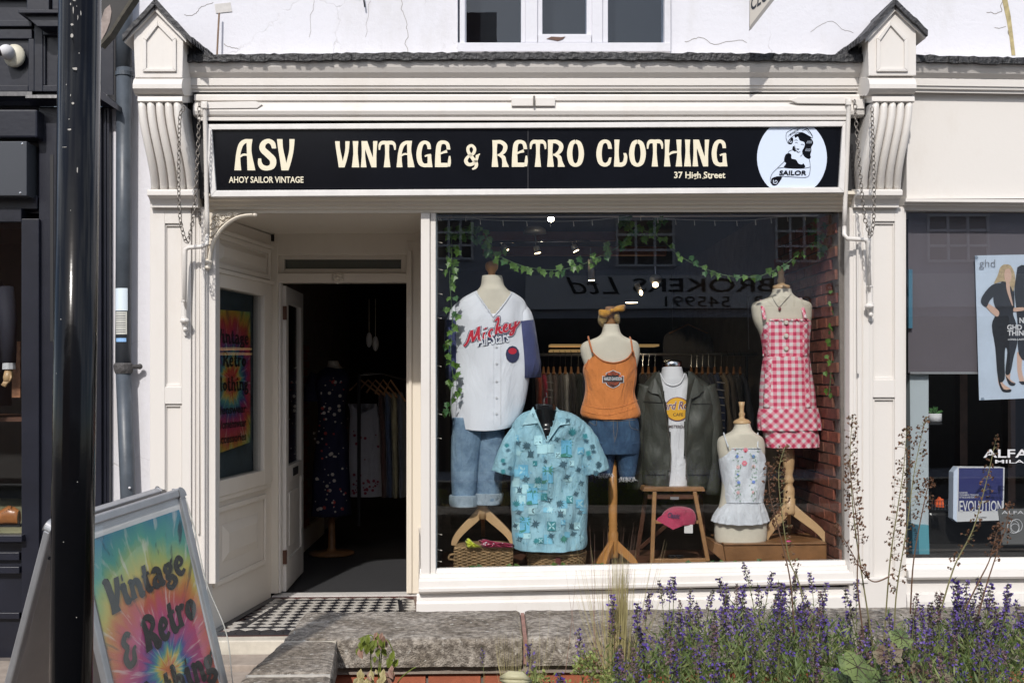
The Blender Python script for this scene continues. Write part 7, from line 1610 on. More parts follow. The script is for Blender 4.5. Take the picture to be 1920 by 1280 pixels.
for (x, y) in ((692,625),(704,632)): part('cord', MB().tube([W(x,560,3.4), W(x,y,3.4)], 0.003, 4), M['calico'], sp_); part('shoe', MB().ball(W(x,y+12,3.4), 0.03, 0.03, 0.07), M['alu_white'], sp_, smooth=True)
# ================================================================== PLANTER with stone copings
ZP = 0.627
M['coping'] = mat('weathered_stone', (0.46,0.41,0.35), 0.95, col2=(0.17,0.145,0.12), vscale=42, bump=1.0, bscale=150, mix=(0.40,0.60))
def lichen(m):
    t = m.node_tree; N = t.nodes; L = t.links; b = N['Principled BSDF']; src = b.inputs['Base Color'].links[0].from_socket
    tcn = N.new('ShaderNodeTexCoord'); n = N.new('ShaderNodeTexNoise'); n.inputs['Scale'].default_value = 4.5; n.inputs['Detail'].default_value = 9; n.inputs['Roughness'].default_value = 0.75; L.new(tcn.outputs['Object'], n.inputs['Vector'])
    r = N.new('ShaderNodeValToRGB'); r.color_ramp.elements[0].position = 0.44; r.color_ramp.elements[1].position = 0.6; r.color_ramp.elements[0].color = (0.55,0.52,0.48,1); r.color_ramp.elements[1].color = (1,1,1,1); L.new(n.outputs['Fac'], r.inputs['Fac'])
    x = N.new('ShaderNodeMix'); x.data_type = 'RGBA'; x.blend_type = 'MULTIPLY'; x.inputs['Factor'].default_value = 1; L.new(src, x.inputs['A']); L.new(r.outputs['Color'], x.inputs['B'])
    n2 = N.new('ShaderNodeTexNoise'); n2.inputs['Scale'].default_value = 38; n2.inputs['Detail'].default_value = 5; L.new(tcn.outputs['Object'], n2.inputs['Vector']); r2 = N.new('ShaderNodeValToRGB'); r2.color_ramp.elements[0].position = 0.63; r2.color_ramp.elements[1].position = 0.70; L.new(n2.outputs['Fac'], r2.inputs['Fac'])
    y = N.new('ShaderNodeMix'); y.data_type = 'RGBA'; L.new(r2.outputs['Color'], y.inputs['Factor']); L.new(x.outputs['Result'], y.inputs['A']); y.inputs['B'].default_value = (0.50,0.47,0.42,1); L.new(y.outputs['Result'], b.inputs['Base Color'])
lichen(M['coping'])
M['moss_stone'] = M['coping']
pt_ = thing('brick_planter', 'low red brick planter with thick weathered stone coping in front of the shop', 'planter', (1.0, -2.5, 0))
def rough_slab(x0, x1, y0, y1, z0, z1, seed, nose='y0', nx=None, ny_=None, amp=0.0045):
    """weathered slab: a fine skin pushed about by noise, worn round the nose"""
    mb = MB(); st = 0.022
    def grid(f, na, nb2):
        k = len(mb.v); 
        for j in range(nb2+1):
            for i in range(na+1):
                p = Vector(f(i/na, j/nb2)); q = p*11 + Vector((seed, 0, 0)); a = noise.noise(q) + 0.6*noise.noise(q*3.1)
                c = Vector((max(x0+.02, min(x1-.02, p.x)), max(y0+.02, min(y1-.02, p.y)), max(z0+.01, min(z1-.02, p.z)))); d = p-c
                if d.length > 0.0201: p = c + d.normalized()*0.0201*1.02
                nrm = (p-c).normalized() if (p-c).length > 1e-5 else Vector((0,0,1)); p = p + nrm*a*amp
                mb.v.append(tuple(p))
        mb.f.extend([(k+j*(na+1)+i, k+j*(na+1)+i+1, k+(j+1)*(na+1)+i+1, k+(j+1)*(na+1)+i) for j in range(nb2) for i in range(na)]); mb.fm.extend([0]*(na*nb2))
    nx = max(2, int((x1-x0)/st)); ny2 = max(2, int((y1-y0)/st)); nz = max(3, int((z1-z0)/st))
    grid(lambda a, b: (x0+(x1-x0)*a, y0+(y1-y0)*b, z1), nx, ny2); grid(lambda a, b: (x0+(x1-x0)*a, y1+(y0-y1)*b, z0), nx, ny2)
    grid(lambda a, b: (x0+(x1-x0)*a, y0, z0+(z1-z0)*b), nx, nz); grid(lambda a, b: (x1+(x0-x1)*a, y1, z0+(z1-z0)*b), nx, nz)
    grid(lambda a, b: (x0, y1+(y0-y1)*a, z0+(z1-z0)*b), ny2, nz); grid(lambda a, b: (x1, y0+(y1-y0)*a, z0+(z1-z0)*b), ny2, nz); return mb
xo = WZ(572, 1146, ZP).x; xi = -0.655; yb = WZ(572, 1146, ZP).y; yf = WZ(800, 1196, ZP).y
for k, (a, b) in enumerate(((xi-0.3, WZ(978, 1146, ZP).x-0.004), (WZ(978, 1146, ZP).x+0.012, 1.35), (1.365, 2.45), (2.46, 3.2))):
    part('coping_stone', rough_slab(xo if k == 0 else a, b, yf, yb, ZP-0.118, ZP, k*5.1), M['coping'], pt_)
y1s = WZ(500, 1262, ZP).y
kx = (WZ(440, 1262, ZP).x - xo)/(y1s - yb); kx2 = (WZ(622, 1262, ZP).x - xi)/(y1s - yf)
def skew(mb, ref):       # the side arm of the planter runs a little off square
    mb.v = [(v[0] + (v[1]-ref)*(kx if v[0] < (xo+xi)/2 else kx2), v[1], v[2]) for v in mb.v]; return mb
part('coping_stone', skew(rough_slab(xo, xi, y1s, yf-0.012, ZP-0.118, ZP-0.002, 31), yf), M['coping'], pt_); part('coping_stone', skew(rough_slab(xo, xi, -3.9, y1s-0.016, ZP-0.118, ZP-0.004, 47), yf), M['coping'], pt_)
part('mortar_bed', MB().box(xo+0.03, 3.2, yf+0.03, yb-0.03, ZP-0.152, ZP-0.116), M['paving'], pt_); part('mortar_bed', MB().box(xo+0.03, xi-0.03, -3.88, yf+0.029, ZP-0.152, ZP-0.116), M['paving'], pt_)
part('mortar_line', skew(MB().box(xo+0.006, xi-0.006, y1s-0.013, y1s-0.001, ZP-0.118, ZP-0.004), yf), M['tile_white'], pt_); part('mortar_line', MB().box(xo+0.01, xi-0.006, yf-0.012, yf, ZP-0.118, ZP-0.006), M['step'], pt_)
part('mortar_line', MB().box(WZ(978,1146,ZP).x-0.004, WZ(978,1146,ZP).x+0.012, yf+0.012, yb-0.01, ZP-0.112, ZP-0.012), mat('pink_mortar', (0.36,0.20,0.16), 0.9, var=0.4, vscale=30), pt_)
part('core_wall', MB().box(xo+0.05, 3.2, yf+0.06, yb-0.06, 0, ZP-0.155), M['mortar'], pt_); part('core_wall', MB().box(xo+0.06, xi-0.06, -3.88, yf+0.059, 0, ZP-0.155), M['mortar'], pt_)
# terracotta-red bricks of the inner face and the outer faces
bkm = [master('brick', MB().box(-0.108,0.108,-0.008,0.04,-0.033,0.033), M['terracotta'])]
for r_ in range(5):
    z = ZP-0.190-0.078*r_
    for k in range(17):
        x = xi + 0.02 + (0.11 if r_ % 2 else 0) + k*0.228
        inst(bkm[0], 'brick', pt_, (x, yf+0.056, z), rot=(0,0,rnd.uniform(-.01,.01))); 
for r_ in range(5):
    z = ZP-0.190-0.078*r_
    for k in range(6):
        y = yf - 0.12 - (0.11 if r_ % 2 else 0) - k*0.228
        inst(bkm[0], 'brick', pt_, (xi-0.056, y, z), rot=(0,0,R(90))); inst(bkm[0], 'brick', pt_, (xo+0.056, y, z), rot=(0,0,R(-90)))
so_il = MB(); n = 30
vs = []
for j in range(n+1):
    for i in range(2*n+1):
        x = xi-0.05 + (3.25-xi)*i/(2*n); y = -3.9 + (yf+0.06+3.9)*j/n; vs.append((x, y, 0.30 + 0.03*noise.noise(Vector((x*3, y*3, 0)))))
so_il.add(vs, [(j*(2*n+1)+i, j*(2*n+1)+i+1, (j+1)*(2*n+1)+i+1, (j+1)*(2*n+1)+i) for j in range(n) for i in range(2*n)])
part('soil', so_il, M['soil'], pt_)

# ================================================================== PLANTS
M['hy_leaf'] = mat('hyssop_leaf', (0.15,0.22,0.06), 0.6, var=0.5, vscale=14, trans=0.3); M['hy_leaf2'] = mat('hyssop_leaf_pale', (0.27,0.32,0.11), 0.6, var=0.4, vscale=14, trans=0.3)
M['hy_stem'] = mat('hyssop_stem', (0.16,0.17,0.06), 0.7, var=0.3); M['calyx'] = mat('calyx', (0.13,0.10,0.09), 0.8, var=0.5, vscale=60)
M['violet'] = mat('violet_petal', (0.15,0.085,0.46), 0.6, var=0.4, vscale=40, trans=0.3); M['lilac'] = mat('lilac_petal', (0.27,0.18,0.50), 0.6, var=0.4, vscale=40, trans=0.3); M['dryhead'] = mat('dry_flower', (0.20,0.12,0.13), 0.8, var=0.5, vscale=60)
def rvec(r_): return Vector((r_.uniform(-1,1), r_.uniform(-1,1), r_.uniform(-1,1)))
def petalquad(mb, c, s_, r_, m):
    a = rvec(r_).normalized(); b = a.cross(rvec(r_)).normalized(); mb.add([c-a*s_*0.5, c+b*s_*0.35, c+a*s_*0.6, c-b*s_*0.35], [(0,1,2,3)], m)
def spike_mesh(seed, flower):
    r_ = random.Random(seed); mb = MB(); H = 0.27
    top = Vector((r_.uniform(-.03,.03), r_.uniform(-.03,.03), 0)); f = lambda t: Vector((top.x*t*t, top.y*t*t, -H*(1-t)))
    mb.tube([f(0), f(0.35), f(0.7), f(1)], [0.0022,0.002,0.0016,0.001], 4, m=0, caps=False)
    nw = r_.randint(7, 9); span = 0.40
    for k in range(nw):
        t = 1 - span*(k/nw)**1.05 - 0.004; c = f(t); rad = (0.006 + 0.008*min(1, k/3))*(1 if r_.random() > 0.15 else 0.5)
        for j in range(9):
            q = r_.uniform(0, 6.283); d = Vector((math.cos(q), math.sin(q), r_.uniform(-.2,.7))); p = c + d*rad*r_.uniform(.4,1)
            petalquad(mb, p, 0.011, r_, 1)
            if flower and r_.random() < flower: petalquad(mb, p + d*0.006, r_.uniform(0.009,0.014), r_, 2 if r_.random() < 0.65 else 3)
        for s_ in (0, 3.14):
            q = r_.uniform(0, 6.28); d = Vector((math.cos(q+s_), math.sin(q+s_), 0.4)); nn = Vector((-d.y, d.x, 0))*0.0018; mb.add([c-nn, c+nn, c+d*0.02+Vector((0,0,0.004))], [(0,1,2)], 4)
    for k in range(14):
        t = r_.uniform(0.0, 0.6); c = f(t); q = r_.uniform(0, 6.28); L_ = r_.uniform(0.02,0.036); d = Vector((math.cos(q), math.sin(q), r_.uniform(.3,1.1))).normalized(); nn = Vector((-d.y, d.x, 0)).normalized()*0.0026
        mb.add([c, c+d*L_*0.45+nn, c+d*L_, c+d*L_*0.45-nn], [(0,1,2,3)], 4 if k % 3 else 5)
    return mb
SPM = [M['hy_stem'], M['calyx'], M['violet'], M['lilac'], M['hy_leaf'], M['hy_leaf2']]; SPD = [M['hy_stem'], M['dryhead'], M['violet'], M['lilac'], M['hy_leaf'], M['hy_leaf2']]
spikes = [master('flower_spike', spike_mesh(s_, fl_), mm_) for s_, fl_, mm_ in ((1,.75,SPM),(2,.55,SPM),(3,.8,SPM),(4,.25,SPM),(5,.12,SPD),(6,.9,SPM))]
hlab = ['flowering purple hyssop bush %s' % q for q in ('at the left edge of the lavender mass', 'beside the feather grass', 'below the wooden stool', 'below the gap beside the bust', 'with the tallest spikes, below the white bust', 'below the wooden bench', 'under the gingham stand', 'left of the tall dry stalks', 'low in front of the tall dry stalks', 'right of the heuchera leaves', 'under the salon window corner', 'under the white and navy box', 'below the salon lettering', 'at the far right edge')]
def hyssop(px, lab, nspk, wpx, tops, dist, seed, low=False):
    pool = [spikes[3], spikes[4], spikes[3], spikes[1]] if low else [spikes[0], spikes[1], spikes[2], spikes[3], spikes[3], spikes[5]]
    """px: middle; tops: (lowest, highest) pixel rows its spikes reach; dist from the camera"""
    r_ = random.Random(seed); Y = CAM.y + dist; base = W(px, 1100, Y); base.z = 0.30
    t = thing('hyssop_plant', lab, 'plant', base, group='purple flowering plants in the planter')
    fol = MB(); m = SC(Y)
    for k in range(nspk):
        x = r_.gauss(px, wpx*0.5) if nspk > 3 else px + (k-(nspk-1)/2)*wpx*0.8 + r_.uniform(-5,5); y = tops[0] + (tops[1]-tops[0])*r_.random()**1.15; Yk = Y + r_.uniform(-0.22,0.22)
        p = W(x, y, Yk)
        inst(r_.choice(pool) if r_.random() < 0.8 else spikes[4], 'flower_spike', t, p, rot=(r_.uniform(-.13,.13), r_.uniform(-.13,.13), r_.uniform(0,6.28)), scale=r_.uniform(0.75,1.15))
        # stem on down to the ground
        q = p - Vector((0,0,0.26)); g = Vector((base.x + (p.x-base.x)*0.55 + r_.uniform(-.03,.03), Yk*0.6+Y*0.4, 0.30))
        if q.z > g.z: fol.tube([q, (q+g)/2, g], 0.002, 3, m=0, caps=False)
    # leafy mass
    h0 = W(px, tops[0], Y).z - 0.03
    for k in range(int(nspk*(110 if low else 75))):
        x = base.x + r_.gauss(0, wpx*0.6*m); y = Y + r_.uniform(-.26,.26); z = 0.32 + (h0-0.32+r_.uniform(-0.03,0.05))*r_.random()**0.45
        c = Vector((x, y, z)); q = r_.uniform(0, 6.28); L_ = r_.uniform(0.022,0.05); d = Vector((math.cos(q)*.7, math.sin(q)*.7, r_.uniform(.2,1.3))).normalized(); nn = d.cross(rvec(r_)).normalized()*L_*0.085
        fol.add([c, c+d*L_*0.45+nn, c+d*L_, c+d*L_*0.45-nn], [(0,1,2,3)], 1 if r_.random() < 0.65 else 2)
        if r_.random() < (0.03 if low else 0.07) and z > h0-0.16: 
            for _ in range(4): petalquad(fol, c + d*L_ + rvec(r_)*0.008, 0.012, r_, 3)
    part('foliage', fol, [M['hy_stem'], M['hy_leaf'], M['hy_leaf2'], M['violet']], t, kind='stuff')
specs = [(1150,8,20,(1230,1150),4.35),(1215,10,26,(1200,1110),4.3),(1275,15,34,(1180,1070),4.4),(1330,16,34,(1170,1065),4.3),(1400,18,40,(1150,1040),4.4),(1465,20,36,(1150,1062),4.35),(1530,20,36,(1160,1072),4.4),(1600,12,30,(1170,1085),4.45),(1660,9,34,(1215,1150),4.2),(1735,20,38,(1180,1095),4.4),(1790,18,32,(1170,1070),4.4),(1840,18,34,(1165,1080),4.3),(1885,16,30,(1170,1095),4.45),(1945,18,32,(1180,1100),4.3)]
for i, (px, n_, w_, tp, ds_) in enumerate(specs): hyssop(px, hlab[i], max(4, int(n_*0.56)), w_, tp, ds_, 100+i)
flab = ['low hyssop tuft with green shoots %s' % q for q in ('in front of the feather grass', 'at the bottom edge below the stool', 'at the bottom edge below the cap', 'at the bottom edge below the bust', 'at the bottom edge left of the heuchera', 'at the bottom edge right of the heuchera', 'at the bottom edge below the salon sill', 'at the bottom right corner', 'behind the round heuchera leaf')]
for i, (px, n_, w_, tp, ds_) in enumerate([(1180,12,40,(1262,1190),3.9),(1260,13,44,(1250,1190),3.85),(1340,14,44,(1250,1170),3.85),(1430,15,46,(1245,1160),3.85),(1520,15,44,(1250,1150),3.85),(1690,15,44,(1250,1190),3.8),(1780,15,44,(1250,1170),3.8),(1880,16,44,(1245,1165),3.8),(1610,12,40,(1220,1150),4.1)]): hyssop(px, flab[i], max(4, int(n_*0.45)), w_, tp, ds_, 200+i, True)
# lone spikes nearer the left
for i, (px, y, ds_, lab) in enumerate([(1003,1212,4.2,'single purple spike in front of the coping, left of the feather grass'),(1090,1185,4.3,'purple spike just left of the feather grass'),(1145,1115,4.35,'tall purple spike in front of the feather grass'),(1060,1262,3.9,'short purple spike at the bottom beside the cream bud'),(906,1215,4.1,'tiny lone violet flower before the coping face')]):
    r_ = random.Random(i); t = thing('purple_flower', lab, 'plant', W(px, y, CAM.y+ds_)); inst(spikes[(0,1,2,5,3)[i]], 'flower_spike', t, W(px, y, CAM.y+ds_), rot=(0,0.04*(-1)**i,i), scale=1.0 if i < 4 else 0.5); part('stem', MB().tube([W(px, y, CAM.y+ds_) - Vector((0,0,0.25)), W(px+4, y, CAM.y+ds_) - Vector((0,0,0.6))], 0.0022, 4), M['hy_stem'], t)
# feather grass
gr = thing('feather_grass', 'pale straw feather grass clump rising in front of the stall board', 'grass', (0.50, -2.95, 0.30)); M['straw'] = mat('straw', (0.55,0.48,0.24), 0.6, var=0.35, vscale=30, trans=0.3); M['straw_pink'] = mat('straw_pink', (0.33,0.20,0.15), 0.7, var=0.3, vscale=30)
g1 = MB(); r_ = random.Random(21)
def blade(mb, bx, by, tx, ty, Y, w_, bend, m):
    a = W(bx, by, Y); b = W(tx, ty, Y + r_.uniform(-.05,.05)); n = 7; side = Vector((1, 0.3, 0)).normalized(); vs = []
    for i in range(n+1):
        t = i/n; p = a.lerp(b, t) + Vector((bend*math.sin(t*math.pi)*0.5 + bend*t*t*0.6, 0, 0)); ww = w_*(1-t*0.9); vs += [p - side*ww, p + side*ww]
    mb.add(vs, [(2*i, 2*i+1, 2*i+3, 2*i+2) for i in range(n)], m)
Yg = CAM.y + 4.45
for k in range(190): 
    u = r_.gauss(0, 1); blade(g1, 1158+u*7, 1300, 1160 + u*12 + r_.uniform(-4,8), r_.uniform(1030,1130), Yg + r_.uniform(-.05,.05), 0.0019, r_.uniform(-.01,.01), 0)
for k in range(75): 
    u = r_.uniform(-1,1); blade(g1, 1158+u*14, 1300, 1160 + u*85, r_.uniform(1010,1180), Yg + r_.uniform(-.06,.06), 0.0014, u*0.03, 0)
for k in range(26): blade(g1, 1156, 1250, 1160 + r_.uniform(-26,40), r_.uniform(975,1040), Yg, 0.0008, 0.0, 1)
part('blades', g1, [M['straw'], M['straw_pink']], gr, kind='stuff')
g2 = thing('feather_grass', 'thin green grass tuft drooping in front of the coping joint', 'grass', (0.0, -3.2, 0.3)); gm = MB()
for k in range(60): u = r_.uniform(-1,1); blade(gm, 970+u*12, 1330, 970+u*34, r_.uniform(1175,1250), CAM.y+4.15, 0.0011, u*0.035, 0)
for k in range(9): u = r_.uniform(-1,1); blade(gm, 1010, 1300, 1000+u*60, r_.uniform(1120,1210), CAM.y+4.2, 0.0009, u*0.05, 0)
part('blades', gm, [M['straw']], g2, kind='stuff')
# three thin red-brown stalks
ds3 = thing('dry_grass', 'thin reddish dead grass stalks before the round basket', 'grass', (0.2, -3.0, 0.3)); gm = MB()
for (bx, tx, ty) in ((1120,1108,985),(1128,1134,990),(1112,1113,1000),(1060,1078,1060),(1090,1062,1065),(1180,1245,1012),(1150,1170,1000)): blade(gm, bx, 1260, tx, ty, CAM.y+4.4, 0.0014, r_.uniform(-.01,.01), 0)
part('blades', gm, [M['straw_pink']], ds3, kind='stuff')
# tall stalks with brown seed heads
M['seed'] = mat('seed_brown', (0.17,0.075,0.035), 0.7, var=0.5, vscale=70); M['stalk'] = mat('stalk', (0.24,0.22,0.10), 0.6, var=0.4, vscale=20); M['stalk_red'] = mat('stalk_red', (0.16,0.09,0.055), 0.6, var=0.3)
def stalk(lab, pts, dist, span, seed, dens=26, reach=16, m_='stalk'):
    r_ = random.Random(seed); Y = CAM.y + dist; P = crom([tuple(map(float, p)) for p in pts], 8); t = thing('seed_stalk', lab, 'plant', W(*P[0], Y), group='tall dry flower stalks in the planter')
    n = len(P); part('stem', MB().tube([W(x, y, Y) for x, y in P], [0.0032 - 0.0022*i/n for i in range(n)], 5), M[m_], t); sd_ = MB()
    for k in range(dens):
        u = 1 - span*(k/dens); i = min(int(u*(n-1)), n-2); f_ = u*(n-1)-i; x = P[i][0]*(1-f_)+P[i+1][0]*f_; y = P[i][1]*(1-f_)+P[i+1][1]*f_
        for _ in range(2):
            s_ = r_.choice((-1,1)); L_ = reach*r_.uniform(0.3,1)*(0.35+0.65*min(1, k/8)); a = W(x, y, Y); b = W(x+s_*L_*0.8, y-r_.uniform(2,6), Y+r_.uniform(-.03,.03)); sd_.tube([a, b], 0.0007, 3, caps=False, m=1)
            for q in range(r_.randint(1,3)): 
                c = b + Vector((r_.uniform(-.008,.012)*s_, r_.uniform(-.005,.005), r_.uniform(-.009,.004))); sd_.tube([b, c], 0.0005, 3, caps=False, m=1); petalquad(sd_, c, 0.0105, r_, 0); petalquad(sd_, c - Vector((0,0,0.003)), 0.009, r_, 0); petalquad(sd_, c + Vector((0.002,0,0.001)), 0.008, r_, 0)
    part('seed_heads', sd_, [M['seed'], M[m_]], t, kind='stuff')
stalk('tall dry stalk with dense seed heads in front of the right pilaster, leaning right', [(1676,1240),(1680,1120),(1700,990),(1715,880),(1735,785)], 4.3, 0.75, 1, 40)
stalk('tall dry stalk with dense seed heads in front of the right pilaster, upright', [(1655,1240),(1668,1060),(1682,960),(1694,880),(1700,806)], 4.35, 0.75, 2, 46)
stalk('dry stalk in front of the right edge of the brick return, topmost heads', [(1640,1230),(1612,1050),(1600,960),(1594,860),(1598,782)], 4.3, 0.62, 3, 34, 14)
stalk('dry red stalk crossing the window corner beside the pilaster', [(1626,1240),(1608,1100),(1610,1010),(1600,930),(1592,868)], 4.2, 0.55, 4, 24, 15, 'stalk_red')
stalk('leaning dry stalk over the wooden bench', [(1525,1240),(1500,1100),(1478,1040),(1460,900),(1470,840)], 4.25, 0.6, 5, 34, 14)
stalk('dark thin dry stalk left of the gingham stand legs', [(1490,1200),(1482,1090),(1462,1000),(1444,930),(1440,870)], 4.2, 0.5, 6, 20, 12, 'stalk_red')
stalk('dry stalk rising over the salon window corner box', [(1707,1150),(1712,1060),(1725,980),(1738,920),(1744,900)], 4.3, 0.5, 7, 16, 13, 'stalk_red')
stalk('leaning dry stalk before the white and navy box', [(1765,1140),(1790,1060),(1825,990),(1850,900),(1868,820)], 4.2, 0.8, 8, 26, 12)
stalk('short dry stalk with big rusty heads at the right', [(1810,1140),(1835,1090),(1855,1050),(1866,1010),(1873,985)], 4.15, 0.5, 9, 16, 14, 'stalk_red')
stalk('second short rusty stalk at the far right', [(1835,1150),(1850,1095),(1868,1040),(1885,990),(1893,945)], 4.15, 0.6, 10, 14, 12, 'stalk_red')
stalk('bending dry stalk low between window and pilaster', [(1668,1080),(1640,1090),(1620,1075),(1600,1040),(1568,985)], 4.25, 0.6, 11, 16, 11, 'stalk_red')
# heuchera: large veined leaves
M['heu'] = mat('heuchera', (0.20,0.26,0.085), 0.55, col2=(0.09,0.14,0.045), vscale=12, trans=0.25, mix=(0.4,0.6)); M['heu_b'] = mat('heuchera_brown', (0.13,0.065,0.045), 0.6, col2=(0.22,0.20,0.12), vscale=10, trans=0.2, mix=(0.4,0.6)); M['vein'] = mat('vein', (0.05,0.035,0.03), 0.7)
he = thing('heuchera_plant', 'heuchera with big round veined green and brown leaves at the bottom', 'plant', W(1620, 1330, CAM.y+3.9))
def bigleaf(px, py, r_px, tilt, m_, seed, dist=3.85):
    r_ = random.Random(seed); Y = CAM.y + dist; c = W(px, py, Y); rad = r_px*SC(Y); n = 40; up = Vector((math.sin(tilt), -0.62, 0.78)).normalized(); ax = up.cross(Vector((0,1,0))).normalized(); ay = ax.cross(up)
    def P(q, k): 
        lob = 1 + 0.10*math.sin(q*7+seed) + 0.05*math.sin(q*23); return c + (ax*math.cos(q) + ay*math.sin(q))*rad*k*lob + up*(0.10*rad*math.sin(q*5+seed)*k*k - 0.12*rad*k*k)
    vs = [c]; 
    for k in (0.35, 0.7, 1.0): vs += [P(2*math.pi*i/n, k) for i in range(n)]
    fs = [(0, 1+i, 1+(i+1)%n) for i in range(n)] + [(1+g*n+i, 1+(g+1)*n+i, 1+(g+1)*n+(i+1)%n, 1+g*n+(i+1)%n) for g in range(2) for i in range(n)]
    lf = part('leaf', MB().add(vs, fs), m_, he, smooth=True); vm = MB()
    for k in range(7):
        q = k*6.283/7 + 0.2; pts = [P(q + 0.1*math.sin(s_*3), s_*0.93) + up*0.0015 for s_ in (0.02,0.3,0.6,0.85,1.0)]; vm.tube(pts, [0.0018,0.0015,0.001,0.0007,0.0004], 3)
        for s_ in (0.45, 0.7):
            for d in (-1, 1): vm.tube([P(q, s_) + up*0.0012, P(q + d*0.28, min(0.95, s_+0.22)) + up*0.0015], 0.0007, 3)
    part('vein', vm, M['vein'], lf)
for i, (x, y, r_p, tl, m_) in enumerate([(1608,1250,36,0.3,'heu'),(1588,1285,34,-0.3,'heu'),(1730,1262,24,0.4,'heu_b'),(1768,1272,18,-0.2,'heu_b'),(1665,1225,26,-0.3,'heu_b'),(1690,1195,22,0.2,'heu'),(1650,1275,26,0.1,'heu'),(1700,1290,24,0.1,'heu_b'),(1555,1262,18,0.2,'heu')]): bigleaf(x, y, r_p, tl, M[m_], i, 3.85 + 0.04*(i % 3))
# wilted plant over the inner corner of the planter
M['lime'] = mat('wilted_green', (0.24,0.30,0.05), 0.6, var=0.5, vscale=20, trans=0.3)
wp = thing('wilted_plant', 'wilting yellow green weed hanging over the inner corner of the stone coping', 'plant', W(705, 1260, CAM.y+4.55)); r_ = random.Random(8); sm_ = MB(); Yw_ = CAM.y+4.5
for pts in ([(700,1290),(695,1230),(700,1196),(690,1190),(672,1198)], [(708,1290),(712,1220),(708,1190),(720,1196)], [(712,1290),(715,1230),(722,1198),(735,1215),(742,1250)], [(740,1290),(752,1270),(772,1254),(780,1250)], [(690,1290),(676,1262),(674,1290)]): sm_.tube([W(x, y, Yw_) for x, y in crom([tuple(map(float,p)) for p in pts], 4)], 0.0022, 4)
part('stem', sm_, M['lime'], wp, kind='stuff')
def wleaf(px, py, L_, down, m_, Y):
    a = W(px, py, Y); d = Vector((r_.uniform(-.5,.5), r_.uniform(-.5,.1), -1 if down else 0.7)).normalized(); nn = d.cross(Vector((0.2,1,0.1))).normalized()*L_*0.3; q = d.cross(nn).normalized()*L_*0.15
    return MB().add([a, a+d*L_*0.4+nn+q, a+d*L_*0.75+nn*0.6+q, a+d*L_, a+d*L_*0.75-nn*0.6+q, a+d*L_*0.4-nn+q], [(0,1,2,3),(0,3,4,5)])
for k in range(34):
    x, y = r_.choice([(700,1195),(690,1192),(715,1200),(676,1200),(735,1225),(708,1188),(742,1250),(700,1215)]); part('leaf', wleaf(x+r_.uniform(-9,9), y+r_.uniform(-5,14), r_.uniform(.025,.05), r_.random() < .75, 0, Yw_-r_.uniform(0,.05)), M['lime'] if r_.random() < .75 else M['straw_pink'], wp)
for k in range(40): part('leaf', wleaf(r_.uniform(672,745), r_.uniform(1250,1290), r_.uniform(.02,.05), True, 0, Yw_-r_.uniform(0,.08)), M['straw'] if r_.random() < .6 else M['straw_pink'], wp)
# sedum and low growth along the inner face
M['sedum'] = mat('sedum_lime', (0.34,0.40,0.12), 0.6, var=0.4, vscale=30, trans=0.3)
sd2 = MB()
for (cx, cy, n_, sp) in ((1000,1268,260,34),(1090,1240,200,18),(1110,1230,160,14),(1050,1290,240,60),(1130,1265,200,30)):
    for k in range(n_): 
        c = W(cx + r_.gauss(0, sp*.5), cy + r_.gauss(0, 8) + r_.uniform(0,14), CAM.y+4.2+r_.uniform(-.15,.1)); petalquad(sd2, c, r_.uniform(.009,.018), r_, 0 if r_.random() < .8 else 1)
setp(part('sedum', sd2, [M['sedum'], M['seed']], None, loc=(0.2,-3.1,0.3)), 'low yellow green sedum ground cover with pinkish tips at the planter foot', 'ground cover', kind='stuff')
gd = MB()
for k in range(5200):
    x = r_.uniform(0.28, 3.1); y = r_.uniform(-3.86, -2.42); h = r_.uniform(.05,.30); a = Vector((x, y, .30)); d = Vector((r_.uniform(-.3,.3), r_.uniform(-.3,.3), 1)).normalized(); nn = Vector((1, r_.uniform(-1,1), 0)).normalized()*.002
    gd.add([a-nn, a+nn, a+d*h], [(0,1,2)], r_.choice((0,0,1)))
setp(part('ground_foliage', gd, [M['hy_leaf'], M['hy_leaf2']], None, loc=(1.5,-3.1,0.3)), 'dense low green shoots filling the planter between the hyssop bushes', 'ground cover', kind='stuff')
bud = thing('flower_bud', 'closed cream flower bud lying low at the bottom edge of the planter', 'flower', W(965, 1272, CAM.y+3.9)); bb_ = MB()
for k in range(5):
    q = k*1.256; bb_.tube([W(937, 1272, CAM.y+3.9) + Vector((0, .004*math.cos(q), .006*math.sin(q))), W(955, 1271, CAM.y+3.88) + Vector((0, .012*math.cos(q), .013*math.sin(q))), W(978, 1272, CAM.y+3.88) + Vector((0, .012*math.cos(q), .013*math.sin(q))), W(996, 1276, CAM.y+3.9) + Vector((0, .003*math.cos(q), .003*math.sin(q)))], [.002,.012,.011,.003], 8)
part('petals', bb_, mat('cream_petal', (0.66,0.62,0.40), 0.5, var=0.2, trans=0.3), bud, smooth=True); part('stem', MB().tube([W(996,1276,CAM.y+3.9), W(1003,1250,CAM.y+3.9), W(1006,1330,CAM.y+3.9)], 0.004, 6), M['hy_leaf2'], bud)

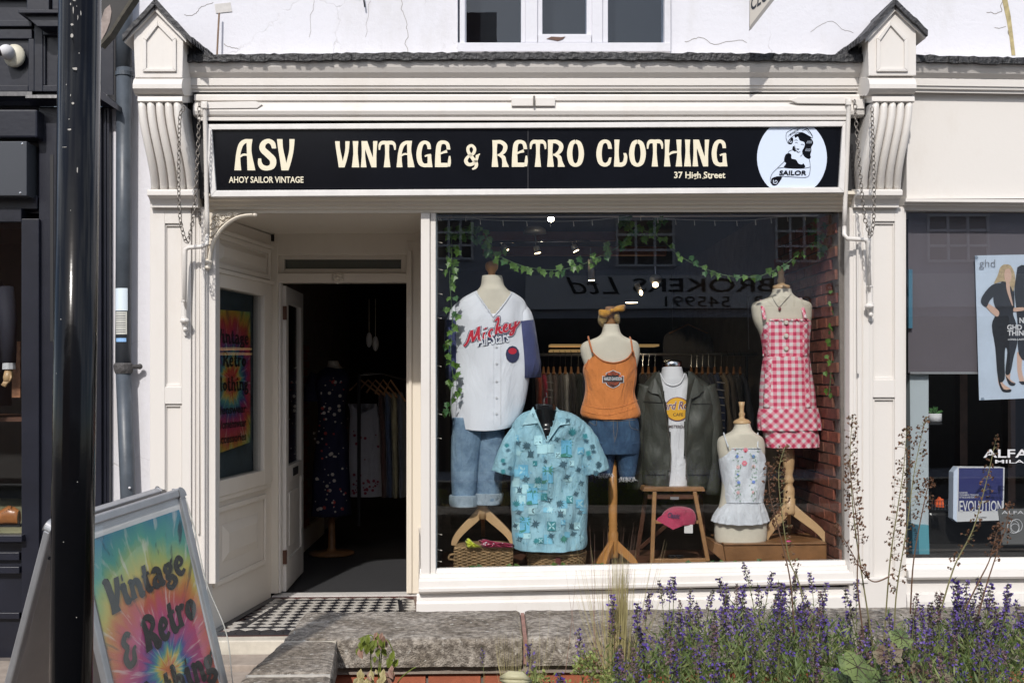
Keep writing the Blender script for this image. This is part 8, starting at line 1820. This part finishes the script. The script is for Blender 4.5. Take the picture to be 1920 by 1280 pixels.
# ================================================================== A-BOARD
def tie_dye(name, cx, cz, sx, sz, stops, warp=0.2):
    """spiral-burst dye: colour by distance from the centre, warped by rays (UV 0..1)"""
    m = bpy.data.materials.new(name); m.use_nodes = True; t = m.node_tree; N = t.nodes; L = t.links; b = N['Principled BSDF']; b.inputs['Roughness'].default_value = 0.4
    uv = N.new('ShaderNodeUVMap'); sp = N.new('ShaderNodeSeparateXYZ'); L.new(uv.outputs[0], sp.inputs[0])
    def M_(op, a, b_=None, clamp=False):
        n = N.new('ShaderNodeMath'); n.operation = op; n.use_clamp = clamp
        for i, v in enumerate((a, b_)):
            if v is None: continue
            if isinstance(v, (int, float)): n.inputs[i].default_value = v
            else: L.new(v, n.inputs[i])
        return n.outputs[0]
    x = M_('MULTIPLY', M_('SUBTRACT', sp.outputs[0], cx), sx); y = M_('MULTIPLY', M_('SUBTRACT', sp.outputs[1], cz), sz)
    r = M_('SQRT', M_('ADD', M_('MULTIPLY', x, x), M_('MULTIPLY', y, y))); a = M_('ARCTAN2', y, x)
    def nz(vec, scale, det, w=None):
        n = N.new('ShaderNodeTexNoise'); n.inputs['Scale'].default_value = scale; n.inputs['Detail'].default_value = det
        L.new(vec, n.inputs['Vector']); return n.outputs['Fac']
    ca = N.new('ShaderNodeCombineXYZ'); L.new(M_('COSINE', a), ca.inputs[0]); L.new(M_('SINE', a), ca.inputs[1]); L.new(M_('MULTIPLY', r, 0.35), ca.inputs[2])
    ray = nz(ca.outputs[0], 6.5, 4); ray2 = nz(ca.outputs[0], 12, 3); fine = nz(uv.outputs[0], 9, 6)
    rr_ = M_('ADD', r, M_('MULTIPLY', M_('SUBTRACT', ray, 0.5), warp)); rr_ = M_('ADD', rr_, M_('MULTIPLY', M_('SUBTRACT', fine, 0.5), 0.08))
    cr_ = N.new('ShaderNodeValToRGB'); e = cr_.color_ramp.elements; pass
    e[0].position, e[0].color = stops[0][0], (*stops[0][1], 1); e[1].position, e[1].color = 1.0, (*stops[-1][1], 1)
    for p_, c in stops[1:-1]: k = e.new(p_); k.color = (*c, 1)
    L.new(rr_, cr_.inputs[0])
    # dark fold lines and pale streaks along the rays
    dk = N.new('ShaderNodeValToRGB'); dk.color_ramp.elements[0].position = 0.60; dk.color_ramp.elements[1].position = 0.68; L.new(ray2, dk.inputs[0]); f1 = M_('MULTIPLY', dk.outputs['Color'], M_('MULTIPLY', r, 0.9, True))
    m1 = N.new('ShaderNodeMix'); m1.data_type = 'RGBA'; L.new(f1, m1.inputs['Factor']); L.new(cr_.outputs[0], m1.inputs['A']); m1.inputs['B'].default_value = (0.015,0.035,0.05,1)
    pl_ = N.new('ShaderNodeValToRGB'); pl_.color_ramp.elements[0].position = 0.33; pl_.color_ramp.elements[1].position = 0.42; pl_.color_ramp.elements[0].color = (0.45,)*3 + (1,); pl_.color_ramp.elements[1].color = (0,0,0,1); L.new(ray2, pl_.inputs[0])
    m2 = N.new('ShaderNodeMix'); m2.data_type = 'RGBA'; L.new(pl_.outputs[0], m2.inputs['Factor']); L.new(m1.outputs['Result'], m2.inputs['A']); m2.inputs['B'].default_value = (0.75,0.70,0.62,1)
    L.new(m2.outputs['Result'], b.inputs['Base Color']); return m
ST1 = [(0.0,(0.52,0.10,0.04)),(0.05,(0.60,0.22,0.05)),(0.09,(0.58,0.46,0.08)),(0.135,(0.08,0.30,0.28)),(0.19,(0.07,0.10,0.30)),(0.25,(0.36,0.07,0.22)),(0.36,(0.50,0.06,0.16)),(0.48,(0.52,0.09,0.05)),(0.57,(0.56,0.22,0.04)),(0.66,(0.55,0.46,0.10)),(0.74,(0.34,0.44,0.14)),(0.84,(0.08,0.34,0.26)),(1.0,(0.03,0.20,0.30))]
ST2 = [(0.0,(0.48,0.04,0.04)),(0.12,(0.55,0.07,0.04)),(0.17,(0.60,0.42,0.06)),(0.23,(0.10,0.33,0.28)),(0.31,(0.04,0.08,0.25)),(0.42,(0.46,0.04,0.12)),(0.54,(0.52,0.07,0.05)),(0.62,(0.56,0.34,0.05)),(0.70,(0.30,0.42,0.10)),(0.80,(0.05,0.24,0.25)),(1.0,(0.02,0.07,0.20))]
# groovy lower case letters as flared strokes
GL = {
 'V': [[(.02,.92,.10),(.14,.95,.2),(.2,.6,.2),(.25,.2,.22),(.28,-.12,.3)], [(.55,.95,.16),(.5,.6,.17),(.4,.25,.15),(.3,.0,.14)]],
 'i': [[(.0,.5,.08),(.12,.6,.18),(.13,.3,.17),(.2,.03,.2),(.3,.1,.08)], [(.1,.8,.18),(.17,.87,.16)]],
 'n': [[(.02,.55,.1),(.12,.58,.18),(.12,.3,.15),(.12,0,.2)], [(.14,.4,.1),(.28,.57,.14),(.4,.45,.17),(.42,.2,.17),(.46,.02,.2),(.56,.1,.08)]],
 't': [[(.16,.9,.14),(.14,.5,.16),(.16,.15,.2),(.27,.03,.16),(.36,.12,.08)], [(.0,.56,.08),(.15,.58,.1),(.32,.6,.1)]],
 'a': [[(.08,.5,.14),(.2,.6,.15),(.34,.5,.17),(.36,.2,.18),(.42,.03,.18),(.52,.1,.07)], [(.34,.36,.1),(.15,.3,.14),(.08,.14,.18),(.2,.02,.14),(.34,.12,.1)]],
 'g': [[(.2,.6,.13),(.08,.42,.16),(.2,.25,.13),(.33,.42,.16),(.2,.6,.13)], [(.34,.55,.1),(.46,.64,.12)], [(.12,.26,.1),(.1,.12,.14),(.32,.08,.16),(.42,-.1,.18),(.22,-.25,.15),(.05,-.12,.12),(.2,.0,.08)]],
 'e': [[(.1,.3,.1),(.3,.34,.1),(.36,.46,.14),(.24,.6,.14),(.1,.45,.17),(.1,.18,.18),(.25,.03,.15),(.42,.14,.1)]],
 'R': [[(.08,.9,.14),(.14,.5,.18),(.1,.02,.24)], [(.0,.8,.1),(.2,.95,.14),(.42,.85,.16),(.46,.65,.17),(.3,.5,.12),(.16,.48,.1)], [(.26,.46,.14),(.42,.25,.2),(.5,.02,.24),(.64,.1,.1)]],
 'r': [[(.02,.55,.1),(.12,.58,.18),(.12,.3,.15),(.12,0,.22)], [(.14,.42,.1),(.26,.58,.14),(.38,.5,.16)]],
 'o': [[(.22,.6,.13),(.08,.32,.2),(.22,.04,.13),(.38,.32,.2),(.22,.6,.13)]],
 'C': [[(.5,.72,.2),(.38,.92,.15),(.18,.8,.19),(.1,.45,.2),(.2,.12,.18),(.4,.06,.15),(.54,.25,.1)]],
 'l': [[(.04,.9,.1),(.14,.9,.18),(.13,.4,.15),(.16,.05,.2),(.28,.1,.08)]],
 'h': [[(.04,.9,.1),(.12,.9,.18),(.12,.4,.15),(.12,0,.2)], [(.14,.4,.1),(.28,.57,.14),(.4,.45,.17),(.42,.2,.17),(.46,.02,.2),(.56,.1,.08)]],
 '&': [[(.42,.78,.12),(.28,.88,.14),(.12,.72,.17),(.22,.55,.13),(.3,.5,.1)], [(.25,.5,.12),(.08,.3,.18),(.16,.04,.16),(.38,.08,.17),(.44,.35,.12),(.56,.42,.08)]],
}
GLW = {'V':.62,'i':.32,'n':.58,'t':.38,'a':.54,'g':.5,'e':.48,'R':.64,'r':.44,'o':.48,'C':.6,'l':.32,'h':.58,'&':.64,' ':.3}
def groovy(mb, word, fn, u0, v0, size, rise=0.0, arc_=0.0):
    x = 0.0; tot = sum(GLW[c] for c in word)
    for c in word:
        if c != ' ':
            v_, f_ = stroke2d(GL[c], 4)
            mb.add([fn(u0 + (x+u)*size, v0 + v*size*1.0 + rise*(x+u)*size + arc_*math.sin((x/tot)*math.pi), 0.0012+l*0.00012) for u, v, l in v_], f_)
        x += GLW[c]
# the board: ridge from a (near) to b (far)
ra = W(125, 981, CAM.y+3.86); rbp = W(338, 914, CAM.y+4.42)
along = (rbp-ra); Lr = along.length; along.normalize(); Hh = 1.14
side0 = Vector((along.y, -along.x, 0)).normalized()       # to the right of the ridge, the printed face looks this way
ab = thing('pavement_sign', 'tall A-board with tie-dye poster reading Vintage & Retro Clothing, beside the black post', 'A-board', Vector((ra.x, ra.y, 0)))
down1 = (Vector((0,0,-1)) + side0*0.20).normalized(); down1 = (down1 - along*down1.dot(along)).normalized(); n1 = along.cross(down1).normalized(); n1 = n1 if n1.dot(side0) > 0 else -n1
down2 = (Vector((0,0,-1)) - side0*0.40 - Vector((along.x,along.y,0))*0.0).normalized(); down2 = (down2 - along*down2.dot(along)).normalized(); n2 = along.cross(down2).normalized(); n2 = n2 if n2.dot(side0) > 0 else -n2
def A1(u, v, o=0.0): return ra + along*u + down1*v + n1*o
def A2(u, v, o=0.0): return ra - side0*0.075 + along*u + down2*v + n2*o
def slabA(mb, F, u0, u1, v0, v1, o0, o1): return mb.hexa([F(u0,v1,o1), F(u1,v1,o1), F(u1,v0,o1), F(u0,v0,o1)], [F(u0,v1,o0), F(u1,v1,o0), F(u1,v0,o0), F(u0,v0,o0)])
def frameA(F, lab, nm):
    w_ = 0.032; cr_ = 0.03
    part(nm, slabA(MB(), F, cr_, Lr-cr_, 0, w_, -0.012, 0.016), M['alu'], ab, bev=0.006, label=lab); part(nm, slabA(MB(), F, 0, w_, cr_, Hh, -0.012, 0.016), M['alu'], ab, bev=0.006); part(nm, slabA(MB(), F, Lr-w_, Lr, cr_, Hh, -0.012, 0.016), M['alu'], ab, bev=0.006); part(nm, slabA(MB(), F, w_, Lr-w_, Hh-w_, Hh, -0.012, 0.014), M['alu'], ab, bev=0.006)
    for (uc, sgn) in ((cr_, -1), (Lr-cr_, 1)):      # rounded corner caps
        cm_ = MB(); n = 8; ring_ = []
        for o in (-0.013, 0.018):
            ring_.append([F(uc, cr_+0.006, o)] + [F(uc + sgn*cr_*1.06*math.sin(k/n*math.pi/2), cr_ - cr_*1.06*math.cos(k/n*math.pi/2), o) for k in range(n+1)])
        m_ = len(ring_[0]); cm_.add(ring_[0] + ring_[1], [tuple(range(m_)), tuple(range(2*m_-1, m_-1, -1))] + [(i, (i+1)%m_, (i+1)%m_+m_, i+m_) for i in range(m_)]); part('corner_cap', cm_, M['alu'], ab, bev=0.003)
frameA(A1, 'front frame', 'frame'); frameA(A2, 'rear frame', 'frame')
part('back_panel', slabA(MB(), A1, 0.02, Lr-0.02, 0.03, Hh-0.02, -0.006, 0.004), M['alu_white'], ab); part('back_panel', slabA(MB(), A2, 0.02, Lr-0.02, 0.03, Hh-0.02, -0.006, 0.004), mat('panel_greywhite', (0.45,0.42,0.40), 0.6, var=0.2, vscale=4), ab)
TD = tie_dye('tie_dye_board', 0.52, 0.483, 0.945, 1.845, ST1, 0.26); NG = 24; pm = MB(); u_ = []
pu0, pu1, pv0, pv1 = 0.04, Lr-0.045, 0.075, Hh-0.05
for j in range(NG+1):
    for i in range(NG+1):
        a, b = i/NG, j/NG; u = pu0+(pu1-pu0)*a; v = pv0+(pv1-pv0)*b; pm.v.append(tuple(A1(u, v, 0.0075 + 0.0012*math.sin(a*7+b*9)))); u_.append((a, 1-b))
pm.f = [(j*(NG+1)+i, (j+1)*(NG+1)+i, (j+1)*(NG+1)+i+1, j*(NG+1)+i+1) for j in range(NG) for i in range(NG)]; pm.fm = [0]*len(pm.f)
part('poster', pm, TD, ab, uv=u_, smooth=True)
lt = MB(); fA = lambda u, v, o: A1(pu0 + (pu1-pu0)*u*1.0, pv0 + (pv1-pv0)*(1-v), 0.010 + o)
W_ = pu1-pu0; H_ = pv1-pv0
def fB(u, v, o): return A1(pu0 + u, pv0 + H_ - v, 0.010 + o)
def gA(word, u0, u1, vb, rise, sv):
    tot = sum(GLW[c] for c in word); su = (u1-u0)/tot; x = 0.0
    for c in word:
        if c != ' ':
            v_, f_ = stroke2d([[(a_, b_, w2*1.22) for a_, b_, w2 in s2] for s2 in GL[c]], 4)
            v_ = v_ and [(a_+0.0, b_, l_) for a_, b_, l_ in v_]; lt.add([A1(u0 + (x+u)*su, vb - v*sv - rise*(x+u)/tot, 0.0105 + l*0.00012) for u, v, l in v_], f_)
        x += GLW[c]
gA('Vintage', 0.085, 0.52, 0.325, 0.025, 0.104); gA('& Retro', 0.105, 0.525, 0.525, 0.06, 0.118); gA('Clothing', 0.09, 0.56, 0.715, 0.03, 0.115)
part('lettering', lt, mat('ink_brown', (0.022,0.018,0.016), 0.45), ab)
# clear plastic cover, loose and curling at the right edge
M['film'] = glass('clear_film', (0.97,0.98,0.98), 1.0)
_t = M['film'].node_tree; _d = _t.nodes.new('ShaderNodeBsdfDiffuse'); _d.inputs['Color'].default_value = (0.75,0.75,0.72,1); _x = _t.nodes.new('ShaderNodeMixShader'); _x.inputs[0].default_value = 0.035
_o = _t.nodes['Material Output']; _s = _o.inputs['Surface'].links[0].from_socket; _t.links.new(_s, _x.inputs[1]); _t.links.new(_d.outputs[0], _x.inputs[2]); _t.links.new(_x.outputs[0], _o.inputs['Surface']); pc = MB(); nu, nv = 20, 40
for j in range(nv+1):
    for i in range(nu+1):
        a, b = i/nu, j/nv; curl = max(0, (a-0.80)/0.20); wav = 0.024*curl*curl*math.sin(b*13+1)*b + 0.03*curl*curl*b
        pc.v.append(tuple(A1(0.03+(Lr-0.03)*a*(1+0.05*b*curl*(1+0.6*math.sin(b*17))), 0.04+(Hh-0.09)*b, 0.013 + 0.001*math.sin(a*9+b*14) + wav)))
pc.f = [(j*(nu+1)+i, (j+1)*(nu+1)+i, (j+1)*(nu+1)+i+1, j*(nu+1)+i+1) for j in range(nv) for i in range(nu)]; pc.fm = [0]*len(pc.f)
part('plastic_cover', pc, M['film'], ab, smooth=True)
edge_ = MB(); edge_.tube([pc.v[j*(nu+1)+nu] for j in range(nv+1)], 0.0022, 5); part('cover_edge', edge_, mat('film_edge', (0.50,0.50,0.46), 0.3), ab, smooth=True)
hg = MB(); hg.tube([A1(0.02,0.02,0.0), A2(0.02,0.02,0.0)], 0.012, 8); hg.ball(A2(0.035,0.045,0.02), 0.010); part('hinge', hg, M['chrome'], ab); part('rivet', MB().ball(A2(0.03,0.075,0.018), 0.006), M['black'], ab); part('rivet', MB().ball(A2(0.03,0.13,0.018), 0.006), M['black'], ab)
# the same poster behind the side pane of the entrance
wp_ = thing('window_poster', 'tie-dye poster reading Vintage & Retro Clothing Menswear Womenswear Accessories in the side pane', 'poster', side_pt(0.4, ZS(840), -0.02))
px0, px1, pz0, pz1 = 0.04, 0.66, ZS(848), ZS(570); pm = MB(); u_ = []
def SP(a, b, o=0.0): return side_pt(px0 + (px1-px0)*a, pz0 + (pz1-pz0)*b, -0.012 + o)
pm.add([SP(0,0), SP(1,0.05), SP(1,1), SP(0,0.98), SP(0,0,-.002), SP(1,.05,-.002), SP(1,1,-.002), SP(0,.98,-.002)], [(0,1,2,3),(7,6,5,4)]); u_ = [(0,0),(1,0),(1,1),(0,1)]*2
part('paper', pm, tie_dye('tie_dye_poster', 0.5, 0.5, 0.9, 1.25, ST2, 0.3), wp_, uv=u_)
lt = MB()
def fS(u, v, o): return SP(u, v, 0.002+o)
def gw(word, u0, v0, su, sv):
    x = 0.0
    for c in word:
        if c != ' ':
            v_, f_ = stroke2d(GL[c], 3); lt.add([fS(u0 + (x+u)*su, v0 + v*sv, l*0.0001) for u, v, l in v_], f_)
        x += GLW[c]
gw('Vintage', 0.10, 0.76, 0.25, 0.10); gw('& Retro', 0.04, 0.60, 0.25, 0.10); gw('Clothing', 0.06, 0.43, 0.235, 0.10)
for s_, vv in (('Menswear', 0.27), ('Womenswear', 0.17), ('Accessories', 0.07)):
    v, f = text2d(s_, 0.02); lt.add([fS(0.12 + (0.76)*u, vv + 0.06*w2, 0) for u, w2 in v], f)
part('lettering', lt, bpy.data.materials['ink_brown'], wp_)
